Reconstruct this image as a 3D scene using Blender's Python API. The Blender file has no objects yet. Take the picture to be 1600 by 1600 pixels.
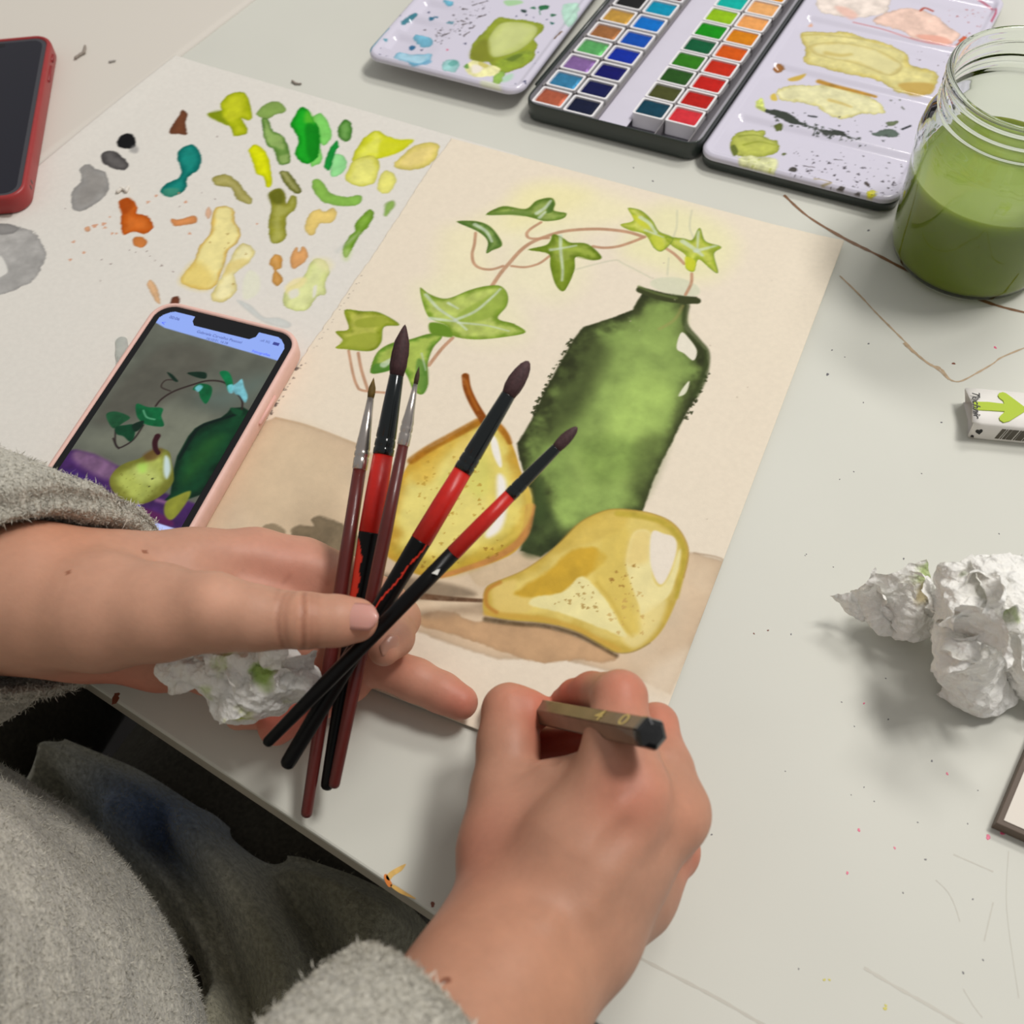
import bpy, math, random
import numpy as np
from mathutils import Vector, Matrix

# ------------------------------------------------------------------ camera
# measured from the A4 sheet on the table: all lengths below are millimetres, table top = z 0
FOC = 1800.0
RC = np.array([[0.9188589, 0.39360665, -0.02778699],
               [0.31639428, -0.77702611, -0.54417376],
               [-0.23578163, 0.49122726, -0.83851226]])
TC = np.array([-32.3131676, -195.99514775, 609.54729034])
CAM = -RC.T @ TC
ZT = 740.0                      # table height above the floor
sc = bpy.context.scene
col = sc.collection

cd = bpy.data.cameras.new('camera')
cd.sensor_width = 36.0
cd.sensor_fit = 'HORIZONTAL'
cd.lens = 36.0 * FOC / 1600.0
cd.clip_start = 0.02
cd.clip_end = 30
cam = bpy.data.objects.new('camera', cd)
col.objects.link(cam)
m = Matrix.Identity(4)
for i in range(3):
    m[i][0] = RC[0][i]; m[i][1] = -RC[1][i]; m[i][2] = -RC[2][i]
m[0][3] = CAM[0] / 1000; m[1][3] = CAM[1] / 1000; m[2][3] = (CAM[2] + ZT) / 1000
cam.matrix_world = m
cd.dof.use_dof = True
cd.dof.focus_distance = 0.47
cd.dof.aperture_fstop = 14.0
sc.camera = cam

# ------------------------------------------------------------------ light
w = bpy.data.worlds.new('world'); sc.world = w
w.use_nodes = True
bg = w.node_tree.nodes['Background']
bg.inputs[0].default_value = (1.0, 0.985, 0.965, 1)
bg.inputs[1].default_value = 0.35


def area(name, loc, target, sx, sy, power, color=(1, 1, 1)):
    l = bpy.data.lights.new(name, 'AREA')
    l.shape = 'RECTANGLE'; l.size = sx; l.size_y = sy
    l.energy = power; l.color = color
    o = bpy.data.objects.new(name, l); col.objects.link(o)
    o.location = (loc[0], loc[1], loc[2] + ZT / 1000)
    d = Vector((target[0] - loc[0], target[1] - loc[1], target[2] - loc[2]))
    o.rotation_euler = d.to_track_quat('-Z', 'Y').to_euler()
    return o


area('ceiling_panel_right', (0.80, 0.40, 1.85), (0.1, -0.2, 0), 0.40, 0.32, 19, (1.0, 0.97, 0.93))
area('ceiling_panel_back', (0.50, 1.05, 1.70), (0.1, -0.2, 0), 0.7, 0.22, 12.5, (1.0, 0.97, 0.93))

sc.view_settings.view_transform = 'Standard'
sc.view_settings.look = 'None'
sc.view_settings.exposure = 0.0
sc.view_settings.gamma = 1.0
sc.view_settings.use_curve_mapping = False


# ------------------------------------------------------------------ helpers
def at(u, v, z=0.0):
    d = RC.T @ np.array([(u - 800) / FOC, (v - 800) / FOC, 1.0])
    s = (z - CAM[2]) / d[2]
    return CAM + s * d


def at_many(pts, z=0.0):
    p = np.asarray(pts, float)
    d = np.stack([(p[:, 0] - 800) / FOC, (p[:, 1] - 800) / FOC, np.ones(len(p))], 1) @ RC
    s = (z - CAM[2]) / d[:, 2]
    return CAM + s[:, None] * d


def proj(p):
    P = RC @ np.asarray(p, float) + TC
    return P[0] / P[2] * FOC + 800, P[1] / P[2] * FOC + 800


def mmpx(p):
    return (RC[2] @ np.asarray(p, float) + TC[2]) / FOC


def crop(ox, oy, s):
    return lambda pts: [(ox + x / s, oy + y / s) for x, y in pts]


def s2l(c):
    c = np.asarray(c, float)
    c = np.clip(c, 0, 1)
    return np.where(c <= 0.04045, c / 12.92, ((c + 0.055) / 1.055) ** 2.4)


def rgb(r, g, b):
    return tuple(s2l(np.array([r, g, b]) / 255.0))


def hash3(ix, iy, iz, seed):
    h = (ix.astype(np.int64) * 374761393 + iy.astype(np.int64) * 668265263 + iz.astype(np.int64) * 2147483647 + seed * 974634777)
    h = (h ^ (h >> 13)) * 1274126177
    h = h & 0x7fffffff
    return ((h ^ (h >> 16)) & 0xffff) / 65535.0


def vnoise(p, seed=0):
    """value noise, p (N,3) -> -1..1"""
    p = np.asarray(p, float)
    i = np.floor(p); f = p - i; f = f * f * (3 - 2 * f)
    x, y, z = i[:, 0], i[:, 1], i[:, 2]
    r = 0
    for dx in (0, 1):
        for dy in (0, 1):
            for dz in (0, 1):
                wgt = (f[:, 0] if dx else 1 - f[:, 0]) * (f[:, 1] if dy else 1 - f[:, 1]) * (f[:, 2] if dz else 1 - f[:, 2])
                r = r + wgt * hash3(x + dx, y + dy, z + dz, seed)
    return r * 2 - 1


def fbm(p, seed=0, octv=3):
    r = 0; a = 1.0; s = 0
    p = np.asarray(p, float)
    for k in range(octv):
        r = r + a * vnoise(p * (2.03 ** k), seed + k * 7); s += a; a *= 0.5
    return r / s


def fbm2(x, y, sc_, seed=0, octv=3):
    return fbm(np.stack([x / sc_, y / sc_, np.zeros_like(x)], 1), seed, octv)


def tag(o, label=None, cat=None, group=None, kind=None):
    if label: o['label'] = label
    if cat: o['category'] = cat
    if group: o['group'] = group
    if kind: o['kind'] = kind
    return o


def empty(name, loc, label=None, cat=None, group=None):
    o = bpy.data.objects.new(name, None)
    o.empty_display_size = 0.02
    o.location = (loc[0] / 1000, loc[1] / 1000, (loc[2] + ZT) / 1000)
    col.objects.link(o)
    return tag(o, label, cat, group)


def mesh_obj(name, V, F, mat, parent=None, smooth=True, colors=None):
    """V in world mm; F: (n,k) array or a list of index lists."""
    V = np.asarray(V, float) / 1000.0
    V = V + np.array([0, 0, ZT / 1000])
    if parent is not None:
        q = parent
        while q is not None:
            V = V - np.array(q.location); q = q.parent
    me = bpy.data.meshes.new(name)
    if isinstance(F, np.ndarray):
        n, k = F.shape
        me.vertices.add(len(V)); me.vertices.foreach_set('co', V.astype(np.float32).ravel())
        me.loops.add(n * k); me.loops.foreach_set('vertex_index', F.astype(np.int32).ravel())
        me.polygons.add(n); me.polygons.foreach_set('loop_start', np.arange(0, n * k, k, dtype=np.int32))
        me.update(calc_edges=True)
    else:
        me.from_pydata([tuple(v) for v in V], [], [tuple(int(i) for i in f) for f in F])
        me.update()
    if smooth:
        me.polygons.foreach_set('use_smooth', np.ones(len(me.polygons), bool))
    if colors is not None:
        a = me.color_attributes.new('Col', 'FLOAT_COLOR', 'POINT')
        c4 = np.ones((len(V), 4), np.float32); c4[:, :3] = s2l(colors)
        a.data.foreach_set('color', c4.ravel())
    if mat: me.materials.append(mat)
    o = bpy.data.objects.new(name, me)
    col.objects.link(o)
    if parent is not None: o.parent = parent
    return o


def bevel(o, wmm, seg=2, angle=40):
    b = o.modifiers.new('bevel', 'BEVEL'); b.width = wmm / 1000; b.segments = seg
    b.limit_method = 'ANGLE'; b.angle_limit = math.radians(angle)
    return o


def grid_faces(nu, nv, wrap_u=False):
    i = np.arange(nu if wrap_u else nu - 1)[:, None]; j = np.arange(nv - 1)[None, :]
    i2 = (i + 1) % nu
    a = (i * nv + j).ravel(); b = (i2 * nv + j).ravel(); c = (i2 * nv + j + 1).ravel(); d = (i * nv + j + 1).ravel()
    return np.stack([a, b, c, d], 1)


def box(x0, x1, y0, y1, z0, z1, shear=0.0):
    V = np.array([(x + shear * y, y, z) for z in (z0, z1) for y in (y0, y1) for x in (x0, x1)], float)
    F = [(0, 2, 3, 1), (4, 5, 7, 6), (0, 1, 5, 4), (2, 6, 7, 3), (0, 4, 6, 2), (1, 3, 7, 5)]
    return V, F


def join(parts):
    V = []; F = []; n = 0
    for v, f in parts:
        V.append(np.asarray(v, float)); F += [tuple(int(i) + n for i in q) for q in f]; n += len(v)
    return np.concatenate(V), F


def rrect(hx, hy, r, n=6):
    pts = []
    for cx, cy, a0 in ((hx - r, hy - r, 0), (-hx + r, hy - r, 90), (-hx + r, -hy + r, 180), (hx - r, -hy + r, 270)):
        for k in range(n + 1):
            a = math.radians(a0 + 90 * k / n)
            pts.append((cx + r * math.cos(a), cy + r * math.sin(a)))
    return np.array(pts)


def loft(loops, cap0=True, cap1=True):
    """loops: list of (n,3) arrays -> closed skin"""
    n = len(loops[0]); V = np.concatenate(loops); F = []
    for k in range(len(loops) - 1):
        for i in range(n):
            j = (i + 1) % n
            F.append((k * n + i, k * n + j, (k + 1) * n + j, (k + 1) * n + i))
    if cap0: F.append(tuple(range(n - 1, -1, -1)))
    if cap1: F.append(tuple((len(loops) - 1) * n + i for i in range(n)))
    return V, F


def frame_of(axis, up=(0, 0, 1)):
    a = np.asarray(axis, float); a = a / np.linalg.norm(a)
    u = np.cross(up, a)
    if np.linalg.norm(u) < 1e-6: u = np.array([1.0, 0, 0])
    u = u / np.linalg.norm(u); v = np.cross(a, u)
    return a, u, v


# ------------------------------------------------------------------ materials
MATS = {}


def mat(name, color=None, rough=0.5, metal=0.0, attr=False, noise=0.0, nscale=200.0, bump=0.0, bscale=400.0, bdist=0.0005,
        sss=0.0, sss_r=(1, 0.35, 0.2), sss_s=0.004, coat=0.0, spec=0.5, emit=0.0, trans=0.0, ior=1.45, sheen=0.0, detail=3.0):
    if name in MATS: return MATS[name]
    mt = bpy.data.materials.new(name); mt.use_nodes = True
    nt = mt.node_tree; b = nt.nodes['Principled BSDF']
    b.inputs['Roughness'].default_value = rough; b.inputs['Metallic'].default_value = metal
    b.inputs['Specular IOR Level'].default_value = spec; b.inputs['IOR'].default_value = ior
    b.inputs['Coat Weight'].default_value = coat; b.inputs['Transmission Weight'].default_value = trans
    if sheen: b.inputs['Sheen Weight'].default_value = sheen
    src = None
    if attr:
        a = nt.nodes.new('ShaderNodeAttribute'); a.attribute_name = 'Col'; src = a.outputs['Color']
    tc = nt.nodes.new('ShaderNodeTexCoord')
    if noise:
        n = nt.nodes.new('ShaderNodeTexNoise'); n.inputs['Scale'].default_value = nscale; n.inputs['Detail'].default_value = detail
        nt.links.new(tc.outputs['Object'], n.inputs['Vector'])
        r = nt.nodes.new('ShaderNodeMapRange'); r.inputs['From Min'].default_value = 0.3; r.inputs['From Max'].default_value = 0.7
        r.inputs['To Min'].default_value = 1 - noise; r.inputs['To Max'].default_value = 1 + noise
        nt.links.new(n.outputs['Fac'], r.inputs['Value'])
        mx = nt.nodes.new('ShaderNodeVectorMath'); mx.operation = 'SCALE'
        if src: nt.links.new(src, mx.inputs[0])
        else: mx.inputs[0].default_value = color
        nt.links.new(r.outputs['Result'], mx.inputs['Scale']); src = mx.outputs['Vector']
    if src: nt.links.new(src, b.inputs['Base Color'])
    elif color is not None: b.inputs['Base Color'].default_value = (*color, 1)
    if bump:
        n = nt.nodes.new('ShaderNodeTexNoise'); n.inputs['Scale'].default_value = bscale; n.inputs['Detail'].default_value = 4
        nt.links.new(tc.outputs['Object'], n.inputs['Vector'])
        bm = nt.nodes.new('ShaderNodeBump'); bm.inputs['Strength'].default_value = bump; bm.inputs['Distance'].default_value = bdist
        nt.links.new(n.outputs['Fac'], bm.inputs['Height']); nt.links.new(bm.outputs['Normal'], b.inputs['Normal'])
    if sss:
        b.inputs['Subsurface Weight'].default_value = sss
        b.inputs['Subsurface Radius'].default_value = sss_r; b.inputs['Subsurface Scale'].default_value = sss_s
    if emit:
        if src: nt.links.new(src, b.inputs['Emission Color'])
        else: b.inputs['Emission Color'].default_value = (*color, 1)
        b.inputs['Emission Strength'].default_value = emit
    MATS[name] = mt
    return mt


# ------------------------------------------------------------------ brushwork on flat sheets (point colours in sheet millimetres)
def catmull(P, n=6, closed=True):
    P = np.asarray(P, float); N = len(P); out = []
    rng = range(N) if closed else range(N - 1)
    for i in rng:
        if closed: p0, p1, p2, p3 = P[(i - 1) % N], P[i], P[(i + 1) % N], P[(i + 2) % N]
        else: p0, p1, p2, p3 = P[max(i - 1, 0)], P[i], P[i + 1], P[min(i + 2, N - 1)]
        for k in range(n):
            s = k / n
            out.append(0.5 * (2 * p1 + (p2 - p0) * s + (2 * p0 - 5 * p1 + 4 * p2 - p3) * s * s + (3 * p1 - p0 - 3 * p2 + p3) * s ** 3))
    if not closed: out.append(P[-1])
    return np.array(out)


def seg_d2(x, y, a, b):
    bx, by = b[0] - a[0], b[1] - a[1]
    L = bx * bx + by * by + 1e-12
    s = np.clip(((x - a[0]) * bx + (y - a[1]) * by) / L, 0, 1)
    dx = x - a[0] - s * bx; dy = y - a[1] - s * by
    return dx * dx + dy * dy, s


def poly_sd(x, y, P):
    d = np.full(x.shape, 1e18); ins = np.zeros(x.shape, bool); N = len(P)
    for i in range(N):
        a, b = P[i], P[(i + 1) % N]
        d = np.minimum(d, seg_d2(x, y, a, b)[0])
        if a[1] != b[1]:
            c = ((a[1] > y) != (b[1] > y)) & (x < (b[0] - a[0]) * (y - a[1]) / (b[1] - a[1]) + a[0])
            ins ^= c
    d = np.sqrt(d)
    return np.where(ins, -d, d)


def sstep(a, b, x):
    s = np.clip((x - a) / (b - a), 0, 1)
    return s * s * (3 - 2 * s)


class Canvas:
    """colours on the points of a sheet; shapes are given as pixels of the photograph and laid on the plane z"""

    def __init__(self, x, y, base, z=0.0):
        self.x = x; self.y = y; self.z = z; self.k = 0
        self.c = np.tile(np.array(base, float), (len(x), 1))

    def _sub(self, P, mg):
        lo = P.min(0) - mg; hi = P.max(0) + mg
        return np.nonzero((self.x > lo[0]) & (self.x < hi[0]) & (self.y > lo[1]) & (self.y < hi[1]))[0]

    def _mm(self, pts):
        return at_many(pts, self.z)[:, :2]

    def fill(self, pts, c, soft=0.35, a=1.0, smooth=True, edge=0.0, edgew=0.8, noise=0.0, ns=5.0, c2=None, w2=5.0, wob=0.0, ws=2.0, mul=False):
        self.k += 1
        P = self._mm(pts)
        if smooth: P = catmull(P, 5)
        i = self._sub(P, soft + wob + 0.5)
        if not len(i): return
        x, y = self.x[i], self.y[i]
        sd = poly_sd(x, y, P)
        if wob: sd = sd + wob * fbm2(x, y, ws, self.k, 3)
        mk = sstep(soft, -soft, sd) * a
        cc = np.tile(np.array(c, float), (len(i), 1))
        if c2 is not None:
            t = sstep(0, w2, -sd + (w2 * 0.5 * fbm2(x, y, ns, self.k + 3) if noise else 0))
            cc = cc + (np.array(c2, float) - cc) * t[:, None]
        if edge: cc = cc * (1 - edge * np.exp(-np.maximum(-sd, 0) / edgew))[:, None]
        if noise: cc = cc * (1 + noise * fbm2(x, y, ns, self.k + 11))[:, None]
        o = self.c[i]
        if mul: cc = o * cc / 255.0
        self.c[i] = o + (cc - o) * mk[:, None]

    def stroke(self, pts, c, wpx, w1=None, soft=0.25, a=1.0, smooth=True, noise=0.0, ns=4.0):
        self.k += 1
        P = self._mm(pts)
        px = np.mean([mmpx((p[0], p[1], self.z)) for p in P])
        wa = wpx * px / 2; wb = (w1 if w1 is not None else wpx) * px / 2
        if smooth and len(P) > 2: P = catmull(P, 5, False)
        i = self._sub(P, max(wa, wb) + soft + 0.3)
        if not len(i): return
        x, y = self.x[i], self.y[i]
        best = np.full(len(i), 1e9); N = len(P)
        for k in range(N - 1):
            d2, s = seg_d2(x, y, P[k], P[k + 1])
            best = np.minimum(best, np.sqrt(d2) - (wa + (wb - wa) * (k + s) / (N - 1)))
        mk = sstep(soft, -soft, best) * a
        cc = np.tile(np.array(c, float), (len(i), 1))
        if noise: cc = cc * (1 + noise * fbm2(x, y, ns, self.k + 5))[:, None]; mk = mk * np.clip(1 + 2 * noise * fbm2(x, y, ns * .6, self.k + 9), 0, 1)
        o = self.c[i]
        self.c[i] = o + (cc - o) * mk[:, None]

    def dots(self, items, c, a=0.9, soft=0.25):
        """items: (px, py, radius px)"""
        for u, v, r in items:
            p = at(u, v, self.z)[:2]; R = r * mmpx((p[0], p[1], self.z))
            i = self._sub(np.array([p]), R + soft)
            if not len(i): continue
            an = np.arctan2(self.y[i] - p[1], self.x[i] - p[0])
            d = np.hypot(self.x[i] - p[0], self.y[i] - p[1]) - R * (1 + 0.25 * np.sin(an * 3 + u) + 0.15 * np.sin(an * 5 + v))
            mk = sstep(soft, -soft, d) * a
            self.c[i] += (np.array(c, float) - self.c[i]) * mk[:, None]

    def spatter(self, poly, n, c, r0=0.8, r1=2.5, a=0.8, seed=1, smooth=True):
        rnd = random.Random(seed)
        P = np.array(poly, float)
        lo, hi = P.min(0), P.max(0); out = []
        for _ in range(n * 8):
            if len(out) >= n: break
            u = rnd.uniform(lo[0], hi[0]); v = rnd.uniform(lo[1], hi[1])
            if poly_sd(np.array([u]), np.array([v]), P)[0] < 0:
                out.append((u, v, r0 + (r1 - r0) * rnd.random() ** 2))
        self.dots(out, c, a)

    def col(self):
        return np.clip(self.c / 255.0, 0, 1)


def sheet_grid(O, U, Vv, nu, nv, step_jit=None):
    """grid on the corner O with edge vectors U, V (mm)"""
    s = np.linspace(0, 1, nu); t = np.linspace(0, 1, nv)
    S, T = np.meshgrid(s, t, indexing='ij')
    X = O[0] + S * U[0] + T * Vv[0]; Y = O[1] + S * U[1] + T * Vv[1]
    return S.ravel(), T.ravel(), X.ravel(), Y.ravel()


# ------------------------------------------------------------------ organic shapes: blended distance field -> surface nets
class Field:
    def __init__(self, lo, hi, h):
        self.lo = np.array(lo, float); self.h = h
        self.n = np.maximum(np.ceil((np.array(hi, float) - self.lo) / h).astype(int) + 1, 4)
        self.D = np.full(tuple(self.n), 50.0, np.float32)

    def _win(self, lo, hi):
        a = np.clip(np.floor((np.array(lo) - self.lo) / self.h).astype(int), 0, self.n)
        b = np.clip(np.ceil((np.array(hi) - self.lo) / self.h).astype(int) + 1, 0, self.n)
        if np.any(b - a < 1): return None
        ax = [(self.lo[i] + self.h * np.arange(a[i], b[i])).astype(np.float32) for i in range(3)]
        sl = tuple(slice(a[i], b[i]) for i in range(3))
        return sl, ax[0][:, None, None], ax[1][None, :, None], ax[2][None, None, :]

    @staticmethod
    def smin(a, b, k):
        if k <= 0: return np.minimum(a, b)
        hh = np.maximum(k - np.abs(a - b), 0) / k
        return np.minimum(a, b) - hh * hh * hh * k / 6.0

    def cone(self, a, ra, b, rb, k=4.0, flat=None):
        """capsule with two radii; flat=(axis vector, factor) squashes it along that axis"""
        a = np.asarray(a, float); b = np.asarray(b, float)
        mg = k + 3 + max(ra, rb)
        wn = self._win(np.minimum(a, b) - mg, np.maximum(a, b) + mg)
        if wn is None: return
        sl, X, Y, Z = wn
        ab = b - a; L = max(ab @ ab, 1e-6)
        px, py, pz = X - a[0], Y - a[1], Z - a[2]
        s = np.clip((px * ab[0] + py * ab[1] + pz * ab[2]) / L, 0, 1)
        dx, dy, dz = px - s * ab[0], py - s * ab[1], pz - s * ab[2]
        d2 = dx * dx + dy * dy + dz * dz
        if flat is not None:
            n = np.asarray(flat[0], float); n = n / np.linalg.norm(n)
            q = dx * n[0] + dy * n[1] + dz * n[2]
            d2 = d2 + q * q * (flat[1] ** 2 - 1)
        d = np.sqrt(np.maximum(d2, 0)) - (ra + (rb - ra) * s)
        self.D[sl] = self.smin(self.D[sl], d.astype(np.float32), k)

    def ell(self, c, r, k=4.0, rot=None):
        c = np.asarray(c, float); r = np.asarray(r, float)
        mg = k + 3 + r.max()
        wn = self._win(c - mg, c + mg)
        if wn is None: return
        sl, X, Y, Z = wn
        px, py, pz = X - c[0], Y - c[1], Z - c[2]
        if rot is not None:
            q = [rot[i][0] * px + rot[i][1] * py + rot[i][2] * pz for i in range(3)]
        else: q = [px + 0 * py + 0 * pz, py + 0 * px + 0 * pz, pz + 0 * px + 0 * py]
        k0 = np.sqrt((q[0] / r[0]) ** 2 + (q[1] / r[1]) ** 2 + (q[2] / r[2]) ** 2)
        k1 = np.sqrt((q[0] / r[0] ** 2) ** 2 + (q[1] / r[1] ** 2) ** 2 + (q[2] / r[2] ** 2) ** 2)
        d = k0 * (k0 - 1) / np.maximum(k1, 1e-6)
        self.D[sl] = self.smin(self.D[sl], d.astype(np.float32), k)

    def groove(self, pts, amp, wd):
        """amp > 0 carves along the curve, amp < 0 raises a ridge"""
        P = np.asarray(pts, float)
        wn = self._win(P.min(0) - 3 * wd, P.max(0) + 3 * wd)
        if wn is None: return
        sl, X, Y, Z = wn
        best = None
        for i in range(len(P) - 1):
            a, b = P[i], P[i + 1]; ab = b - a; L = max(ab @ ab, 1e-6)
            px, py, pz = X - a[0], Y - a[1], Z - a[2]
            s = np.clip((px * ab[0] + py * ab[1] + pz * ab[2]) / L, 0, 1)
            d2 = (px - s * ab[0]) ** 2 + (py - s * ab[1]) ** 2 + (pz - s * ab[2]) ** 2
            best = d2 if best is None else np.minimum(best, d2)
        self.D[sl] += (amp * np.exp(-best / (wd * wd))).astype(np.float32)

    def mesh(self):
        D = self.D; n = D.shape
        neg = D < 0
        c8 = [D[i:n[0] - 1 + i, j:n[1] - 1 + j, k:n[2] - 1 + k] for i in (0, 1) for j in (0, 1) for k in (0, 1)]
        cnt = sum((q < 0).astype(np.int8) for q in c8)
        act = (cnt > 0) & (cnt < 8)
        I = np.argwhere(act); idm = np.full(act.shape, -1, np.int64); idm[act] = np.arange(len(I))
        vals = np.stack([q[act] for q in c8], 1).astype(float)
        off = np.array([(i, j, k) for i in (0, 1) for j in (0, 1) for k in (0, 1)], float)
        acc = np.zeros((len(I), 3)); wsum = np.zeros(len(I))
        for a in range(8):
            for b in range(a + 1, 8):
                if np.abs(off[a] - off[b]).sum() != 1: continue
                va, vb = vals[:, a], vals[:, b]
                m_ = (va < 0) != (vb < 0)
                t = np.where(m_, va / np.where(m_, va - vb, 1), 0)
                p = off[a] + t[:, None] * (off[b] - off[a])
                acc += p * m_[:, None]; wsum += m_
        V = self.lo + self.h * (I + acc / wsum[:, None])
        F = []
        for ax in range(3):
            sa = [slice(None)] * 3; sb = [slice(None)] * 3
            sa[ax] = slice(0, -1); sb[ax] = slice(1, None)
            A, B = neg[tuple(sa)], neg[tuple(sb)]
            o1, o2 = [i for i in range(3) if i != ax]
            E = np.argwhere(A != B)
            E = E[(E[:, o1] > 0) & (E[:, o2] > 0) & (E[:, o1] < n[o1] - 1) & (E[:, o2] < n[o2] - 1)]
            if not len(E): continue
            fl = A[tuple(E.T)]
            q = []
            for d1, d2 in ((-1, -1), (0, -1), (0, 0), (-1, 0)):
                e = E.copy(); e[:, o1] += d1; e[:, o2] += d2
                q.append(idm[tuple(e.T)])
            q = np.stack(q, 1)
            if ax == 1: fl = ~fl
            q[~fl] = q[~fl][:, ::-1]
            F.append(q)
        F = np.concatenate(F); F = F[(F >= 0).all(1)]
        return V, F


def vert_normals(V, F):
    N = np.zeros_like(V)
    fn = np.cross(V[F[:, 2]] - V[F[:, 0]], V[F[:, 3 if F.shape[1] > 3 else 1]] - V[F[:, 1]])
    for k in range(F.shape[1]): np.add.at(N, F[:, k], fn)
    return N / np.maximum(np.linalg.norm(N, axis=1, keepdims=True), 1e-9)
# ------------------------------------------------------------------ floor and table
mesh_obj('floor', [(-3000, -3000, -ZT), (3500, -3000, -ZT), (3500, 3500, -ZT), (-3000, 3500, -ZT)], [(0, 1, 2, 3)],
         mat('dark_floor', rgb(38, 34, 32), rough=0.7, noise=0.25, nscale=30)).__setitem__('kind', 'structure')

E0 = at(100, 1041)[:2]; E1 = at(690, 1436)[:2]
ex = (E1 - E0) / np.linalg.norm(E1 - E0); ey = np.array([-ex[1], ex[0]])


def tb(a, b, z):
    q = E0 + ex * a + ey * b
    return (q[0], q[1], z)


table = empty('table', (E0[0], E0[1], -ZT), 'white laminate worktable flecked with dried paint, under everything', 'table')
lam = mat('white_laminate', rgb(211, 211, 201), rough=0.5, spec=0.3, noise=0.03, nscale=9, bump=0.05, bscale=900, bdist=0.0002)
TL, TR, TD = -650.0, 1050.0, 1100.0
ring = [(TL, 0), (TR, 0), (TR, TD), (TL, TD)]


def slab(z0, z1, ins):
    lo = [tb(a + (ins if a < 0 else -ins), b + (ins if b == 0 else -ins), z0) for a, b in ring]
    hi = [tb(a + (ins if a < 0 else -ins), b + (ins if b == 0 else -ins), z1) for a, b in ring]
    return loft([np.array(lo), np.array(hi)])


V, F = slab(-3.0, 0.0, 0.0); bevel(mesh_obj('tabletop', V, F, lam, table, smooth=False), 1.0)
V, F = slab(-21.0, -3.0, 0.8)
mesh_obj('edge_band', V, F, mat('edge_band', rgb(176, 168, 152), rough=0.5, noise=0.06, nscale=60), table, smooth=False)
for a, b in ((TL + 60, 60), (TR - 60, 60), (TR - 60, TD - 60), (TL + 60, TD - 60)):
    c = tb(a, b, 0)
    an = np.linspace(0, 2 * np.pi, 21)[:-1]
    lp = [np.stack([c[0] + 22 * np.cos(an), c[1] + 22 * np.sin(an), 0 * an + z], 1) for z in (-ZT, -21)]
    V, F = loft(lp); mesh_obj('leg', V, F, mat('leg_metal', rgb(60, 60, 62), rough=0.4, metal=0.8), table)


# dried marks and faint grey lines on the laminate: thin raised films that belong to the table
def film(name, pts, c, z=0.06, th=0.08, rough=0.4, smooth=True):
    P = at_many(pts, 0)[:, :2]
    if smooth: P = catmull(P, 5)
    lp = [np.column_stack([P, np.full(len(P), zz)]) for zz in (0.005, z + th)]
    V, F = loft(lp)
    return V, F


def line_film(pts, wpx, z=0.1):
    P = at_many(pts, 0)[:, :2]; P = catmull(P, 6, False); n = len(P)
    T = np.gradient(P, axis=0); T /= np.linalg.norm(T, axis=1, keepdims=True); Nn = np.stack([-T[:, 1], T[:, 0]], 1)
    rnd = np.random.RandomState(len(pts))
    hw = np.array([mmpx((p[0], p[1], 0)) for p in P]) * wpx / 2 * (1 + 0.25 * rnd.randn(n).clip(-1.5, 1.5))
    A = P + Nn * hw[:, None]; B = P - Nn * hw[:, None]
    V = np.concatenate([np.column_stack([A, np.full(n, z)]), np.column_stack([B, np.full(n, z)])])
    F = [(i, n + i, n + i + 1, i + 1) for i in range(n - 1)]
    return V, F


brown = mat('dried_brown', rgb(128, 92, 62), rough=0.5, noise=0.2, nscale=300)
pale_b = mat('dried_tan', rgb(182, 158, 128), rough=0.5, noise=0.15, nscale=300)
V, F = line_film([(1225, 305), (1262, 338), (1318, 372), (1370, 398), (1420, 424), (1470, 446), (1530, 468), (1570, 481), (1640, 497)], 5)
mesh_obj('table_line', V, F, brown, table)
V, F = line_film([(1312, 431), (1340, 458), (1368, 488), (1392, 512), (1416, 536), (1440, 560), (1466, 578), (1482, 592), (1500, 596), (1528, 582), (1552, 568), (1566, 558), (1610, 540)], 2.6)
mesh_obj('table_line', V, F, pale_b, table)
V, F = line_film([(1412, 536), (1430, 552), (1452, 569), (1470, 577), (1483, 593)], 4.5, 0.12)
mesh_obj('table_line', V, F, pale_b, table)
V, F = line_film([(990, 1492), (1060, 1528), (1125, 1562), (1200, 1606)], 5, 0.05)  # faint grey lines laid across the near part of the laminate
mesh_obj('table_line', V, F, mat('pale_grey_film', rgb(197, 194, 182), rough=0.5), table)
V, F = line_film([(1350, 1512), (1400, 1542), (1450, 1570), (1510, 1606)], 5, 0.05)
mesh_obj('table_line', V, F, MATS['pale_grey_film'], table)
for pts, c in (([(1500, 1440), (1490, 1410), (1478, 1390), (1462, 1375)], 1.6), ([(1538, 1470), (1545, 1440), (1552, 1410)], 2.0), ([(1490, 1335), (1520, 1348), (1552, 1362)], 2.2),
               ([(1576, 1330), (1573, 1420), (1592, 1560)], 1.2), ([(1505, 1545), (1520, 1570), (1535, 1590)], 1.4)):
    V, F = line_film(pts, c, 0.05); mesh_obj('scuff', V, F, MATS['pale_grey_film'], table)


def speck_set(name, items, c):
    parts = []
    for u, v, r in items:
        p = at(u, v); R = r * mmpx(p); an = np.linspace(0, 2 * np.pi, 9)[:-1]
        rr = R * (1 + 0.25 * np.sin(an * 2 + u) + 0.15 * np.sin(an * 3 + v))
        lp = [np.stack([p[0] + k * rr * np.cos(an), p[1] + k * rr * np.sin(an), 0 * an + z], 1) for k, z in ((1, 0.0), (0.8, 0.12))]
        parts.append(loft(lp))
    V, F = join(parts)
    o = mesh_obj(name, V, F, mat(name, c, rough=0.4), table, smooth=False); o['kind'] = 'stuff'


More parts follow.
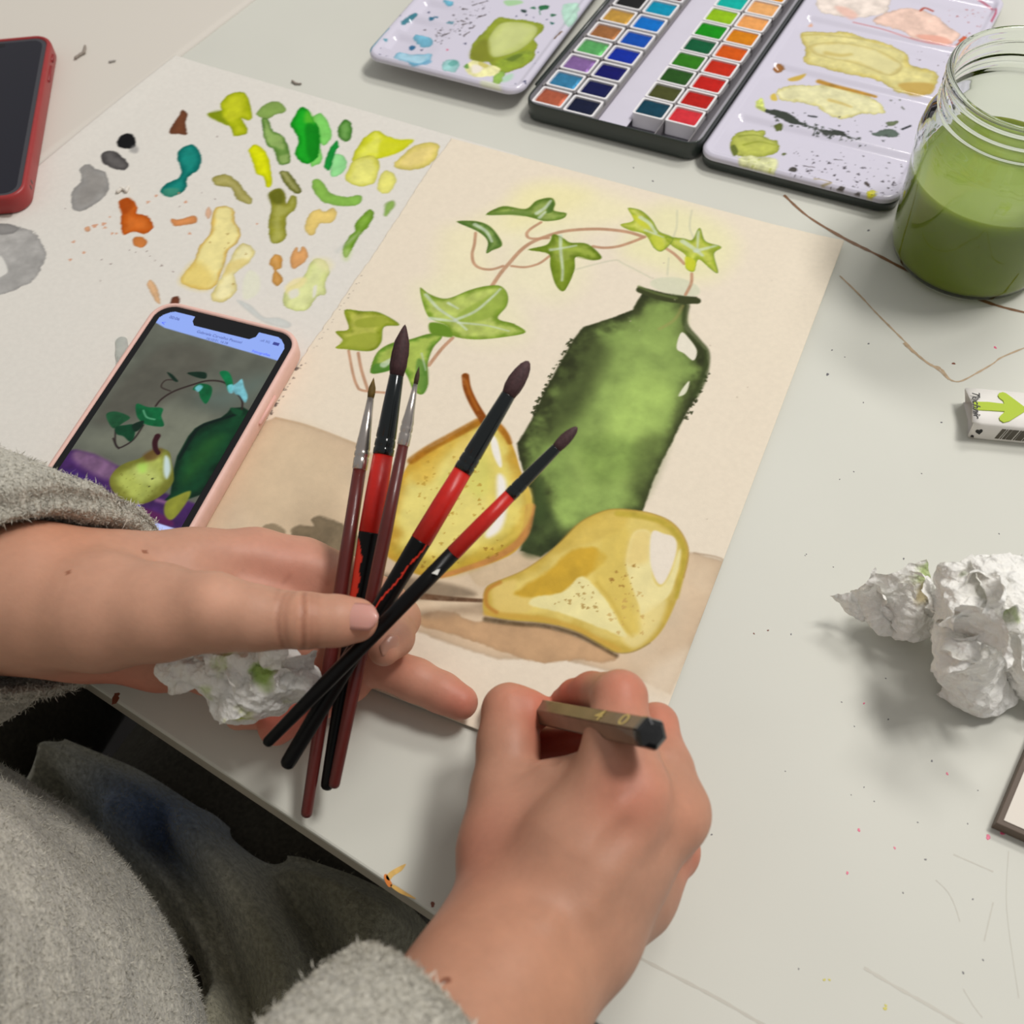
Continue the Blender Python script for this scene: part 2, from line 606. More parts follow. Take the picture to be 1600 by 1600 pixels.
speck_set('dark_specks', [(1293, 585, 2.6), (1471, 660, 1.6), (1300, 547, 1.4), (1357, 537, 1.5), (1320, 558, 1.0), (1222, 362, 1.2), (1357, 360, 2.2), (1349, 629, 1.2),
                          (1440, 740, 1.1), (1334, 737, 1.1), (1312, 749, 1.0), (1412, 873, 1.7), (1561, 834, 1.2), (1236, 991, 1.4), (1315, 1097, 1.2), (1388, 1124, 1.3), (1335, 1135, 1.1), (1456, 1189, 1.8),
                          (1366, 1252, 1.1), (1350, 1230, 1.1), (1330, 1242, 1.0), (1227, 1205, 1.0), (1434, 1285, 1.3), (1446, 1343, 1.8), (1411, 1395, 1.4), (1520, 1405, 1.5), (1512, 1287, 1.2), (1112, 1304, 1.5),
                          (1248, 1514, 1.3), (1020, 283, 1.6), (990, 262, 1.3), (1260, 866, 1.0), (1384, 1060, 1.2), (1302, 886, 1.0), (1258, 868, .9), (1528, 1235, 1.1), (1536, 1500, 1.6), (1505, 1520, 2.0)], rgb(88, 86, 92))
speck_set('pink_specks', [(1544, 1308, 4.0), (1566, 1302, 3.2), (1565, 1267, 3.0), (1342, 1297, 2.6), (1324, 1364, 2.4), (1398, 1325, 2.0), (1350, 1099, 1.7), (1555, 543, 2.4), (1480, 1209, 2.2)], rgb(228, 92, 130))
speck_set('yellow_specks', [(1288, 1531, 2.2), (1296, 1531, 2.0), (1383, 1576, 3.0), (1384, 1571, 2.2)], rgb(206, 196, 70))
speck_set('brown_specks', [(676, 1413, 4.0), (1490, 568, 2.6), (1200, 985, 1.6), (1178, 990, 1.5), (690, 1418, 1.6), (180, 1093, 7.0), (183, 1085, 4.0)], rgb(120, 62, 40))
for nm_, pts, cl in (('x', [(603, 1370), (610, 1362), (622, 1355), (634, 1350), (628, 1360), (616, 1368), (608, 1376)], (228, 186, 104)), ('y', [(600, 1368), (604, 1366), (609, 1374), (613, 1383), (608, 1386), (602, 1378)], (222, 128, 48)), ('z', [(610, 1384), (616, 1383), (634, 1394), (650, 1404), (640, 1402), (622, 1394)], (226, 180, 96))):
    V, F = film(nm_, pts, 0)
    mesh_obj('dried_drip', V, F, mat('drip_' + nm_, rgb(*cl), rough=0.4, noise=0.15, nscale=300), table, smooth=False)


# ------------------------------------------------------------------ sheets
def sheet(name, O, U, Vv, du, hfun, base, paint, matl, label, cat, th=0.35, edgefun=None, group=None):
    lu, lv = np.linalg.norm(U), np.linalg.norm(Vv)
    nu, nv = int(lu / du) + 1, int(lv / du) + 1
    S, T, X, Y = sheet_grid(O, U, Vv, nu, nv)
    if edgefun is not None: X, Y = edgefun(S, T, X, Y)
    Z = hfun(S, T, X, Y)
    cv = Canvas(X, Y, base)
    if paint: paint(cv)
    V = np.stack([X, Y, Z], 1); F = grid_faces(nu, nv)
    # rim skirt gives the sheet its thickness
    idx = np.arange(nu * nv).reshape(nu, nv)
    loop = np.concatenate([idx[:, 0], idx[-1, 1:], idx[-2::-1, -1], idx[0, -2:0:-1]])
    n0 = len(V); R = V[loop].copy(); R[:, 2] -= th
    V = np.concatenate([V, R]); k = len(loop); a = np.arange(k); b = (a + 1) % k
    F2 = np.stack([loop[a], n0 + a, n0 + b, loop[b]], 1)
    cols = np.concatenate([cv.col(), cv.col()[loop]])
    nrm = np.cross(V[F[0, 1]] - V[F[0, 0]], V[F[0, 2]] - V[F[0, 0]])
    if nrm[2] < 0: F = F[:, ::-1]; F2 = F2[:, ::-1]
    o = mesh_obj(name, V, np.concatenate([F, F2]), matl, colors=cols)
    return tag(o, label, cat, group)


paper = mat('watercolour_paper', attr=True, rough=0.72, noise=0.025, nscale=420, bump=0.12, bscale=1400, bdist=0.0003, spec=0.12)
plain = mat('plain_paper', attr=True, rough=0.6, spec=0.3)

# large plain sheet lying at the far left
A = at(415, -12)[:2]; B = at(275, 95)[:2]
d1 = (B - A) / np.linalg.norm(B - A); d2 = np.array([d1[1], -d1[0]])
sheet('paper_sheet', A - d1 * 60, d1 * 260, d2 * 300, 6, lambda S, T, X, Y: 0.45 + 0 * X, (216, 210, 200), None, plain,
      'large plain white sheet under the red phone', 'paper', th=0.4)

# ---- swatch sheet
SO = at(275, 90)[:2]; SX = at(690, 210)[:2]
su = (SX - SO) / np.linalg.norm(SX - SO)
sv = np.array([su[1], -su[0]])
SLEFT = at(0, 312)[:2] - SO
sv2 = SLEFT / np.linalg.norm(SLEFT)


def paint_swatches(c):
    k1 = crop(0, 0, 2.857); k2 = crop(300, 130, 3.81)
    f = c.fill
    kw = dict(noise=0.08, ns=5, wob=0.55, ws=2.2, edge=0.18, edgew=0.9, soft=0.45)
    f(k1([(-80, 1030), (0, 1020), (60, 1020), (150, 1040), (205, 1130), (190, 1200), (150, 1260), (20, 1318), (-60, 1330)]), (172, 170, 167), **{**kw, 'wob': 1.2, 'noise': .12})
    f(k1([(0, 1150), (22, 1170), (38, 1215), (20, 1235), (-10, 1240)]), (222, 220, 214), soft=.5)
    f(k1([(-10, 1010), (40, 1005), (82, 1020), (70, 1045), (0, 1052)]), (150, 148, 146), **kw)
    f(k1([(-10, 960), (30, 945), (58, 958), (50, 975), (0, 978)]), (172, 160, 150), **kw)
    f(k1([(360, 760), (400, 740), (430, 760), (475, 780), (488, 850), (440, 910), (365, 950), (325, 930), (330, 850), (365, 820)]), (158, 156, 153), c2=(150, 147, 143), **{**kw, 'wob': .8})
    f(k1([(455, 700), (480, 680), (520, 685), (575, 735), (555, 765), (500, 755), (465, 735)]), (78, 75, 75), c2=(100, 97, 96), w2=4, **kw)
    f(k1([(525, 640), (545, 610), (590, 605), (608, 640), (600, 665), (560, 670), (530, 660)]), (22, 22, 24), **kw)
    f(k1([(598, 655), (620, 668), (612, 690), (580, 682)]), (150, 148, 146), soft=1.2, a=.7)
    f(k1([(760, 600), (775, 560), (800, 525), (815, 498), (838, 515), (830, 555), (835, 605), (800, 605)]), (112, 66, 42), **kw)
    f(k1([(800, 680), (860, 650), (900, 700), (890, 760), (840, 800), (830, 850), (770, 885), (720, 865), (740, 830), (800, 800), (810, 760), (795, 720)]), (0, 112, 104), c2=(22, 138, 126), w2=4, **kw)
    f(k1([(735, 850), (770, 845), (800, 850), (795, 872), (760, 885), (728, 872)]), (90, 150, 120), soft=1.2, a=.6)
    f(k1([(535, 905), (580, 890), (615, 930), (615, 960), (660, 970), (685, 1020), (650, 1050), (600, 1040), (555, 1055), (540, 1010), (545, 960)]), (198, 92, 18), c2=(212, 112, 40), w2=5, **{**kw, 'wob': .7})
    f(k1([(540, 905), (580, 892), (600, 925), (570, 960), (545, 950)]), (160, 66, 8), soft=1.5, a=.7)
    f(k1([(595, 1070), (640, 1065), (660, 1090), (640, 1110), (605, 1105)]), (216, 132, 66), **kw)
    f(k1([(765, 985), (800, 985), (870, 970), (880, 1000), (830, 1010), (780, 1015)]), (220, 146, 88), **kw)
    f(k1([(920, 950), (935, 930), (945, 960), (930, 985)]), (234, 190, 158), **kw)
    f(k1([(380, 1025), (400, 1018), (408, 1034), (388, 1040)]), (226, 170, 132), **kw)
    c.dots([(139 + 10, 355, 4), (163, 352, 3.4), (165, 358, 2.4), (116, 380, 2.6), (132, 397, 2.6), (111, 408, 2.4), (176, 367, 2.2), (183, 367, 2), (245, 308, 2.4), (232, 318, 2.8), (291, 318, 2.6), (297, 367, 2.6), (280, 304, 2.2), (173, 341, 1.6), (402, 352, 1.4)], (208, 140, 104), .75)
    c.dots([(253, 417, 1.8), (230, 395, 1.2), (174, 415, 1.5), (158, 441, 1), (271, 427, 1.1), (340, 216, 1.3), (243, 409, 1), (203, 393, .9), (337, 313, 1), (316, 303, 1), (281, 325, 1), (213, 396, .9), (235, 402, .9), (160, 408, 1), (103, 328, .9)], (120, 100, 96), .8)
    f(k1([(930, 515), (990, 500), (985, 470), (1030, 425), (1090, 420), (1115, 460), (1128, 520), (1115, 545), (1080, 535), (1105, 575), (1100, 605), (1045, 612), (1030, 575), (960, 540)]), (172, 184, 12), c2=(196, 202, 36), w2=5, **kw)
    f(k1([(930, 515), (985, 500), (1000, 530), (1020, 560), (960, 540)]), (112, 130, 8), soft=1.6, a=.7)
    f(k1([(1148, 510), (1180, 475), (1230, 458), (1270, 480), (1275, 505), (1230, 520), (1190, 540), (1155, 525)]), (136, 168, 84), **kw)
    f(k1([(1170, 545), (1200, 540), (1220, 590), (1260, 610), (1285, 650), (1300, 720), (1275, 742), (1245, 735), (1225, 675), (1190, 650)]), (96, 138, 56), c2=(146, 178, 98), w2=2.5, **kw)
    f(k1([(1225, 660), (1260, 675), (1285, 665), (1290, 690), (1240, 700)]), (80, 125, 45), soft=1.2, a=.6)
    f(k1([(1410, 520), (1440, 515), (1475, 570), (1480, 620), (1450, 655), (1430, 650), (1440, 720), (1410, 745), (1385, 735), (1390, 560)]), (128, 212, 102), **kw)
    f(k1([(1298, 560), (1320, 520), (1345, 485), (1380, 500), (1400, 540), (1425, 580), (1425, 690), (1385, 735), (1345, 730), (1318, 690), (1335, 640), (1315, 590)]), (8, 150, 22), c2=(24, 172, 34), w2=4, **kw)
    f(k1([(1370, 500), (1398, 530), (1400, 560), (1360, 550)]), (110, 196, 50), soft=1.8, a=.7)
    f(k1([(1365, 570), (1400, 558), (1428, 600), (1425, 680), (1395, 725), (1370, 680)]), (4, 122, 18), soft=1.4, a=.7)
    f(k1([(1510, 580), (1540, 540), (1570, 560), (1568, 620), (1545, 640), (1515, 620)]), (72, 132, 46), c2=(110, 162, 80), w2=3, **kw)
    f(k1([(1475, 765), (1490, 700), (1530, 700), (1550, 740), (1525, 780), (1485, 795)]), (152, 226, 150), **kw)
    f(k1([(1450, 740), (1470, 680), (1505, 635), (1512, 660), (1490, 710), (1475, 765), (1455, 760)]), (16, 150, 56), **kw)
    f(k1([(1115, 670), (1140, 650), (1175, 670), (1200, 710), (1215, 790), (1212, 835), (1190, 840), (1180, 800), (1145, 780), (1130, 730), (1115, 690)]), (212, 218, 0), c2=(226, 230, 10), w2=4, **kw)
    f(k1([(950, 800), (1010, 785), (1060, 815), (1100, 865), (1130, 900), (1110, 918), (1060, 895), (1030, 845), (970, 835)]), (168, 160, 84), c2=(184, 176, 106), w2=4, **kw)
    f(k1([(1250, 780), (1280, 770), (1310, 800), (1345, 850), (1330, 870), (1290, 850)]), (112, 116, 46), c2=(158, 158, 96), w2=2.6, **kw)
    f(k1([(1200, 870), (1250, 848), (1275, 880), (1280, 920), (1300, 880), (1325, 890), (1320, 940), (1280, 980), (1275, 1070), (1215, 1090), (1200, 1010), (1215, 930)]), (152, 152, 50), c2=(172, 172, 84), w2=4, **kw)
    f(k1([(1203, 872), (1250, 850), (1272, 880), (1262, 915), (1220, 915)]), (88, 92, 14), soft=1.8, a=.8)
    f(k1([(1395, 820), (1420, 805), (1450, 830), (1480, 870), (1540, 885), (1610, 878), (1605, 918), (1530, 928), (1450, 910), (1405, 870)]), (138, 188, 80), **kw)
    f(k1([(1365, 1010), (1385, 960), (1425, 940), (1450, 950), (1490, 935), (1505, 965), (1480, 1000), (1430, 1005), (1400, 1055), (1370, 1045)]), (232, 204, 120), **kw)
    f(k1([(1205, 1180), (1230, 1140), (1260, 1160), (1255, 1200), (1235, 1215), (1265, 1250), (1240, 1285), (1215, 1260), (1225, 1215)]), (210, 152, 72), c2=(218, 166, 94), w2=3, **kw)
    f(k1([(1300, 1150), (1325, 1110), (1335, 1130), (1352, 1108), (1372, 1130), (1370, 1165), (1320, 1205), (1300, 1185)]), (222, 164, 104), **kw)
    f(k1([(960, 940), (1000, 925), (1045, 945), (1050, 990), (1075, 1040), (1060, 1090), (1020, 1130), (1000, 1200), (960, 1285), (900, 1300), (830, 1280), (810, 1250), (870, 1170), (890, 1110), (940, 1050), (945, 990)]), (226, 190, 98), c2=(238, 226, 156), w2=2.4, **{**kw, 'wob': .5})
    f(k1([(810, 1250), (880, 1170), (960, 1250), (920, 1300), (830, 1282)]), (230, 204, 110), soft=3, a=.7)
    f(k1([(1060, 1110), (1100, 1095), (1140, 1130), (1110, 1180), (1050, 1230), (1060, 1300), (1000, 1355), (945, 1340), (960, 1290), (1010, 1210)]), (234, 220, 150), c2=(238, 230, 176), w2=3, **kw)
    f(k1([(1010, 1190), (1080, 1160), (1110, 1180), (1040, 1220), (1000, 1240)]), (228, 204, 122), soft=1.6, a=.6)
    c.dots([(356, 368, 2.2), (329, 381, 1.6), (358, 382, 1.6), (352, 390, 1.2), (385, 399, 2), (365, 446, 1.8)], (176, 150, 92), .7)
    f(k1([(1370, 1220), (1400, 1165), (1450, 1170), (1475, 1220), (1455, 1260), (1455, 1320), (1420, 1330), (1360, 1395), (1270, 1370), (1280, 1300), (1340, 1260)]), (214, 222, 148), c2=(220, 226, 162), w2=4, **kw)
    f(k1([(1275, 1290), (1310, 1255), (1365, 1245), (1360, 1275), (1290, 1320)]), (238, 224, 164), soft=1.2, a=.8)
    f(k1([(1400, 1290), (1415, 1280), (1412, 1320), (1398, 1335)]), (224, 222, 210), soft=.7); f(k1([(1290, 1310), (1330, 1295), (1335, 1325), (1300, 1340)]), (226, 224, 208), soft=1)
    f(k1([(660, 1280), (675, 1255), (705, 1290), (718, 1360), (690, 1340)]), (234, 190, 144), **kw)
    f(k1([(765, 1345), (790, 1330), (808, 1345), (790, 1372), (765, 1370)]), (112, 62, 42), **kw)
    # right-hand half
    f(k2([(960, 450), (985, 390), (1040, 320), (1100, 290), (1160, 320), (1240, 345), (1320, 350), (1230, 420), (1140, 450), (1060, 470), (970, 480)]), (206, 210, 40), c2=(222, 224, 92), w2=6, **kw)
    f(k2([(1130, 350), (1240, 345), (1320, 350), (1230, 420), (1120, 448)]), (208, 212, 24), soft=1.2, a=.7)
    f(k2([(960, 470), (1060, 440), (1115, 480), (1095, 590), (1040, 620), (980, 620), (915, 580), (930, 530)]), (220, 218, 92), c2=(228, 226, 124), w2=4, **kw)
    f(k2([(1205, 490), (1260, 430), (1330, 380), (1420, 360), (1470, 380), (1450, 460), (1380, 510), (1290, 525), (1220, 515)]), (222, 206, 108), c2=(232, 212, 132), w2=5, **kw)
    f(k2([(1105, 640), (1125, 560), (1160, 525), (1215, 570), (1195, 640), (1150, 665)]), (230, 226, 122), **kw)
    f(k2([(1145, 770), (1160, 720), (1205, 710), (1200, 750), (1155, 800)]), (150, 188, 92), **{**kw, 'soft': 1.0})
    f(k2([(900, 990), (930, 930), (970, 890), (975, 840), (1020, 790), (1060, 760), (1085, 790), (1060, 850), (1010, 900), (985, 940), (950, 1010), (915, 1050)]), (112, 158, 40), c2=(134, 176, 66), w2=4, **kw)
    f(k2([(905, 1000), (950, 1000), (930, 1060), (905, 1055)]), (190, 212, 140), soft=2, a=.6)
    f(k2([(310, 1180), (350, 1120), (400, 1160), (405, 1230), (370, 1280), (310, 1290)]), (226, 226, 206), soft=1)
    f(k2([(270, 1300), (350, 1330), (430, 1400), (520, 1405), (590, 1440), (560, 1465), (430, 1430), (330, 1360)]), (208, 212, 208), soft=.8, edge=.08, edgew=.8)
    f(k2([(720, 1060), (800, 1050), (840, 1090), (800, 1130)]), (234, 226, 176), soft=2.5, a=.6)
    c.stroke([(528, 395), (545, 380), (562, 366)], (190, 195, 190), 6, 3, soft=2, a=.5)


swatch_len = 300.0
sheet('swatch_sheet', SO, su * 215, sv2 * swatch_len, 0.62,
      lambda S, T, X, Y: 0.95 + 0.0 * np.exp(-((S - 1.0) / 0.12) ** 2) * np.exp(-(T / 0.1) ** 2) + 1.2 * np.exp(-(S / .05) ** 2) * (0.5 + 0.5 * np.sin(T * 9)),
      (224, 220, 212), paint_swatches, paper, 'white watercolour sheet covered in green, yellow, orange and grey test dabs', 'paper')


# ---- the painting
def paint_picture(c):
    f = c.fill; k4 = crop(480, 250, 2.2857); k5 = crop(740, 700, 3.636); k6 = crop(480, 500, 3.3333)
    kw = dict(noise=0.05, ns=8)
    # yellow wash behind the vine
    for p, cl, a in (([(560, 250), (660, 190), (800, 110), (900, 95), (1100, 140), (1200, 200), (1000, 260), (760, 280), (600, 300)], (238, 230, 190), .9),
                     ([(480, 270), (560, 250), (640, 300), (660, 420), (560, 460), (470, 440)], (236, 228, 190), .8),
                     ([(740, 230), (900, 220), (960, 260), (1000, 420), (900, 520), (760, 480), (700, 420)], (234, 228, 192), .7),
                     ([(1220, 190), (1320, 170), (1480, 240), (1530, 330), (1470, 420), (1380, 440), (1250, 400), (1120, 330)], (232, 228, 180), .8),
                     ([(400, 450), (640, 440), (740, 480), (780, 640), (600, 660), (420, 560)], (234, 230, 190), .6),
                     ([(760, 110), (900, 90), (1010, 130), (930, 200), (760, 250), (720, 220)], (236, 228, 168), .5)):
        f(k4(p), cl, soft=9, a=a, noise=.02, ns=14)
    # pencil marks
    for p in (([(960, 400), (1090, 368), (1130, 380), (1230, 432)]), ([(1320, 190), (1318, 250), (1300, 300)]), ([(1372, 190), (1365, 250), (1385, 300)]), ([(1290, 360), (1285, 420)])):
        c.stroke(k4(p), (196, 196, 170), 3, soft=.5, a=.55)
    # table wash
    beige = (214, 190, 160)
    f([(415, 662), (432, 656), (480, 668), (556, 697), (640, 745), (800, 830), (880, 870), (1000, 860), (1084, 868), (1132, 882), (1117, 925), (1095, 975), (1072, 1035), (1046, 1088),
       (985, 1060), (905, 1040), (862, 1030), (780, 1034), (700, 1008), (640, 985), (560, 960), (470, 940), (380, 905), (320, 880), (292, 850), (345, 775), (372, 730)], beige, smooth=False, soft=.8, noise=.06, ns=14, edge=.12, edgew=1.2, c2=(216, 196, 168), w2=20, wob=.4)
    f([(1030, 1040), (1075, 1020), (1046, 1092), (1000, 1075)], (226, 210, 186), soft=4, a=.8)
    f([(420, 670), (520, 700), (560, 800), (540, 870), (420, 830), (380, 780)], (212, 190, 158), soft=8, a=.7, noise=.05, ns=10)
    c.stroke([(432, 657), (482, 669), (556, 697)], (196, 170, 138), 4, soft=.5, a=.8)
    c.stroke([(1084, 868), (1132, 882), (1117, 925), (1095, 975)], (170, 146, 120), 3, soft=.5, a=.7)
    # dark blot of shadow paint left of the pear
    f([(455, 835), (470, 822), (492, 826), (486, 815), (505, 810), (535, 822), (560, 840), (590, 880), (560, 930), (500, 905), (470, 880)], (128, 114, 90), soft=.8, noise=.2, ns=4, wob=1.2, ws=4, edge=.15, a=.9)
    f([(412, 828), (428, 822), (446, 832), (440, 842)], (150, 134, 108), soft=.7, wob=.6)
    f([(560, 900), (640, 905), (720, 920), (740, 935), (640, 940), (560, 935)], (120, 104, 84), soft=1.6, a=.7, noise=.15)
    c.stroke([(660, 935), (690, 938), (720, 940), (757, 942)], (98, 72, 52), 11, 6, soft=.5, noise=.2)
    # brown shade in front of lying pear
    f(k5([(-300, 960), (-140, 940), (0, 1000), (90, 1000), (400, 1030), (600, 1090), (810, 1190), (740, 1230), (600, 1212), (400, 1232), (200, 1180), (0, 1110), (-160, 1060), (-330, 1010)]), (196, 160, 122), soft=.7, noise=.08, ns=7, wob=.6, edge=.1)
    f(k5([(-330, 940), (0, 900), (70, 870), (80, 960), (-60, 960), (-250, 980)]), (150, 128, 104), soft=2, a=.6, noise=.2)
    f(k5([(0, 700), (270, 610), (420, 640), (260, 720), (120, 770), (40, 800), (-20, 740)]), (208, 186, 154), soft=.8, noise=.05)
    # bottle
    body = [(996, 452), (1003, 462), (988, 488), (952, 502), (911, 515), (896, 534), (874, 574), (852, 613), (830, 661), (808, 697), (812, 722), (831, 779), (830, 809), (819, 845), (813, 864), (844, 873),
            (880, 850), (940, 815), (1004, 802), (1015, 769), (1031, 730), (1047, 700), (1066, 661), (1086, 626), (1099, 596), (1106, 574), (1103, 552), (1086, 534), (1068, 515), (1071, 495), (1073, 480), (1090, 476), (1088, 468), (1040, 462)]
    f(body, (52, 58, 32), smooth=False, soft=.6, c2=(128, 152, 80), w2=11, noise=.16, ns=6, wob=.3)
    f([(1000, 500), (1050, 510), (1060, 560), (1070, 600), (1020, 720), (990, 780), (930, 800), (890, 760), (900, 690), (930, 600), (960, 540)], (146, 170, 92), soft=7, a=.75, noise=.16, ns=8)
    f([(985, 600), (1030, 590), (1050, 640), (1000, 740), (940, 760), (900, 720), (940, 690), (960, 640)], (172, 200, 106), soft=6, a=.75, noise=.12, ns=7)
    f([(870, 790), (920, 770), (980, 770), (985, 795), (930, 812), (880, 835), (850, 830)], (156, 184, 98), soft=4, a=.7, noise=.15, ns=5)
    f([(905, 700), (950, 685), (1000, 700), (990, 740), (930, 760)], (104, 128, 62), soft=5, a=.55, noise=.25, ns=5)
    f([(900, 545), (930, 530), (950, 560), (900, 660), (850, 690), (860, 630)], (44, 48, 28), soft=6, a=.6, noise=.2, ns=5)
    f([(1000, 690), (1040, 690), (1010, 770), (980, 790)], (60, 70, 36), soft=5, a=.5, noise=.3, ns=4)
    f([(815, 800), (850, 790), (880, 845), (845, 872), (815, 864)], (54, 66, 38), soft=2.5, a=.75, noise=.3, ns=4)
    f([(835, 740), (850, 760), (856, 810), (838, 820), (832, 780)], (66, 84, 44), soft=2.5, a=.7)
    f([(1010, 478), (1068, 490), (1060, 540), (1010, 530)], (138, 162, 86), soft=3, a=.6)
    rn = random.Random(5)
    for (a0, a1, sgn) in (((896, 534), (852, 613), -1), ((852, 613), (836, 655), -1), ((1104, 585), (1070, 655), 1)):
        c.dots([(a0[0] + (a1[0] - a0[0]) * s + sgn * rn.uniform(0, 5), a0[1] + (a1[1] - a0[1]) * s + rn.uniform(-3, 3), rn.uniform(1.5, 4)) for s in np.linspace(0, 1, 16)], (50, 56, 30), .85)
    c.stroke([(1000, 457), (1022, 465), (1050, 472), (1088, 474)], (60, 66, 36), 13, soft=.5)
    c.stroke([(998, 452), (1024, 462), (1056, 470)], (104, 118, 66), 5, soft=.7, a=.7)
    f([(1022, 440), (1060, 438), (1090, 452), (1088, 466), (1050, 464), (1018, 452)], (206, 210, 182), soft=.8, a=.7)
    c.stroke([(1073, 482), (1070, 510), (1090, 536), (1104, 556), (1100, 592), (1086, 622)], (62, 74, 38), 9, soft=.8, a=.8)
    f(k4([(1335, 625), (1318, 680), (1345, 700), (1378, 725), (1390, 690), (1365, 650)]), (230, 224, 206), soft=.4)
    f(k4([(1362, 798), (1337, 828), (1325, 852), (1347, 845), (1360, 820)]), (222, 222, 196), soft=.4)
    # standing pear
    p1 = k6([(885, 540), (800, 590), (700, 650), (600, 700), (540, 750), (490, 840), (445, 1000), (420, 1150), (415, 1235), (480, 1280), (560, 1330), (650, 1350), (750, 1345), (850, 1310), (980, 1270), (1080, 1220), (1130, 1150), (1165, 1050), (1170, 960), (1150, 880), (1110, 790), (1090, 720), (1060, 640), (1030, 580), (980, 545), (930, 530)])
    f(p1, (200, 158, 58), soft=.5, c2=(224, 208, 112), w2=7, noise=.1, ns=7)
    f(k6([(690, 740), (800, 680), (900, 760), (930, 900), (940, 1100), (760, 1230), (600, 1200), (500, 1080), (480, 960), (540, 830), (620, 800)]), (232, 220, 132), soft=3, a=.75, noise=.07, ns=6)
    f(k6([(830, 760), (930, 720), (960, 860), (900, 940), (830, 900), (700, 860)]), (208, 206, 104), soft=3, a=.6)
    f(k6([(540, 745), (620, 690), (720, 650), (800, 640), (700, 760), (640, 860), (540, 850)]), (206, 164, 60), soft=3, a=.6, noise=.15)
    f(k6([(430, 1180), (560, 1220), (760, 1260), (900, 1200), (1000, 1150), (1080, 1090), (1090, 1180), (900, 1290), (700, 1340), (500, 1290)]), (186, 160, 56), soft=3, a=.65, noise=.15, ns=4)
    f(k6([(800, 640), (900, 600), (860, 700), (800, 760), (740, 760)]), (226, 200, 110), soft=2, a=.6)
    c.stroke(k6([(545, 745), (640, 680), (760, 615), (890, 545)]), (162, 100, 22), 13, 15, soft=.9, a=.8, noise=.15)
    c.stroke(k6([(925, 535), (990, 560), (1035, 610), (1055, 650)]), (168, 102, 26), 14, 8, soft=.8, a=.85, noise=.15)
    c.stroke(k6([(1165, 985), (1140, 1110), (1090, 1180), (980, 1250), (850, 1300), (700, 1345)]), (192, 132, 74), 15, 8, soft=.7, a=.9, noise=.1)
    c.stroke(k6([(1150, 900), (1160, 980), (1120, 1090), (1040, 1160), (960, 1200)]), (222, 196, 90), 12, 8, soft=1, a=.6)
    c.stroke(k6([(825, 305), (835, 370), (870, 450), (925, 540)]), (132, 68, 16), 12, 14, soft=.5, noise=.15)
    c.stroke(k6([(830, 330), (850, 400), (890, 480)]), (176, 104, 36), 4, 5, soft=.6, a=.7)
    f(k6([(955, 610), (990, 640), (1015, 760), (1000, 775), (965, 700)]), (240, 236, 226), soft=.7)
    f(k6([(990, 825), (1035, 850), (1040, 1000), (1010, 1100), (950, 1145), (930, 1120), (985, 1020)]), (242, 238, 230), soft=1.4)
    c.spatter(k6([(640, 720), (800, 720), (960, 850), (940, 1080), (700, 1200), (540, 1200), (500, 1000), (560, 860)]), 70, (186, 150, 60), .8, 3.2, .75, 3)
    c.spatter(k6([(500, 1160), (900, 1200), (1060, 1120), (1000, 1240), (700, 1320), (480, 1270)]), 36, (150, 112, 40), .8, 3.4, .7, 4)
    # lying pear
    p2 = k5([(60, 850), (80, 800), (150, 765), (280, 710), (400, 630), (500, 540), (600, 440), (700, 385), (800, 360), (950, 372), (1080, 410), (1160, 470), (1210, 560), (1216, 640), (1190, 750), (1150, 880), (1080, 1030), (1000, 1120), (900, 1170), (800, 1172), (700, 1122), (600, 1062), (480, 1022), (350, 1002), (200, 990), (90, 965), (55, 930)])
    f(p2, (198, 170, 76), soft=.5, c2=(222, 200, 112), w2=6, noise=.06, ns=7)
    f(k5([(220, 840), (300, 790), (450, 690), (560, 590), (680, 580), (760, 640), (640, 740), (540, 830), (430, 850), (300, 862)]), (196, 156, 46), soft=1.2, a=.85, noise=.12, ns=6, wob=.8, ws=4)
    f(k5([(560, 480), (700, 400), (860, 380), (860, 460), (760, 520), (620, 570), (480, 600)]), (208, 180, 86), soft=2, a=.7, noise=.08)
    f(k5([(740, 520), (880, 480), (860, 700), (900, 900), (940, 1080), (860, 1050), (760, 880), (680, 780), (700, 640)]), (216, 190, 92), soft=2, a=.6, noise=.08)
    f(k5([(120, 800), (240, 760), (230, 850), (330, 870), (310, 940), (150, 950), (110, 880)]), (224, 198, 116), soft=1.2, a=.8)
    f(k5([(320, 905), (350, 860), (500, 832), (600, 745), (660, 772), (760, 890), (830, 1010), (866, 1085), (760, 1050), (600, 985), (450, 935)]), (236, 226, 164), soft=.7, noise=.04, wob=.4)
    f(k5([(910, 490), (1000, 488), (1015, 600), (1015, 740), (1060, 800), (1120, 720), (1160, 600), (1180, 605), (1150, 740), (1100, 860), (960, 960), (935, 900), (872, 720), (868, 620)]), (234, 222, 160), soft=.7, noise=.04)
    f(k5([(910, 490), (1000, 488), (1000, 580), (980, 660), (880, 680), (866, 620)]), (228, 202, 126), soft=2, a=.7)
    f(k5([(1012, 490), (1080, 500), (1142, 525), (1150, 600), (1112, 720), (1065, 788), (1025, 745), (1000, 640)]), (234, 224, 208), soft=.6)
    f(k5([(955, 950), (1090, 880), (1060, 1010), (980, 1110), (900, 1150), (840, 1080), (940, 1060)]), (232, 216, 150), soft=1.5, a=.8, noise=.05)
    c.stroke(k5([(820, 385), (950, 400), (1080, 440), (1160, 520), (1192, 600), (1180, 720), (1150, 860)]), (186, 166, 62), 11, 6, soft=1, a=.85, noise=.1)
    c.stroke(k5([(75, 950), (200, 965), (400, 985), (560, 1030), (700, 1095), (820, 1155)]), (204, 164, 72), 10, 8, soft=1, a=.8)
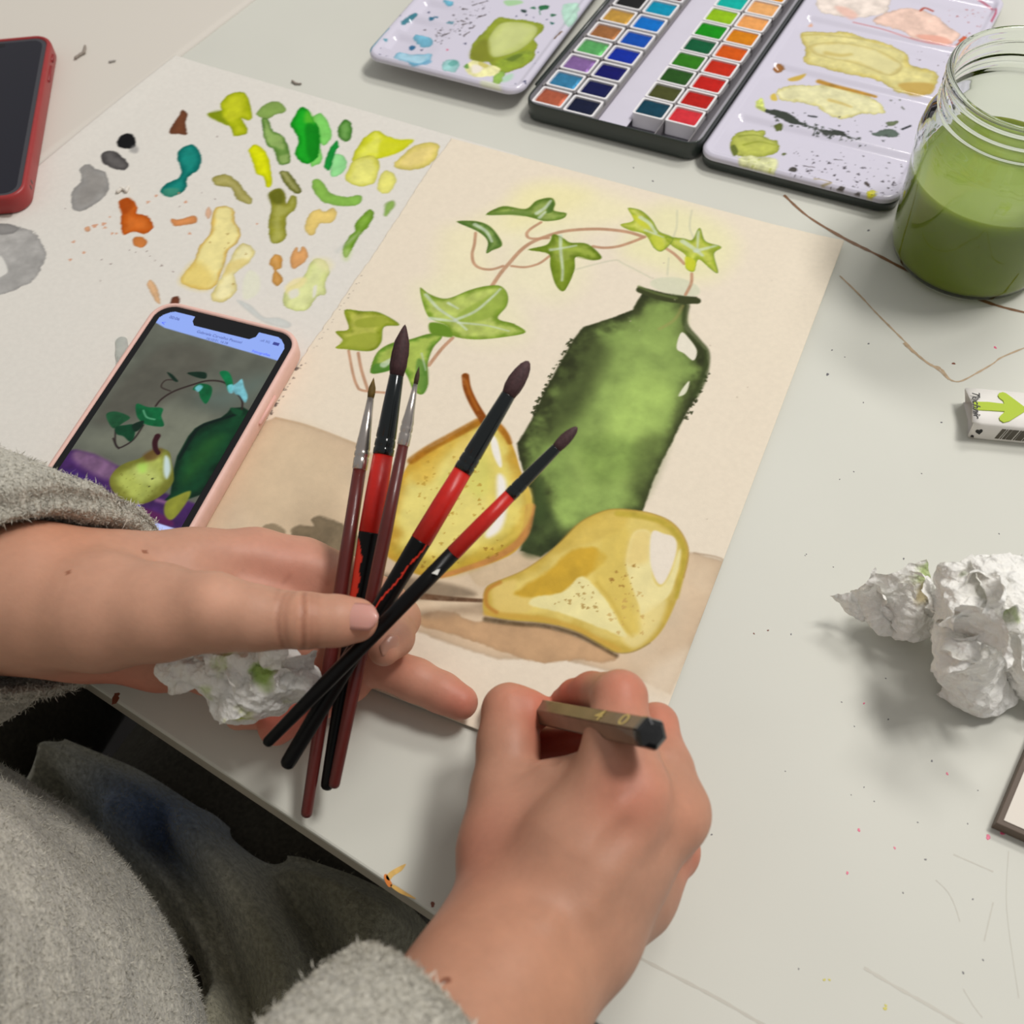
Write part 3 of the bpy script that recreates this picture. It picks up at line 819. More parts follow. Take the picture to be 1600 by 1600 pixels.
    c.stroke(k5([(150, 775), (80, 820), (75, 900), (130, 945)]), (186, 128, 54), 7, 6, soft=.8, a=.85)
    c.stroke(k5([(700, 780), (780, 880), (850, 1010), (900, 1080)]), (200, 172, 76), 6, 4, soft=1.2, a=.6)
    c.stroke(k5([(70, 985), (250, 1010), (400, 1022), (560, 1062), (680, 1118), (810, 1192)]), (92, 74, 50), 9, 6, soft=.9, a=.9, noise=.15)
    c.stroke(p2[:14] + [p2[14]], (170, 136, 60), 2.4, soft=.4, a=.6)
    c.stroke(p2[17:23], (150, 128, 80), 2.4, soft=.4, a=.6)
    c.spatter(k5([(600, 760), (660, 790), (720, 880), (800, 980), (640, 950), (440, 900), (560, 850)]), 26, (176, 146, 84), .9, 3.0, .8, 8)
    c.spatter(k5([(880, 660), (960, 690), (990, 800), (1000, 840), (880, 860), (760, 760), (800, 680)]), 24, (164, 124, 58), .9, 3.6, .7, 9)
    c.spatter(k5([(800, 800), (1000, 830), (1060, 1040), (940, 1120), (820, 1100), (760, 1000)]), 20, (196, 158, 90), .9, 4.0, .6, 10)
    # vine stems
    st = (186, 142, 112)
    for p, w_ in ((([(660, 460), (690, 415), (720, 380), (760, 335), (800, 305), (860, 280), (930, 262), (1040, 256), (1140, 266), (1200, 284)]), 6.5), (([(1020, 318), (1060, 323), (1110, 318), (1160, 302), (1205, 284)]), 5.5),
                  (([(602, 270), (598, 310), (590, 345), (596, 378), (620, 396), (660, 400), (700, 388)]), 5), (([(730, 388), (780, 392), (830, 378), (868, 350)]), 4.5), (([(835, 232), (795, 258), (784, 276), (800, 290), (862, 288)]), 5),
                  (([(1268, 318), (1310, 345), (1345, 380)]), 5.5), (([(1372, 415), (1370, 450), (1350, 490)]), 5), (([(520, 645), (480, 685), (436, 742)]), 6), (([(150, 690), (165, 770), (180, 815), (200, 832), (280, 840)]), 4.5), (([(184, 698), (196, 760), (218, 828)]), 5)):
        c.stroke(k4(p), st, w_, soft=.35, a=.9, noise=.08)
    c.stroke(k4([(1340, 530), (1310, 580), (1258, 612)]), (160, 150, 90), 5, soft=.8, a=.5)
    # leaves
    lv = [([(640, 205), (700, 175), (780, 185), (820, 155), (870, 145), (885, 165), (880, 190), (925, 200), (910, 220), (850, 228), (800, 215), (740, 205)], (92, 122, 40), (146, 166, 84)),
          ([(535, 230), (600, 228), (650, 245), (685, 285), (695, 315), (665, 330), (640, 342), (645, 300), (610, 265)], (80, 112, 44), (128, 154, 80)),
          ([(790, 330), (850, 315), (868, 300), (880, 275), (915, 290), (940, 305), (1000, 310), (1050, 355), (1020, 367), (960, 355), (955, 400), (930, 460), (910, 478), (885, 450), (868, 390), (862, 345)], (98, 122, 26), (148, 166, 66)),
          ([(1145, 182), (1190, 190), (1230, 225), (1255, 265), (1305, 290), (1265, 335), (1235, 320), (1205, 275), (1150, 260), (1118, 240), (1165, 225)], (150, 166, 50), (196, 202, 96)),
          ([(1280, 285), (1340, 290), (1375, 295), (1400, 253), (1420, 300), (1476, 320), (1450, 345), (1465, 412), (1430, 390), (1395, 365), (1380, 408), (1350, 395), (1350, 350), (1300, 315)], (146, 164, 48), (190, 198, 86)),
          ([(405, 466), (440, 490), (500, 505), (580, 475), (640, 460), (690, 460), (715, 490), (712, 530), (680, 575), (740, 595), (780, 625), (700, 642), (600, 650), (520, 637), (500, 600), (440, 575), (415, 525)], (122, 152, 46), (178, 194, 100)),
          ([(135, 546), (200, 550), (260, 555), (330, 597), (275, 605), (265, 660), (230, 690), (150, 685), (103, 680), (130, 655), (103, 622), (150, 612)], (132, 146, 36), (182, 186, 82)),
          ([(228, 768), (250, 700), (300, 665), (370, 650), (440, 630), (482, 640), (450, 680), (430, 740), (432, 810), (412, 846), (380, 830), (358, 780), (330, 750), (280, 765)], (96, 136, 40), (168, 188, 86))]
    for p, a_, b_ in lv:
        f(k4(p), a_, soft=.3, c2=b_, w2=3.6, noise=.12, ns=4)
    # darker lobes and pale veins
    dk = (92, 124, 34)
    f(k4([(440, 590), (500, 600), (520, 640), (470, 636), (440, 625)]), (104, 140, 40), soft=.6)
    f(k4([(150, 640), (230, 625), (262, 640), (220, 685), (140, 684), (120, 665)]), (150, 162, 54), soft=.8, a=.7)
    f(k4([(180, 580), (260, 568), (290, 580), (250, 605), (180, 605)]), (146, 158, 50), soft=.8, a=.7)
    f(k4([(230, 768), (250, 735), (330, 742), (280, 765)]), (70, 124, 44), soft=.8, a=.8)
    f(k4([(395, 720), (430, 745), (432, 812), (412, 844), (390, 800)]), (82, 128, 54), soft=.8, a=.7)
    f(k4([(870, 360), (905, 375), (950, 362), (945, 420), (912, 476), (884, 440)]), (116, 138, 30), soft=1, a=.6)
    f(k4([(860, 170), (880, 160), (878, 190), (855, 200)]), (70, 104, 40), soft=.6, a=.7)
    f(k4([(640, 205), (740, 190), (800, 195), (780, 210), (720, 206)]), (112, 140, 66), soft=.6, a=.6)
    f(k4([(540, 560), (640, 500), (700, 470), (712, 520), (660, 570), (560, 590)]), (140, 166, 60), soft=1, a=.6)
    f(k4([(1350, 355), (1385, 370), (1378, 404), (1352, 394)]), (202, 206, 50), soft=.6, a=.9)
    f(k4([(1160, 205), (1215, 230), (1225, 255), (1185, 240)]), (204, 208, 60), soft=.8, a=.8)
    f(k4([(1225, 285), (1260, 280), (1275, 325), (1245, 325)]), (196, 204, 64), soft=.8, a=.7)
    vein = (202, 214, 196)
    for p, w_ in (([(870, 330), (905, 325), (960, 315)], 6), ([(905, 280), (905, 330), (912, 400), (910, 440)], 6), ([(600, 240), (640, 265), (660, 300)], 7), ([(820, 200), (850, 180), (870, 155)], 7), ([(830, 215), (850, 195)], 6),
                  ([(1190, 215), (1220, 235), (1245, 270)], 8), ([(1205, 260), (1270, 285)], 4), ([(1340, 300), (1385, 330), (1410, 350)], 9), ([(1385, 335), (1460, 315)], 7), ([(1395, 265), (1392, 330)], 5),
                  ([(425, 490), (470, 540), (530, 580), (570, 615)], 6), ([(530, 580), (600, 550), (660, 500), (690, 470)], 6), ([(440, 575), (530, 585)], 7), ([(540, 590), (640, 600), (720, 620)], 4), ([(275, 740), (310, 718)], 12), ([(410, 700), (425, 760)], 3), ([(505, 520), (540, 540)], 5)):
        c.stroke(k4(p), vein, w_, w_ * .6, soft=.6, a=.75, noise=.1)
    for p, *_ in lv:
        c.stroke(k4(p[:len(p) // 2 + 2]), (104, 130, 44), 1.8, soft=.35, a=.55)
    # specks
    c.spatter([(720, 260), (1250, 400), (1150, 700), (1120, 860), (1050, 840), (1100, 600), (700, 300)], 20, (190, 176, 156), .6, 1.4, .7, 22)
    # torn left edge: ink seeping along it
    rn = random.Random(9)
    for s in np.linspace(0, 1, 60):
        if rn.random() < .75:
            u = 560 + (300 - 560) * s; v = 437 + (826 - 437) * s
            c.dots([(u + 5 + rn.uniform(-1, 3), v + rn.uniform(-3, 3), rn.uniform(.6, 2.0 if s > .3 else 1.0))], (96, 84, 78), .75)
    c.dots([(464, 580, 4), (431, 636, 4), (425, 650, 2.6), (443, 612, 2.6), (337, 766, 4), (345, 750, 2.2), (358, 738, 2), (322, 797, 2), (309, 815, 2)], (92, 80, 76), .8)


PO = at(705, 220)[:2]; PX = at(1317, 384)[:2]; PBR = at(993, 1239)[:2]; PBL = at(221, 937)[:2]
print('painting size', np.linalg.norm(PX - PO), np.linalg.norm(PBL - PO), PO, PX, PBR, PBL)


def pic_edge(S, T, X, Y):
    # torn left edge and true corners of the sheet
    X = PO[0] * (1 - S) * (1 - T) + PX[0] * S * (1 - T) + PBR[0] * S * T + PBL[0] * (1 - S) * T
    Y = PO[1] * (1 - S) * (1 - T) + PX[1] * S * (1 - T) + PBR[1] * S * T + PBL[1] * (1 - S) * T
    j = (0.5 * fbm2(Y, 0 * Y, 3.0, 3, 3) + 0.6 * fbm2(Y, 0 * Y, 22.0, 4, 2)) * np.exp(-S / 0.03)
    return X + j, Y


sheet('painting_sheet', PO, np.array([210.0, 0]), np.array([0, -297.0]), 0.48,
      lambda S, T, X, Y: 1.75 + 1.3 * np.exp(-((1 - S) / .06) ** 2) * (0.4 + np.exp(-((T - .1) / .25) ** 2)) + 0.9 * np.exp(-((S - .9) / .05) ** 2) * np.exp(-((T - .12) / .16) ** 2) - 0.0 * T,
      (232, 220, 200), paint_picture, paper, 'cream sheet with an unfinished painting of a green bottle, ivy and two pears', 'painting', edgefun=pic_edge)
# ------------------------------------------------------------------ phones
def phone(name, O, ux, Wd, Lg, th, rc, z0, case_col, label, case_rough=0.55):
    """O = far left corner on the table (world mm), ux = unit vector of the short side, pointing right; the length runs towards the viewer"""
    ux = np.array([ux[0], ux[1], 0.0]); ux /= np.linalg.norm(ux); uy = np.array([-ux[1], ux[0], 0.0])
    C = np.array([O[0], O[1], 0]) + ux * Wd / 2 - uy * Lg / 2
    root = empty(name, (C[0], C[1], z0), label, 'phone')

    def L(p2, z): return np.array([C + ux * p[0] + uy * p[1] + np.array([0, 0, z0 + z]) for p in p2])
    prof = [(-1.6, 0), (-0.5, 0.6), (0, 1.8), (0.0, th - 2.2), (-0.35, th - 0.8), (-1.1, th - 0.1), (-1.9, th), (-2.5, th - 0.3), (-2.6, th - 1.1)]
    loops = [L(rrect(Wd / 2 + o, Lg / 2 + o, rc + o, 8), z) for o, z in prof]
    V, F = loft(loops, True, True)
    case = mesh_obj('case', V, F, mat(name + '_case_' + str(int(case_col[0] * 999)), case_col, rough=case_rough, noise=0.04, nscale=250), root)
    return root, L, C, ux, uy, case


# --- the pink-cased phone showing the reference picture
pTL = at(243, 478, 5); pTR = at(470, 545, 5)
pux = np.array([1.0, 0.080]); PWD, PLG, PTH, PZ0 = 74.8, 151.0, 9.6, 1.95; GZ = PTH - .75
pink, PL, PC, pux3, puy3, pcase = phone('smartphone', (-74.6, -161.4), pux, PWD, PLG, PTH, 11.5, PZ0, rgb(232, 190, 178),
                                 'pink-cased phone lit up with a photo of ivy, a pear and a green bottle')
zt = PZ0 + GZ + .1
gl = PL(rrect(PWD / 2 - 2.5, PLG / 2 - 2.5, 9.5, 8), GZ)
V, F = loft([gl - np.array([0, 0, 1.0]), gl]); glass_black = mat('black_glass', rgb(8, 8, 12), rough=0.08, spec=0.6)
mesh_obj('front_glass', V, F, glass_black, pink, smooth=False)


def screen_paint(c):
    f = c.fill; k = crop(0, 440, 2.857)
    hi = (152, 176, 246)
    f(k([(600, 0), (1400, 200), (1250, 375), (735, 210), (690, 190)]), (150, 176, 248), smooth=False, soft=.3)
    # photo area
    f(k([(735, 206), (1330, 379), (800, 1110), (100, 870), (640, 150)]), (96, 98, 86), smooth=False, soft=.3, noise=.12, ns=9)
    f(k([(720, 290), (960, 340), (700, 560), (420, 620)]), (84, 80, 70), soft=4, a=.6, noise=.1)
    f(k([(600, 640), (760, 560), (980, 640), (800, 800), (560, 760), (420, 700)]), (128, 130, 112), soft=8, a=.7, noise=.1, ns=6)
    f(k([(1000, 560), (1130, 500), (1180, 430), (1080, 450), (900, 520)]), (92, 112, 104), soft=8, a=.6)
    # purple cloth
    f(k([(340, 750), (420, 770), (540, 830), (620, 900), (780, 960), (900, 1000), (800, 1110), (100, 870), (225, 760)]), (66, 36, 88), smooth=False, soft=1, noise=.25, ns=5)
    f(k([(340, 755), (440, 780), (530, 835), (500, 880), (440, 870), (330, 800)]), (132, 100, 126), soft=1.8, a=.8, noise=.2, ns=4)
    f(k([(240, 850), (330, 840), (440, 900), (500, 960), (420, 960), (300, 900)]), (58, 32, 100), soft=2, a=.7, noise=.2)
    f(k([(480, 985), (640, 1010), (760, 1060), (740, 1090), (470, 1005)]), (88, 30, 72), soft=1, a=.8, noise=.2)
    c.stroke(k([(700, 975), (760, 990), (800, 1000)]), (170, 120, 150), 6, soft=1, a=.6)
    # bottle
    bot = k([(1030, 565), (1085, 560), (1150, 600), (900, 950), (800, 985), (735, 975), (760, 950), (775, 840), (790, 780), (840, 690), (870, 655), (910, 632), (985, 608), (1015, 585)])
    f(bot, (10, 40, 22), smooth=False, soft=.5, c2=(16, 62, 34), w2=5, noise=.2)
    f(k([(900, 720), (960, 690), (1000, 700), (900, 830), (820, 900), (840, 800)]), (38, 88, 36), soft=4, a=.7, noise=.2)
    c.stroke(k([(1075, 585), (1015, 605), (910, 640), (865, 680), (800, 790)]), (8, 24, 18), 5, soft=.6, a=.8)
    f(k([(740, 985), (790, 955), (850, 935), (830, 990), (770, 1062), (735, 1040)]), (134, 136, 48), soft=.6, noise=.15)
    # pear
    f(k([(690, 750), (720, 745), (755, 760), (765, 800), (775, 860), (770, 900), (720, 955), (640, 992), (570, 985), (510, 945), (488, 890), (515, 840), (560, 810), (620, 790), (660, 765)]), (112, 112, 40), soft=.5, c2=(164, 172, 82), w2=6, noise=.15, ns=5)
    f(k([(600, 830), (640, 820), (700, 850), (720, 890), (640, 900), (600, 870)]), (186, 196, 110), soft=2.5, a=.7, noise=.15, ns=3)
    f(k([(615, 815), (655, 815), (650, 850), (620, 850)]), (170, 214, 90), soft=1.5, a=.7)
    f(k([(735, 780), (755, 790), (762, 840), (745, 880), (730, 850)]), (206, 226, 236), soft=1.0, a=.85)
    f(k([(640, 775), (690, 745), (725, 750), (700, 790), (660, 800)]), (96, 64, 34), soft=1.4, a=.7)
    c.stroke(k([(703, 690), (692, 715), (694, 745), (706, 765)]), (52, 20, 24), 10, 7, soft=.4)
    c.dots([(238, 748, 2), (233, 760, 1.4)], (60, 60, 30), .8)
    c.spatter(k([(520, 860), (620, 830), (740, 900), (640, 980), (540, 950)]), 24, (110, 108, 40), .6, 1.4, .6, 31)
    # ivy
    g = (12, 92, 50); dk = (16, 40, 26)
    c.stroke(k([(695, 555), (720, 525), (775, 490), (860, 460), (930, 442), (1000, 450), (1050, 490), (1080, 530), (1080, 570)]), (46, 34, 30), 3, soft=.4)
    c.stroke(k([(640, 640), (600, 700), (560, 730), (525, 740), (505, 700)]), (40, 30, 28), 2.6, soft=.4)
    c.stroke(k([(515, 660), (515, 720), (530, 745)]), (40, 30, 28), 2.4, soft=.4)
    c.stroke(k([(790, 440), (740, 440), (720, 470), (760, 488)]), (52, 42, 36), 2.2, soft=.4)
    for p, cl in (([(610, 545), (660, 560), (725, 565), (720, 600), (730, 645), (660, 640), (625, 620), (608, 590)], g), ([(475, 590), (520, 580), (580, 605), (550, 630), (510, 655), (485, 630)], (30, 80, 48)),
                  ([(515, 650), (560, 640), (600, 640), (600, 690), (580, 714), (550, 690), (520, 680)], (14, 62, 36)), ([(590, 640), (640, 620), (635, 645), (605, 670)], dk), ([(860, 480), (890, 455), (940, 465), (945, 500), (920, 545), (895, 520), (885, 490)], g),
                  ([(980, 405), (1015, 400), (1035, 430), (1040, 480), (1020, 490), (1005, 450)], (10, 110, 62)), ([(745, 405), (770, 415), (795, 445), (775, 442)], dk), ([(835, 408), (885, 402), (920, 408), (918, 432), (880, 428)], dk)):
        f(k(p), cl, soft=.35, noise=.2, ns=3)
    for p in ([(1035, 470), (1060, 450), (1080, 435), (1090, 470), (1105, 510), (1095, 540), (1070, 510), (1050, 500)], [(1015, 465), (1040, 460), (1040, 495), (1022, 495)], [(870, 475), (890, 460), (905, 470), (885, 492)]):
        f(k(p), (120, 196, 210), soft=.5, a=.85, noise=.2, ns=2.5)
    c.stroke(k([(640, 575), (655, 605), (690, 615)]), (140, 200, 160), 2.4, soft=.5, a=.7)
    f(k([(1030, 563), (1082, 575), (1070, 600), (1040, 585)]), (20, 70, 40), soft=.5)
    # bright bar under the photo
    f(k([(60, 856), (470, 1003), (840, 1122), (760, 1400), (-100, 1300)]), (190, 202, 255), smooth=False, soft=.4)


sw, sl = PWD - 2 * 5.2, PLG - 2 * 5.2
nu, nv = int(sw / 0.42), int(sl / 0.42)
S, T = np.meshgrid(np.linspace(-1, 1, nu), np.linspace(1, -1, nv), indexing='ij')
S, T = S.ravel(), T.ravel()
X = PC[0] + pux3[0] * S * sw / 2 + puy3[0] * T * sl / 2; Y = PC[1] + pux3[1] * S * sw / 2 + puy3[1] * T * sl / 2
cv = Canvas(X, Y, (188, 200, 253), z=zt)
screen_paint(cv)
V = np.stack([X, Y, np.full(len(X), PZ0 + GZ + .06)], 1); F = grid_faces(nu, nv)[:, ::-1]
# rounded screen corners: drop faces outside
rr = 8.0
qx = np.maximum(np.abs(S * sw / 2) - (sw / 2 - rr), 0); qy = np.maximum(np.abs(T * sl / 2) - (sl / 2 - rr), 0)
keep = np.hypot(qx, qy) < rr
F = F[keep[F].all(1)]
used = np.unique(F); rem = np.full(len(V), -1); rem[used] = np.arange(len(used))
cols = cv.col()[used]
sm = mat('lit_screen', attr=True, rough=0.12, emit=0.97, spec=0.12)
sm.node_tree.nodes['Principled BSDF'].inputs['Base Color'].default_value = (0.004, 0.004, 0.006, 1)
for lk in list(sm.node_tree.links):
    if lk.to_socket.name == 'Base Color': sm.node_tree.links.remove(lk)
scr = mesh_obj('screen', V[used], rem[F], sm, pink, colors=cols)
# notch
nt_ = []
for x, y in [(-17.4, sl / 2 + .3), (-16.0, sl / 2 - .6), (-15.8, sl / 2 - 3.4), (-14, sl / 2 - 5.6), (14, sl / 2 - 5.6), (16.4, sl / 2 - 3.4), (16.6, sl / 2 - .6), (18, sl / 2 + .3)]: nt_.append((x, y))
lp = PL(nt_, GZ + .1); V, F = loft([lp - np.array([0, 0, .02]), lp + np.array([0, 0, .04])])
mesh_obj('notch', V, F[::-1], glass_black, scr, smooth=False)


def text(name, body, loc, xdir, zdir, size, m_, parent, align='LEFT', shear=0.0, ext=0.0, sx=1.0, bold=0.0):
    cu = bpy.data.curves.new(name, 'FONT'); cu.body = body; cu.size = size / 1000; cu.align_x = align; cu.align_y = 'CENTER'; cu.shear = shear; cu.extrude = ext / 1000; cu.offset = bold / 1000
    cu.materials.append(m_)
    o = bpy.data.objects.new(name, cu); col.objects.link(o)
    x = Vector(xdir).normalized(); z = Vector(zdir).normalized(); y = z.cross(x)
    M = Matrix.Identity(4)
    for i in range(3): M[i][0] = x[i] * sx; M[i][1] = y[i]; M[i][2] = z[i]
    l = np.array(loc) / 1000 + np.array([0, 0, ZT / 1000]); q_ = parent
    while q_ is not None: l = l - np.array(q_.location); q_ = q_.parent
    M[0][3], M[1][3], M[2][3] = l
    me = bpy.data.meshes.new_from_object(o); col.objects.unlink(o); bpy.data.objects.remove(o); bpy.data.curves.remove(cu)
    me.name = name; me.transform(M)
    o = bpy.data.objects.new(name, me); col.objects.link(o); o.parent = parent
    return o


navy = mat('screen_ink', rgb(44, 52, 120), rough=0.5, emit=0.7)
blue_i = mat('screen_link', rgb(50, 66, 226), rough=0.5, emit=0.9)
UX = tuple(pux3); UZ = (0, 0, 1)


def on_screen(x, d): return PL([(x, sl / 2 - d)], GZ + .22)[0]


text('clock_text', '00:06', on_screen(-24.6, 4.3), UX, UZ, 2.4, navy, scr, 'CENTER')
text('back_arrow', '<', on_screen(-28.2, 8.6), UX, UZ, 3.6, blue_i, scr, 'CENTER')
text('title_text', 'Gabriele Carvalho Pessoal', on_screen(.5, 8.5), UX, UZ, 2.15, navy, scr, 'CENTER')
text('date_text', '16/10/21, 16:28', on_screen(.5, 10.9), UX, UZ, 1.75, navy, scr, 'CENTER')
text('link_text', 'Fotografias', on_screen(23, 11.6), UX, UZ, 2.04, blue_i, scr, 'CENTER')
text('signal_text', '.ull 5G', on_screen(21.6, 4.6), UX, UZ, 1.9, navy, scr, 'CENTER')
bp = [tuple(p) for p in PL([(25.6, sl / 2 - 3.7), (28.6, sl / 2 - 3.7), (28.6, sl / 2 - 5.4), (25.6, sl / 2 - 5.4)], GZ + .2)]
mesh_obj('battery_icon', bp, [(0, 3, 2, 1)], navy, scr, smooth=False)
text('toolbar_icon', 'o', on_screen(10, 102), UX, UZ, 4, blue_i, scr, 'CENTER')
# side key on the right flank
for (y0, y1, nm) in ((24, 41, 'side_button'),):
    b0 = PC + pux3 * (PWD / 2 - .1) + puy3 * y0 + np.array([0, 0, PZ0 + 5.2]); b1 = PC + pux3 * (PWD / 2 - .1) + puy3 * y1 + np.array([0, 0, PZ0 + 5.2])
    a_, u_, v_ = frame_of(b1 - b0)
    an = np.linspace(0, 2 * np.pi, 13)[:-1]
    lp = [b0 * (1 - s) + b1 * s + r * (np.cos(an)[:, None] * u_ * 1.3 + np.sin(an)[:, None] * v_ * 1.1) for s, r in ((0, .2), (.04, .9), (.96, .9), (1, .2))]
    V, F = loft(lp); mesh_obj(nm, V, F, mat('pink_key', rgb(226, 176, 164), rough=0.5), pcase)

# --- dark phone in a red case, upper left
rTR = at(92, 62, 0); rBR = at(52, 298, 0)
dirL = (rTR - rBR)[:2]; dirL /= np.linalg.norm(dirL)
rux = np.array([dirL[1], -dirL[0]])
rtop = at(88, 66, 6)[:2]
rO = rtop - rux * 68
red, RL, RCn, rux3, ruy3, rcase = phone('smartphone', rO, rux, 68, 135, 11.0, 10, 0.9, rgb(158, 52, 52), 'dark phone in a worn red case, screen off', 0.38)
gl = RL(rrect(68 / 2 - 2.5, 135 / 2 - 2.5, 8.5, 8), 10.3)
V, F = loft([gl - np.array([0, 0, 1.0]), gl])
mesh_obj('front_glass', V, F, mat('grey_bezel', rgb(66, 66, 72), rough=0.25), red, smooth=False)
gl = RL(rrect(68 / 2 - 5.0, 135 / 2 - 4.4, 6, 8), 10.36)
V, F = loft([gl - np.array([0, 0, .04]), gl + np.array([0, 0, .02])])
mesh_obj('screen', V, F, mat('dark_screen', rgb(14, 14, 30), rough=0.05, spec=0.7), red, smooth=False)
cl = RL(rrect(6, 1.6, 1.5, 4) + np.array([2, 135 / 2 - 6.6]), 10.42); V, F = loft([cl - np.array([0, 0, .02]), cl + np.array([0, 0, .02])])
mesh_obj('camera_slot', V, F, glass_black, red, smooth=False)
for y0, y1 in ((30, 44), (48, 54)):
    b0 = RCn + rux3 * 33.9 + ruy3 * y0 + np.array([0, 0, 7.2]); b1 = RCn + rux3 * 33.9 + ruy3 * y1 + np.array([0, 0, 7.2])
    a_, u_, v_ = frame_of(b1 - b0); an = np.linspace(0, 2 * np.pi, 13)[:-1]
    lp = [b0 * (1 - s) + b1 * s + r * (np.cos(an)[:, None] * u_ * 1.4 + np.sin(an)[:, None] * v_ * 1.4) for s, r in ((0, .2), (.05, .8), (.95, .8), (1, .2))]
    V, F = loft(lp); mesh_obj('side_button', V, F, mat('red_key', rgb(142, 44, 46), rough=0.4), rcase)
for y0 in (-55, -51):
    b0 = RCn + rux3 * 33.85 + ruy3 * y0 + np.array([0, 0, 6.6]); an = np.linspace(0, 2 * np.pi, 11)[:-1]
    lp = [b0 + k * rux3 + np.cos(an)[:, None] * ruy3 * .7 + np.sin(an)[:, None] * np.array([0, 0, 1.4]) for k in (0, .25)]
    V, F = loft(lp); mesh_obj('lanyard_hole', V, F, glass_black, rcase, smooth=False)

# ------------------------------------------------------------------ watercolour tin
SH = 0.105                       # the tin is turned a little: its long sides lean right


def sh(x, y): return x + SH * (y - 29.0), y


def sbox(x0, x1, y0, y1, z0, z1):
    V, F = box(x0, x1, y0, y1, z0, z1)
    V[:, 0] += SH * (V[:, 1] - 29.0)
    return V, F


def srr(x0, x1, y0, y1, r, n=6):
    p = rrect((x1 - x0) / 2, (y1 - y0) / 2, r, n) + np.array([(x0 + x1) / 2, (y0 + y1) / 2])
    p[:, 0] += SH * (p[:, 1] - 29.0)
    return p


def sloop(x0, x1, y0, y1, r, z, n=6):
    p = srr(x0, x1, y0, y1, r, n); return np.column_stack([p, np.full(len(p), z)])


tin = empty('watercolour_tin', (80, 120, 0), 'open dark green metal watercolour tin with white mixing palettes folded out on both sides', 'paint box')
dark_tin = mat('dark_green_enamel', rgb(42, 50, 46), rough=0.32, noise=0.06, nscale=120, coat=0.3)
enamel = mat('white_enamel', rgb(212, 208, 222), rough=0.22, coat=0.3, noise=0.015, nscale=80)
X0, X1, Y0, Y1 = 28.6, 125.6, 30.0, 250.0
H = 11.6
V, F = loft([sloop(X0 + 1.5, X1 - 1.5, Y0 + 1.5, Y1 - 1.5, 8, 0), sloop(X0 + .3, X1 - .3, Y0 + .3, Y1 - .3, 8, 1.2), sloop(X0, X1, Y0, Y1, 8, 3), sloop(X0, X1, Y0, Y1, 8, H - .6), sloop(X0 + .2, X1 - .2, Y0 + .2, Y1 - .2, 8, H),
             sloop(X0 + .9, X1 - .9, Y0 + .9, Y1 - .9, 7.3, H), sloop(X0 + 1, X1 - 1, Y0 + 1, Y1 - 1, 7.2, H - .6)], True, False)
mesh_obj('tin_base', V, F, dark_tin, tin)
V, F = loft([sloop(X0 + 1, X1 - 1, Y0 + 1, Y1 - 1, 7.2, H - .6), sloop(X0 + 1.1, X1 - 1.1, Y0 + 1.1, Y1 - 1.1, 7.2, 2.4), sloop(X0 + 4, X1 - 4, Y0 + 4, Y1 - 4, 5, 1.6)], False, True)
mesh_obj('tin_lining', V, F[:-1] + [F[-1]], mat('grey_enamel', rgb(176, 174, 182), rough=0.25, coat=0.3), tin)
metal_g = mat('tin_rail', rgb(150, 146, 148), rough=0.35, metal=0.6)
V, F = sbox(68.5, 84.2, 31.8, 246, 6.6, 7.4); bevel(mesh_obj('centre_tray', V, F, enamel, tin, smooth=False), .3)
V, F = sbox(67.6, 68.5, 31.8, 246, 3, 9.4); mesh_obj('divider_rail', V, F, metal_g, tin, smooth=False)
for x in (49.6, 100.9):
    V, F = sbox(x, x + .6, 31.8, 246, 2, 10.4); mesh_obj('divider_rail', V, F, metal_g, tin, smooth=False)
for x in (31.6, 118.6):
    V, F = sbox(x, x + .6, 31.8, 246, 2, 10.0); mesh_obj('divider_rail', V, F, metal_g, tin, smooth=False)
PITCH = 14.8
for k in range(11):
    for x, y00 in ((31.3, 47.6), (49.3, 47.6), (100.6, 57.4), (118.4, 57.4)):
        y = y00 + k * (15.8 if x < 60 else 14.8)
        V, F = sbox(x, x + 1.1, y - 1.6, y + 1.6, 7, 12.0); bevel(mesh_obj('pan_tab', V, F, metal_g, tin, smooth=False), .2)
# hinge rods
for x, zz in ((X0 - 1.2, 9.6), (X1 + .2, 5.5)):
    P0 = np.array([*sh(x, 48), zz]); P1 = np.array([*sh(x, 235), zz]); a_, u_, v_ = frame_of(P1 - P0)
    an = np.linspace(0, 2 * np.pi, 13)[:-1]
    V, F = loft([p + 1.2 * (np.cos(an)[:, None] * u_ + np.sin(an)[:, None] * v_) for p in (P0, P1)])
    mesh_obj('hinge_rod', V, F, dark_tin, tin)


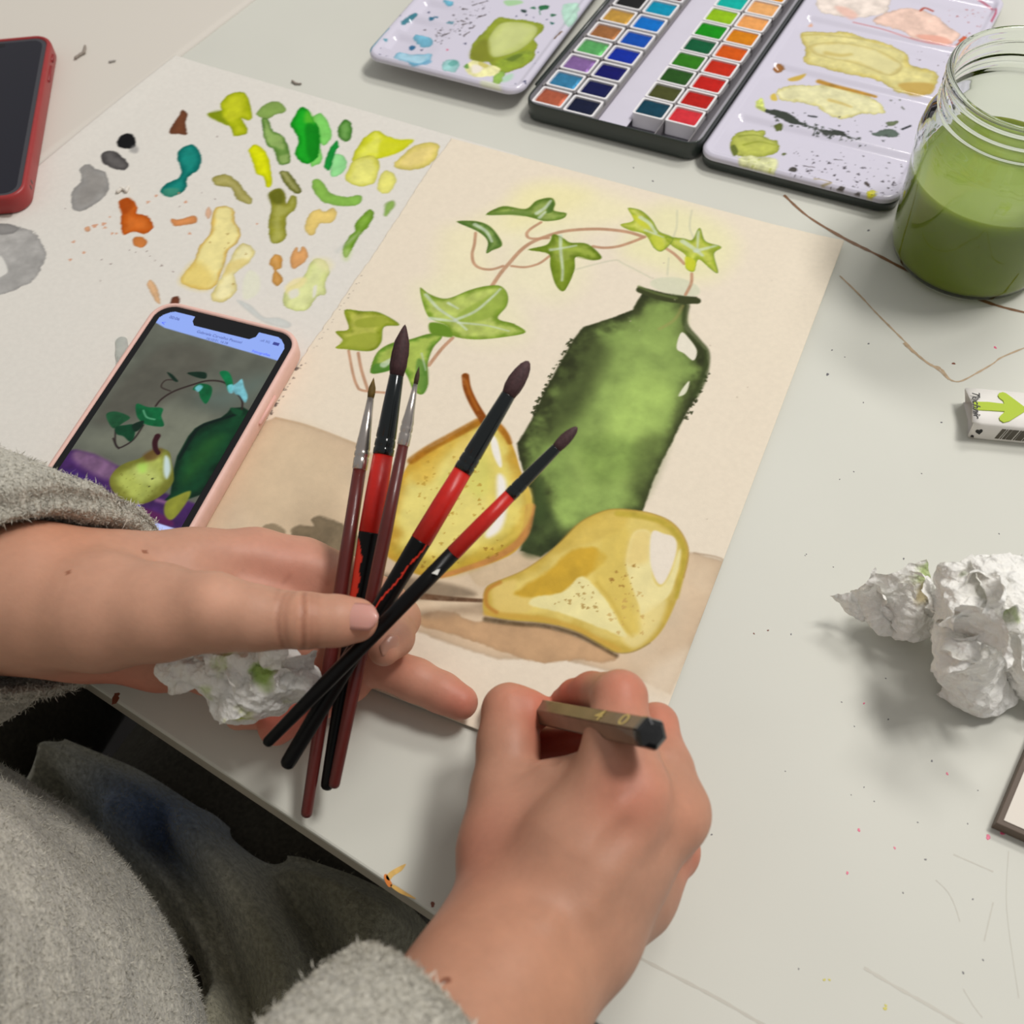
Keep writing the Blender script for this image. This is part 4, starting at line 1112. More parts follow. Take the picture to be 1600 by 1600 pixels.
def palette_plate(name, x0, x1, y0, y1, z, th, depthfun, paint, under, r=9.0, du=0.62, shr=0.105):
    global SH
    SH = shr
    """enamelled plate with pressed wells; the painted side is a fine grid"""
    nu = int((x1 - x0) / du) + 1; nv = int((y1 - y0) / du) + 1
    S, T = np.meshgrid(np.linspace(x0, x1, nu), np.linspace(y0, y1, nv), indexing='ij'); S = S.ravel(); T = T.ravel()
    hx, hy = (x1 - x0) / 2, (y1 - y0) / 2; mx, my = (x0 + x1) / 2, (y0 + y1) / 2
    # press the grid into a rounded rectangle
    qx = np.maximum(np.abs(S - mx) - (hx - r), 0); qy = np.maximum(np.abs(T - my) - (hy - r), 0)
    mxx = np.maximum(np.maximum(qx, qy), 1e-9); ln = np.hypot(qx, qy)
    k = np.where((qx > 0) & (qy > 0), mxx / np.maximum(ln, 1e-9), 1.0)
    S2 = np.where((qx > 0) & (qy > 0), mx + np.sign(S - mx) * (hx - r + qx * k), S); T2 = np.where((qx > 0) & (qy > 0), my + np.sign(T - my) * (hy - r + qy * k), T)
    qx = np.maximum(np.abs(S2 - mx) - (hx - r), 0); qy = np.maximum(np.abs(T2 - my) - (hy - r), 0)
    inner = np.where((qx > 0) | (qy > 0), r - np.hypot(qx, qy), np.minimum(hx - np.abs(S2 - mx), hy - np.abs(T2 - my)))
    inner = np.minimum(inner, np.minimum(hx - np.abs(S2 - mx), hy - np.abs(T2 - my)))
    Z = z - 1.2 * sstep(1.6, 0.0, inner) - depthfun(S2, T2) * sstep(2.0, 5.0, inner)
    X, Y = sh(S2, T2)
    c = Canvas(X, Y, (214, 210, 226), z=z)
    paint(c)
    V = np.stack([X, Y, Z], 1); F = grid_faces(nu, nv)
    idx = np.arange(nu * nv).reshape(nu, nv)
    loop = np.concatenate([idx[:, 0], idx[-1, 1:], idx[-2::-1, -1], idx[0, -2:0:-1]])
    n0 = len(V); R = V[loop].copy(); R[:, 2] = z - min(th, 3.2); V = np.concatenate([V, R]); kk = len(loop); a = np.arange(kk); b = (a + 1) % kk
    F2 = np.stack([loop[a], n0 + a, n0 + b, loop[b]], 1)
    cols = np.concatenate([c.col(), np.tile(np.array([[.82, .81, .87]]), (kk, 1))])
    o = mesh_obj(name, V, np.concatenate([F, F2]), mat('painted_enamel', attr=True, rough=0.2, coat=0.35), tin, colors=cols)
    # outer shell below
    lp = [sloop(x0 + .2, x1 - .2, y0 + .2, y1 - .2, r, z - 3.0), sloop(x0, x1, y0, y1, r, z - th * .45), sloop(x0 + .4, x1 - .4, y0 + .4, y1 - .4, r, z - th + 1), sloop(x0 + 2, x1 - 2, y0 + 2, y1 - 2, r, z - th)]
    V, F = loft(lp[::-1], True, True)
    mesh_obj(name + '_back', V, F, under, tin)
    return o


def leaf_depth(x, y):
    d = np.zeros_like(x)
    for k in range(9):
        y0 = 44.0 + k * 17.5
        m = sstep(-63, -58, x) * sstep(-31, -40, x) * sstep(y0, y0 + 2.0, y) * sstep(y0 + 16.5, y0 + 10, y)
        d = np.maximum(d, 1.8 * m * (0.4 + 0.6 * sstep(-34, -56, x)))
    return d + 1.0 * sstep(-66, -62, x)


def leaf_paint(c):
    f = c.fill; k = crop(540, 0, 4.444); kk = crop(540, 0, 2.857)
    kw = dict(noise=.12, ns=4, wob=.9, ws=2.2, edge=.16, soft=.4)
    f(k([(860, 370), (900, 270), (980, 190), (1060, 110), (1130, 118), (1250, 130), (1370, 160), (1360, 210), (1310, 260), (1330, 300), (1300, 400), (1240, 450), (1130, 490), (1070, 510), (1020, 480), (1000, 420), (900, 415)]), (146, 160, 30), **{**kw, 'wob': .8})
    f(k([(1000, 240), (1080, 150), (1230, 145), (1330, 180), (1300, 260), (1200, 340), (1060, 385), (1000, 370), (980, 310)]), (196, 206, 118), c2=(204, 212, 136), w2=6, noise=.05, ns=6, soft=.6, edge=.15)
    f(k([(865, 370), (900, 300), (980, 260), (1000, 360), (1010, 410), (900, 412)]), (122, 126, 8), soft=2, a=.75)
    f(k([(1080, 400), (1200, 350), (1290, 340), (1290, 400), (1160, 470), (1070, 500), (1040, 450)]), (140, 164, 40), soft=1.4, a=.8, noise=.2, ns=3)
    f(k([(1120, 400), (1190, 365), (1230, 370), (1170, 410), (1140, 412)]), (92, 116, 10), soft=.8, a=.8)
    f(k([(1040, 500), (1100, 490), (1085, 560), (1050, 580), (1020, 550)]), (150, 190, 80), **kw)
    f(k([(830, 450), (880, 410), (930, 420), (1060, 460), (1070, 490), (1000, 520), (900, 520), (840, 500)]), (238, 234, 170), noise=.15, ns=3, wob=1, ws=3, soft=.5)
    f(k([(880, 440), (950, 450), (930, 490), (880, 495)]), (244, 236, 222), soft=1); f(k([(820, 450), (845, 430), (855, 460), (835, 465)]), (110, 160, 70), soft=.4)
    f(k([(930, 415), (990, 440), (970, 460), (925, 440)]), (200, 190, 90), soft=.6, a=.8)
    f(k([(940, 560), (1050, 580), (1080, 610), (1060, 625), (960, 600)]), (226, 232, 190), soft=1.4, a=.7)
    f(k([(1100, 520), (1160, 500), (1150, 540), (1090, 560)]), (170, 220, 180), soft=1.2, a=.7)
    f(k([(340, 400), (360, 355), (400, 345), (450, 355), (530, 355), (600, 360), (590, 400), (520, 440), (480, 455), (420, 430)]), (140, 196, 222), c2=(166, 208, 228), w2=3, **kw)
    f(k([(430, 425), (500, 435), (580, 405), (590, 425), (500, 455)]), (84, 160, 200), soft=.8, a=.7)
    f(k([(470, 250), (500, 220), (545, 225), (600, 260), (595, 300), (550, 310), (500, 285)]), (118, 186, 214), **kw)
    f(k([(430, 305), (445, 288), (480, 292), (475, 315), (450, 322)]), (34, 108, 156), **kw)
    f(k([(670, 460), (690, 410), (740, 400), (785, 430), (760, 490), (720, 495), (675, 485)]), (160, 212, 212), **kw)
    f(k([(710, 430), (760, 405), (785, 425), (740, 450)]), (70, 150, 140), soft=.8, a=.6)
    f(k([(580, 115), (600, 90), (635, 90), (620, 115), (590, 128)]), (40, 120, 156), **kw); f(k([(390, 150), (440, 100), (490, 75), (495, 95), (440, 130), (400, 158)]), (60, 136, 156), **kw)
    f(k([(680, -10), (740, -10), (745, 20), (700, 22)]), (110, 186, 214), **kw); f(k([(700, 145), (745, 130), (740, 155)]), (120, 170, 190), **kw)
    f(k([(260, 270), (290, 262), (280, 280)]), (80, 150, 170), soft=.4)
    c.stroke(k([(150, 375), (165, 345), (215, 285), (260, 235), (300, 195)]), (50, 140, 168), 5.5, 2, soft=.4)
    f(k([(1340, 35), (1400, 25), (1405, 50), (1350, 62)]), (20, 110, 60), **kw); f(k([(1280, 45), (1310, 35), (1320, 52)]), (30, 110, 70), soft=.4); f(k([(1220, 55), (1255, 60), (1250, 78), (1222, 72)]), (24, 56, 52), soft=.4)
    f(k([(1425, 85), (1465, 92), (1430, 105)]), (30, 100, 64), soft=.4); f(k([(1420, 140), (1450, 150), (1430, 160)]), (30, 100, 90), soft=.4); c.stroke(k([(1345, 62), (1352, 92)]), (40, 120, 70), 1.4)
    f(k([(1505, 30), (1580, 10), (1620, 30), (1600, 140), (1530, 175), (1510, 110)]), (186, 226, 208), noise=.1, ns=4, wob=1, soft=.8, edge=.1)
    f(k([(1100, -5), (1200, -10), (1230, 10), (1130, 30)]), (170, 210, 160), soft=.8); c.stroke(k([(1450, 265), (1475, 240), (1500, 218)]), (110, 78, 40), 3)
    rn = random.Random(12)
    dots = []
    for _ in range(95):
        s = rn.random(); u = 650 + s * 330 + rn.gauss(0, 55); v = 255 - s * 210 + rn.gauss(0, 34); dots.append((540 + u / 4.444, v / 4.444, .5 + 1.6 * rn.random() ** 3))
    c.dots(dots, (52, 44, 50), .85)
    for a_, b_, w_ in (((800, 130), (830, 140), 2.5), ((810, 160), (850, 150), 3), ((820, 235), (860, 210), 2.5), ((925, 105), (965, 95), 4), ((880, 25), (920, 12), 3), ((810, 48), (850, 52), 3), ((930, 12), (970, 0), 2.5), ((640, 205), (660, 215), 2.5), ((690, 225), (720, 215), 3.4), ((880, 185), (900, 165), 2)):
        c.stroke(k([a_, b_]), (58, 44, 40), w_, 1.2, soft=.25)
    c.dots([(540 + 705 / 4.444, 335 / 4.444, 2.0)], (214, 70, 110)); c.dots([(540 + u / 4.444, v / 4.444, r) for u, v, r in ((575, 55, 2.2), (375, 105, 2), (525, 325, 2.2), (240, 375, 1.6), (285, 385, 1.4), (240, 325, 1), (830, 292, 2.4), (1185, 102, 1.6), (1255, 93, 1.8), (1305, 110, 1.4), (1395, 125, 1.6), (1335, 352, 1.2), (1180, 572, 1.4), (1315, 435, 1), (1245, 565, 3))], (58, 62, 96), .85)


palette_plate('mixing_leaf', -68.2, 24.6, 34.6, 216.0, 13.0, 3.6, leaf_depth, leaf_paint, mat('enamel_edge', rgb(196, 192, 204), rough=0.3), shr=0.055)


LIDR = [(1262, 28), (1212, 103), (1157, 183)]
ry = [at(u, v, 8.6)[1] for u, v in LIDR]


def lid_depth(x, y):
    d = 1.0 * sstep(128, 132, x)
    for yy in ry + [ry[0] + (ry[0] - ry[1])]:
        d = d + 1.7 * sstep(131, 137, x) * sstep(yy - 16, yy - 3, y) * sstep(yy + 4.5, yy - 1.5, y)
    return d


def lid_paint(c):
    f = c.fill; k = crop(1040, 0, 2.857)
    kw = dict(noise=.12, ns=4, wob=1.3, ws=2.4, edge=.2, edgew=.6, soft=.4)
    f(k([(680, -30), (800, -40), (980, -30), (1000, 20), (960, 60), (840, 70), (760, 60), (690, 40)]), (240, 226, 216), **kw)
    f(k([(760, 20), (820, 30), (860, 60), (830, 80), (780, 50)]), (236, 184, 168), soft=1.5, a=.7)
    f(k([(930, 90), (1000, 45), (1100, 30), (1200, 60), (1260, 110), (1320, 150), (1260, 190), (1180, 175), (1100, 160), (1060, 130)]), (240, 206, 190), **{**kw, 'wob': 1.2})
    f(k([(1120, 150), (1200, 150), (1260, 165), (1280, 190), (1180, 180)]), (232, 160, 140), soft=1, a=.7)
    c.stroke(k([(840, 92), (960, 120), (1060, 150), (1160, 176), (1300, 200)]), (204, 104, 104), 2.4, 1.6, soft=.5, a=.8)
    c.stroke(k([(1140, 40), (1160, 28), (1195, 42)]), (176, 70, 50), 4, soft=.4); f(k([(1300, 190), (1340, 150), (1350, 160), (1320, 205)]), (206, 96, 60), **kw)
    c.stroke(k([(1400, -10), (1460, 20), (1475, 50), (1455, 95)]), (176, 50, 80), 3, soft=.4, a=.8)
    f(k([(600, 150), (640, 130), (720, 130), (800, 120), (900, 150), (1000, 180), (1080, 230), (1090, 280), (1200, 310), (1215, 350), (1190, 410), (1120, 415), (1040, 400), (940, 350), (800, 320), (680, 290), (620, 270), (625, 210)]), (212, 196, 110), c2=(222, 212, 142), w2=4, **{**kw, 'wob': 1})
    f(k([(650, 195), (760, 180), (900, 200), (1000, 240), (1060, 290), (1000, 330), (860, 280), (720, 250), (660, 230)]), (216, 200, 124), c2=(228, 220, 160), w2=3, soft=.8, noise=.06, edge=.12)
    f(k([(1040, 370), (1120, 360), (1200, 370), (1180, 412), (1100, 415)]), (192, 156, 70), soft=1.2, a=.8)
    c.stroke(k([(610, 150), (720, 145), (860, 155), (960, 175)]), (188, 172, 84), 5, 3, soft=.8, a=.6); c.stroke(k([(720, 230), (780, 240), (830, 235)]), (196, 172, 84), 10, 5, soft=1.4, a=.6)
    f(k([(495, 400), (560, 370), (660, 365), (780, 370), (900, 410), (960, 450), (975, 500), (880, 500), (800, 525), (720, 500), (680, 470), (600, 450), (520, 440)]), (226, 218, 148), c2=(230, 226, 176), w2=3, **kw)
    c.stroke(k([(690, 345), (760, 365), (860, 390), (940, 412)]), (184, 136, 44), 10, 7, soft=.7, noise=.2); c.stroke(k([(735, 440), (790, 455), (830, 470)]), (206, 180, 96), 8, 4, soft=1, a=.7)
    f(k([(550, 335), (590, 320), (630, 315), (600, 340), (560, 348)]), (206, 172, 70), soft=.6); f(k([(490, 285), (520, 278), (535, 290), (510, 305), (490, 300)]), (164, 108, 50), **kw)
    f(k([(470, 420), (490, 410), (500, 440), (475, 440)]), (216, 190, 80), soft=.6); f(k([(405, 450), (430, 430), (440, 470), (460, 490), (430, 490), (408, 470)]), (196, 206, 110), noise=.3, ns=2, wob=1, soft=.6)
    f(k([(445, 490), (480, 480), (540, 495), (590, 525), (620, 550), (560, 545), (500, 515)]), (48, 56, 46), **{**kw, 'wob': .9}); c.stroke(k([(600, 540), (680, 570), (760, 590), (860, 615)]), (52, 60, 52), 4, 2, soft=.4, noise=.3)
    f(k([(690, 575), (780, 575), (800, 598), (720, 592)]), (54, 60, 52), **kw); f(k([(925, 590), (990, 568), (1040, 585), (1030, 605), (960, 605)]), (92, 108, 98), **kw); f(k([(990, 540), (1040, 535), (1025, 552), (995, 552)]), (104, 116, 84), **kw)
    c.stroke(k([(1058, 570), (1095, 555)]), (40, 44, 50), 4); c.stroke(k([(640, 510), (675, 515)]), (48, 52, 56), 4)
    f(k([(290, 640), (310, 590), (360, 570), (440, 565), (450, 600), (500, 620), (500, 665), (440, 690), (360, 690), (310, 680)]), (164, 172, 60), c2=(184, 190, 84), w2=3, **{**kw, 'wob': 1.0})
    c.stroke(k([(330, 600), (400, 590), (460, 605)]), (128, 138, 30), 5, 2, soft=.8, a=.7); c.stroke(k([(350, 640), (420, 625), (490, 640)]), (140, 150, 36), 4, 2, soft=.8, a=.7); f(k([(290, 650), (310, 640), (325, 670), (305, 690)]), (98, 110, 30), soft=.6)
    f(k([(480, 545), (525, 545), (520, 560), (495, 565)]), (96, 108, 40), **kw); f(k([(515, 680), (535, 672), (545, 682), (528, 690)]), (100, 112, 44), **kw)
    f(k([(330, 700), (400, 690), (500, 710), (490, 750), (460, 800), (400, 780), (340, 770)]), (222, 224, 170), noise=.2, ns=3, wob=1.2, soft=.8, edge=.08); f(k([(330, 760), (350, 748), (352, 770)]), (150, 160, 60), soft=.5); f(k([(430, 770), (470, 760), (465, 800), (440, 795)]), (190, 196, 90), soft=.6)
    f(k([(900, 860), (920, 840), (945, 850), (935, 870), (905, 876)]), (226, 220, 40), **kw)
    f(k([(548, 748), (570, 738), (585, 750), (570, 765), (550, 762)]), (70, 66, 60), **kw); f(k([(762, 835), (780, 825), (798, 838), (780, 850)]), (84, 78, 70), **kw); f(k([(885, 800), (915, 820), (905, 826)]), (80, 70, 66), **kw); f(k([(820, 860), (862, 858), (858, 870), (830, 870)]), (80, 72, 66), **kw)
    c.stroke(k([(665, 798), (700, 800), (740, 815), (700, 820)]), (172, 156, 120), 3, soft=.4); c.stroke(k([(755, 704), (790, 706)]), (76, 70, 72), 2.4, 1); c.stroke(k([(625, 735), (665, 740)]), (86, 76, 76), 1.6)
    c.spatter(k([(500, 640), (1080, 690), (1060, 920), (960, 950), (760, 880), (560, 800)]), 95, (62, 56, 62), .5, 2.0, .85, 41)
    c.spatter(k([(560, 790), (730, 820), (720, 880), (570, 840)]), 14, (60, 90, 180), .6, 1.6, .8, 42); c.spatter(k([(560, 480), (1060, 560), (1060, 680), (700, 600)]), 22, (56, 58, 62), .6, 2.2, .85, 43)
    c.spatter(k([(440, 480), (560, 490), (660, 545), (860, 600), (880, 630), (700, 600), (560, 560), (460, 510)]), 70, (46, 54, 46), .6, 3.0, .85, 47)
    c.spatter(k([(320, 690), (500, 690), (490, 760), (450, 800), (340, 780)]), 26, (176, 186, 80), .7, 3.0, .6, 48); c.spatter(k([(560, 660), (760, 680), (1000, 740), (1040, 860), (840, 880), (640, 780)]), 46, (56, 50, 56), .7, 2.8, .85, 49)
    c.spatter(k([(1000, 420), (1160, 440), (1130, 520), (1010, 460)]), 6, (80, 84, 70), .8, 2.2, .8, 44); c.spatter(k([(1200, 20), (1440, 20), (1400, 160), (1280, 120)]), 22, (172, 84, 84), .6, 2.2, .8, 45); c.spatter(k([(1090, 200), (1300, 230), (1220, 320), (1120, 260)]), 9, (88, 74, 76), .7, 2, .8, 46)
    f(k([(640, 100), (655, 85), (660, 100)]), (226, 176, 150), soft=.6)


palette_plate('lid_palette', 126.2, 227.6, 28.0, 216.0, 9.6, 9.5, lid_depth, lid_paint, dark_tin)

# half pans
pan_white = mat('pan_plastic', rgb(236, 234, 236), rough=0.35, sss=0.0)
PW, PLn, PH = 16.2, 13.4, 9.5
COLS = [('left', 32.7, 39.6, 5.9, 15.8), ('second', 50.8, 39.0, 5.9, 15.8), ('third', 84.4, 49.6, 6.2, 14.8), ('right', 102.2, 50.0, 6.2, 14.8)]
PANS = [
    [('copper', (196, 104, 76), 1), ('sky blue', (62, 140, 184), 1), ('lilac', (150, 114, 178), 1), ('pale green', (104, 190, 110), 1), ('bronze', (178, 118, 70), 1), ('gold', (216, 168, 76), 1), ('black', (30, 30, 32), 0)],
    [('blackish navy', (18, 26, 56), 0), ('navy', (14, 20, 78), 0), ('deep ultramarine', (12, 14, 104), 0), ('royal blue', (8, 46, 168), 0), ('cobalt blue', (10, 80, 184), 0), ('azure', (4, 116, 208), 0), ('cyan blue', (0, 150, 188), 0), ('dark crimson', (96, 22, 44), 0)],
    [('inky teal', (12, 66, 86), 2), ('olive', (76, 80, 36), 0), ('dark moss green', (38, 86, 26), 2), ('grass green', (48, 128, 18), 2), ('bottle green', (6, 96, 56), 0), ('bright green', (16, 150, 16), 2), ('lime', (152, 200, 22), 2), ('turquoise', (0, 184, 170), 0)],
    [('rose red', (222, 52, 62), 0), ('carmine', (192, 28, 20), 0), ('scarlet', (204, 30, 22), 0), ('vermilion', (206, 44, 18), 0), ('orange', (222, 92, 12), 0), ('amber', (224, 136, 16), 2), ('peach', (248, 172, 98), 0), ('pale peach', (244, 180, 112), 0), ('yellow ochre', (228, 150, 22), 0)],
]
names = {0: 'leftmost row', 1: 'second row from left', 2: 'row right of white strip', 3: 'rightmost row'}


def pan_mesh():
    lp = []
    for o, z in ((-.8, 0), (0, .8), (.25, PH), (-.75, PH), (-.95, PH - 1.6)):
        p = rrect(PW / 2 + o, PLn / 2 + o, 1.0, 3); lp.append(np.column_stack([p[:, 0] + SH * p[:, 1], p[:, 1], np.full(len(p), z)]))
    return loft(lp, True, True)


PV, PF = pan_mesh()
pan_proto = None; cake_me = {}
ncol = 0
for ci, (cn, cx, cy, cz, PITCH) in enumerate(COLS):
    for k, (nm, cl, kind) in enumerate(PANS[ci]):
        y = cy + k * PITCH; x = cx + 7.8 + SH * (y - 29)
        z = cz - 4.2
        where = 'heading the ' if k == 0 else 'in the '
        root = empty('paint_pan', (x, y, z), '%s half pan %s%s of the tin' % (nm, where, names[ci]), 'paint', 'half pans of watercolour in the tin')
        if pan_proto is None:
            pan_proto = mesh_obj('pan', PV + np.array([x, y, z]), PF, pan_white, root, smooth=False)
        else:
            c_ = pan_proto.copy(); col.objects.link(c_); c_.parent = root
        # the cake: an uneven little block
        n = 9
        S, T = np.meshgrid(np.linspace(-1, 1, n + 4), np.linspace(-1, 1, n), indexing='ij'); S, T = S.ravel(), T.ravel()
        rr_ = np.maximum(np.abs(S), np.abs(T))
        zz = PH - .35 - 0.7 * sstep(0.85, 1.0, rr_) + (0.45 if kind == 1 else 0.22) * fbm(np.stack([S * (4 if kind == 1 else 1.6) + k * 3.1, T * 3 + ci * 5.2, 0 * S], 1), k + ci * 11, 3)
        ov = 1.0 + (0.03 if kind == 2 else 0)
        cx_ = S * (PW / 2 - .85) * ov * (1 - .02 * np.abs(T)); cy_ = T * (PLn / 2 - .85) * ov
        V = np.stack([x + cx_ + SH * cy_, y + cy_, z + zz + (.25 if kind == 2 else 0)], 1)
        F = grid_faces(n + 4, n)
        key = 'cake_' + nm.replace(' ', '_')
        mm_ = mat(key, rgb(*[x * .93 for x in cl]), rough=0.38 if kind == 1 else 0.6, spec=0.15, metal=0.35 if kind == 1 else 0.0, noise=0.14, nscale=260, bump=0.25 if kind == 1 else 0.1, bscale=600, bdist=.0006)
        mesh_obj('paint_cake', V, F, mm_, root)

# ------------------------------------------------------------------ water jar
JC = np.array([265.3, 17.0])


def lathe(prof, n=72, c=JC, cap0=False, cap1=False):
    an = np.linspace(0, 2 * np.pi, n + 1)[:-1]
    lp = [np.stack([c[0] + r * np.cos(an), c[1] + r * np.sin(an), 0 * an + z], 1) for r, z in prof]
    return loft(lp, cap0, cap1)


jar_g = mat('jar_glass', (0.95, 0.99, 0.95), rough=0.02, trans=1.0, ior=1.48)
OUT = [(2, 1.6), (20, 1.2), (29, .5), (32.5, 1.2), (35, 4), (36.2, 9), (36.6, 20), (37.6, 40), (38.8, 58), (39.2, 65), (38.2, 71), (36.2, 75.5), (34.4, 78.5), (33.8, 80.5), (34.6, 81.8), (35.6, 82.6), (35.4, 84.2), (34.3, 85.4), (34.3, 88), (35.4, 89.2), (35.6, 90.2), (34.6, 91.4), (34.4, 93.5), (35.3, 94.6), (35.9, 96), (35.6, 97.6), (34.6, 98.4)]
INN = [(33.4, 98.2), (32.4, 97), (32.2, 94), (32.2, 82), (33.4, 77.5), (35.2, 73.5), (36.4, 69), (37.0, 64), (36.0, 50), (35.0, 30), (34.2, 12), (33, 7.4), (29, 4.6), (20, 4.0), (2, 4.0)]
jar = empty('glass_jar', (JC[0], JC[1], 0), 'clear open glass jar with a threaded neck beside the palette lid', 'jar')
V, F = lathe(OUT + INN, cap0=False)
n = 72; k0 = len(V); V = np.concatenate([V, [[JC[0], JC[1], 1.6], [JC[0], JC[1], 4.0]]])
L0 = (len(OUT) + len(INN) - 1) * n
for i in range(n): F.append((k0, (i + 1) % n, i)); F.append((k0 + 1, L0 + i, L0 + (i + 1) % n))
mesh_obj('jar_wall', V, F, jar_g, jar)
# moulded marks on the glass
rt = bpy.data.materials.new('murky_water'); rt.use_nodes = True
b = rt.node_tree.nodes['Principled BSDF']; b.inputs['Base Color'].default_value = (*rgb(140, 166, 62), 1); b.inputs['Roughness'].default_value = 0.45; b.inputs['Specular IOR Level'].default_value = 0.08
b.inputs['Subsurface Weight'].default_value = 0.7; b.inputs['Subsurface Radius'].default_value = (1.0, 1.0, 0.35); b.inputs['Subsurface Scale'].default_value = 0.02
tcn = rt.node_tree.nodes.new('ShaderNodeTexCoord'); sp = rt.node_tree.nodes.new('ShaderNodeSeparateXYZ'); mr = rt.node_tree.nodes.new('ShaderNodeValToRGB')
mp = rt.node_tree.nodes.new('ShaderNodeMapRange'); mp.inputs['From Min'].default_value = 0.0; mp.inputs['From Max'].default_value = 0.052
nz = rt.node_tree.nodes.new('ShaderNodeTexNoise'); nz.inputs['Scale'].default_value = 45
ad = rt.node_tree.nodes.new('ShaderNodeMath'); ad.operation = 'MULTIPLY_ADD'; ad.inputs[1].default_value = 0.3; 
rt.node_tree.links.new(tcn.outputs['Object'], sp.inputs[0]); rt.node_tree.links.new(sp.outputs['Z'], mp.inputs['Value']); rt.node_tree.links.new(tcn.outputs['Object'], nz.inputs['Vector'])
rt.node_tree.links.new(nz.outputs['Fac'], ad.inputs[0]); rt.node_tree.links.new(mp.outputs['Result'], ad.inputs[2]); rt.node_tree.links.new(ad.outputs[0], mr.inputs['Fac'])
mr.color_ramp.elements[0].color = (*rgb(150, 168, 40), 1); mr.color_ramp.elements[1].color = (*rgb(142, 160, 74), 1); mr.color_ramp.elements[0].position = 0.12
rt.node_tree.links.new(mr.outputs['Color'], b.inputs['Base Color'])
WZ = 51.0
g = -.35
V, F = lathe([(2, 4.0 + g), (20, 4.0 + g), (29, 4.6 + g), (33 - g, 7.4 + g), (34.2 - g, 12), (35.0 - g, 30), (35.7 - g, 45), (36.0 - g, WZ - .5), (35.5 - g, WZ), (2, WZ)], cap0=True, cap1=True)
wo = mesh_obj('paint_water', V - np.array([0, 0, 0]), F, rt)
tag(wo, 'murky green rinse water filling the glass jar', 'water', kind='thing')
wo.data.transform(Matrix.Translation((-JC[0] / 1000, -JC[1] / 1000, -(4 + ZT) / 1000))); wo.location = (JC[0] / 1000, JC[1] / 1000, (4 + ZT) / 1000)

# ------------------------------------------------------------------ eraser in its carton sleeve
ez = 10.5
eF0 = at(1527, 661, ez); eF1 = at(1600, 668, ez); eB0 = at(1521, 606, ez)
eu = (eF1 - eF0); eu[2] = 0; eu /= np.linalg.norm(eu); ev = np.array([-eu[1], eu[0], 0])
wE = float((eB0 - eF0) @ ev); EO = np.array([eF0[0], eF0[1], 0])
er = empty('eraser', (EO[0] + eu[0] * 20, EO[1] + eu[1] * 20, 0), 'small white carton eraser sleeve printed with a lime green arrow', 'eraser')


def E(a, b_, z): return EO + eu * a + ev * b_ + np.array([0, 0, z])


LE = 46.0
nu, nv = 60, 1
prof = [(0.0, .2), (-.3, 1.2), (-.2, ez - .8), (.5, ez), (wE * .5, ez + .25), (wE - .5, ez), (wE + .2, ez - .8), (wE + .2, 1), (wE - .5, .2), (wE * .5, .1)]
loops = []
for a in np.linspace(0, LE, 24):
    e0 = math.exp(-a / 1.6)
    lp = []
    for i, (b_, z) in enumerate(prof):
        top = 1.0 if 2 <= i <= 6 else 0.4
        lp.append(E(a - e0 * (2.0 * top + .7 * math.sin(b_ * 1.1 + z * .6) + (.8 if i in (5, 6) else 0)), b_ + e0 * (.8 * math.sin(i * 1.7)), max(.1, z + e0 * (1.2 * math.sin(b_ * .55 + 1) * top))))
    loops.append(np.array(lp))
Vi = [E(0, 0, 0)]
card = mat('white_card', rgb(232, 228, 222), rough=0.5, noise=0.03, nscale=200)
V, F = loft(loops, False, True); so = mesh_obj('sleeve', V, [f[::-1] for f in F], card, er)
sol = so.modifiers.new('solid', 'SOLIDIFY'); sol.thickness = 0.0006; sol.offset = 0
V, F = join([(np.array([E(a, b_, z) for z in (.8, ez - .9) for b_ in (.9, wE - .9) for a in (4.0, LE - 1)]), box(0, 1, 0, 1, 0, 1)[1])])
bevel(mesh_obj('rubber', V, F, mat('white_rubber', rgb(222, 220, 214), rough=0.7), er, smooth=False), .8)
limeM = mat('lime_print', rgb(172, 196, 8), rough=0.5); ink = mat('black_print', rgb(26, 24, 24), rough=0.5); inkg = mat('grey_print', rgb(86, 80, 68), rough=0.5)


def epoly(name, pts, m_, z=ez + .95, smooth=False):
    P = catmull(pts, 5) if smooth else np.array(pts, float)
    lp = [np.array([E(p[0], p[1], z + d) for p in P]) for d in (-.5, 0)]
    V, F = loft(lp); return mesh_obj(name, V, F, m_, so, smooth=False)


def topE(u, v):
    p = at(u, v, ez + .95) - EO; return float(p @ eu), float(p @ ev)


kE = crop(1480, 590, 13.333)
epoly('arrow_print', [topE(u, v) for u, v in kE([(560, 490), (640, 500), (860, 505), (1190, 545), (1170, 480), (1090, 420), (1060, 370), (1080, 320), (1160, 300), (1230, 325), (1400, 450), (1600, 600), (1680, 660), (1600, 715), (1300, 900), (1180, 930), (1100, 880), (1085, 830), (1120, 780), (1180, 730), (1195, 700), (900, 680), (640, 670), (560, 660)])], limeM)
ta = np.array(topE(*kE([(585, 225)])[0])); tb_ = np.array(topE(*kE([(612, 905)])[0]))
dT = E(tb_[0], tb_[1], 0) - E(ta[0], ta[1], 0)
t_ = text('brand_print', 'Technic', E(*(ta + tb_) / 2, ez + 1.05), tuple(dT), (0, 0, 1), 4.6, ink, so, 'CENTER', shear=0.25, bold=0.08)
fl = -.62   # front face plane


def front(a, z, b_=fl): return E(a, b_, z)


def fpoly(name, pts, m_):
    P = np.array(pts, float)
    lp = [np.array([front(p[0], p[1], fl - d) for p in P]) for d in (-.3, .12)]
    V, F = loft(lp); return mesh_obj(name, V, F, m_, so, smooth=False)


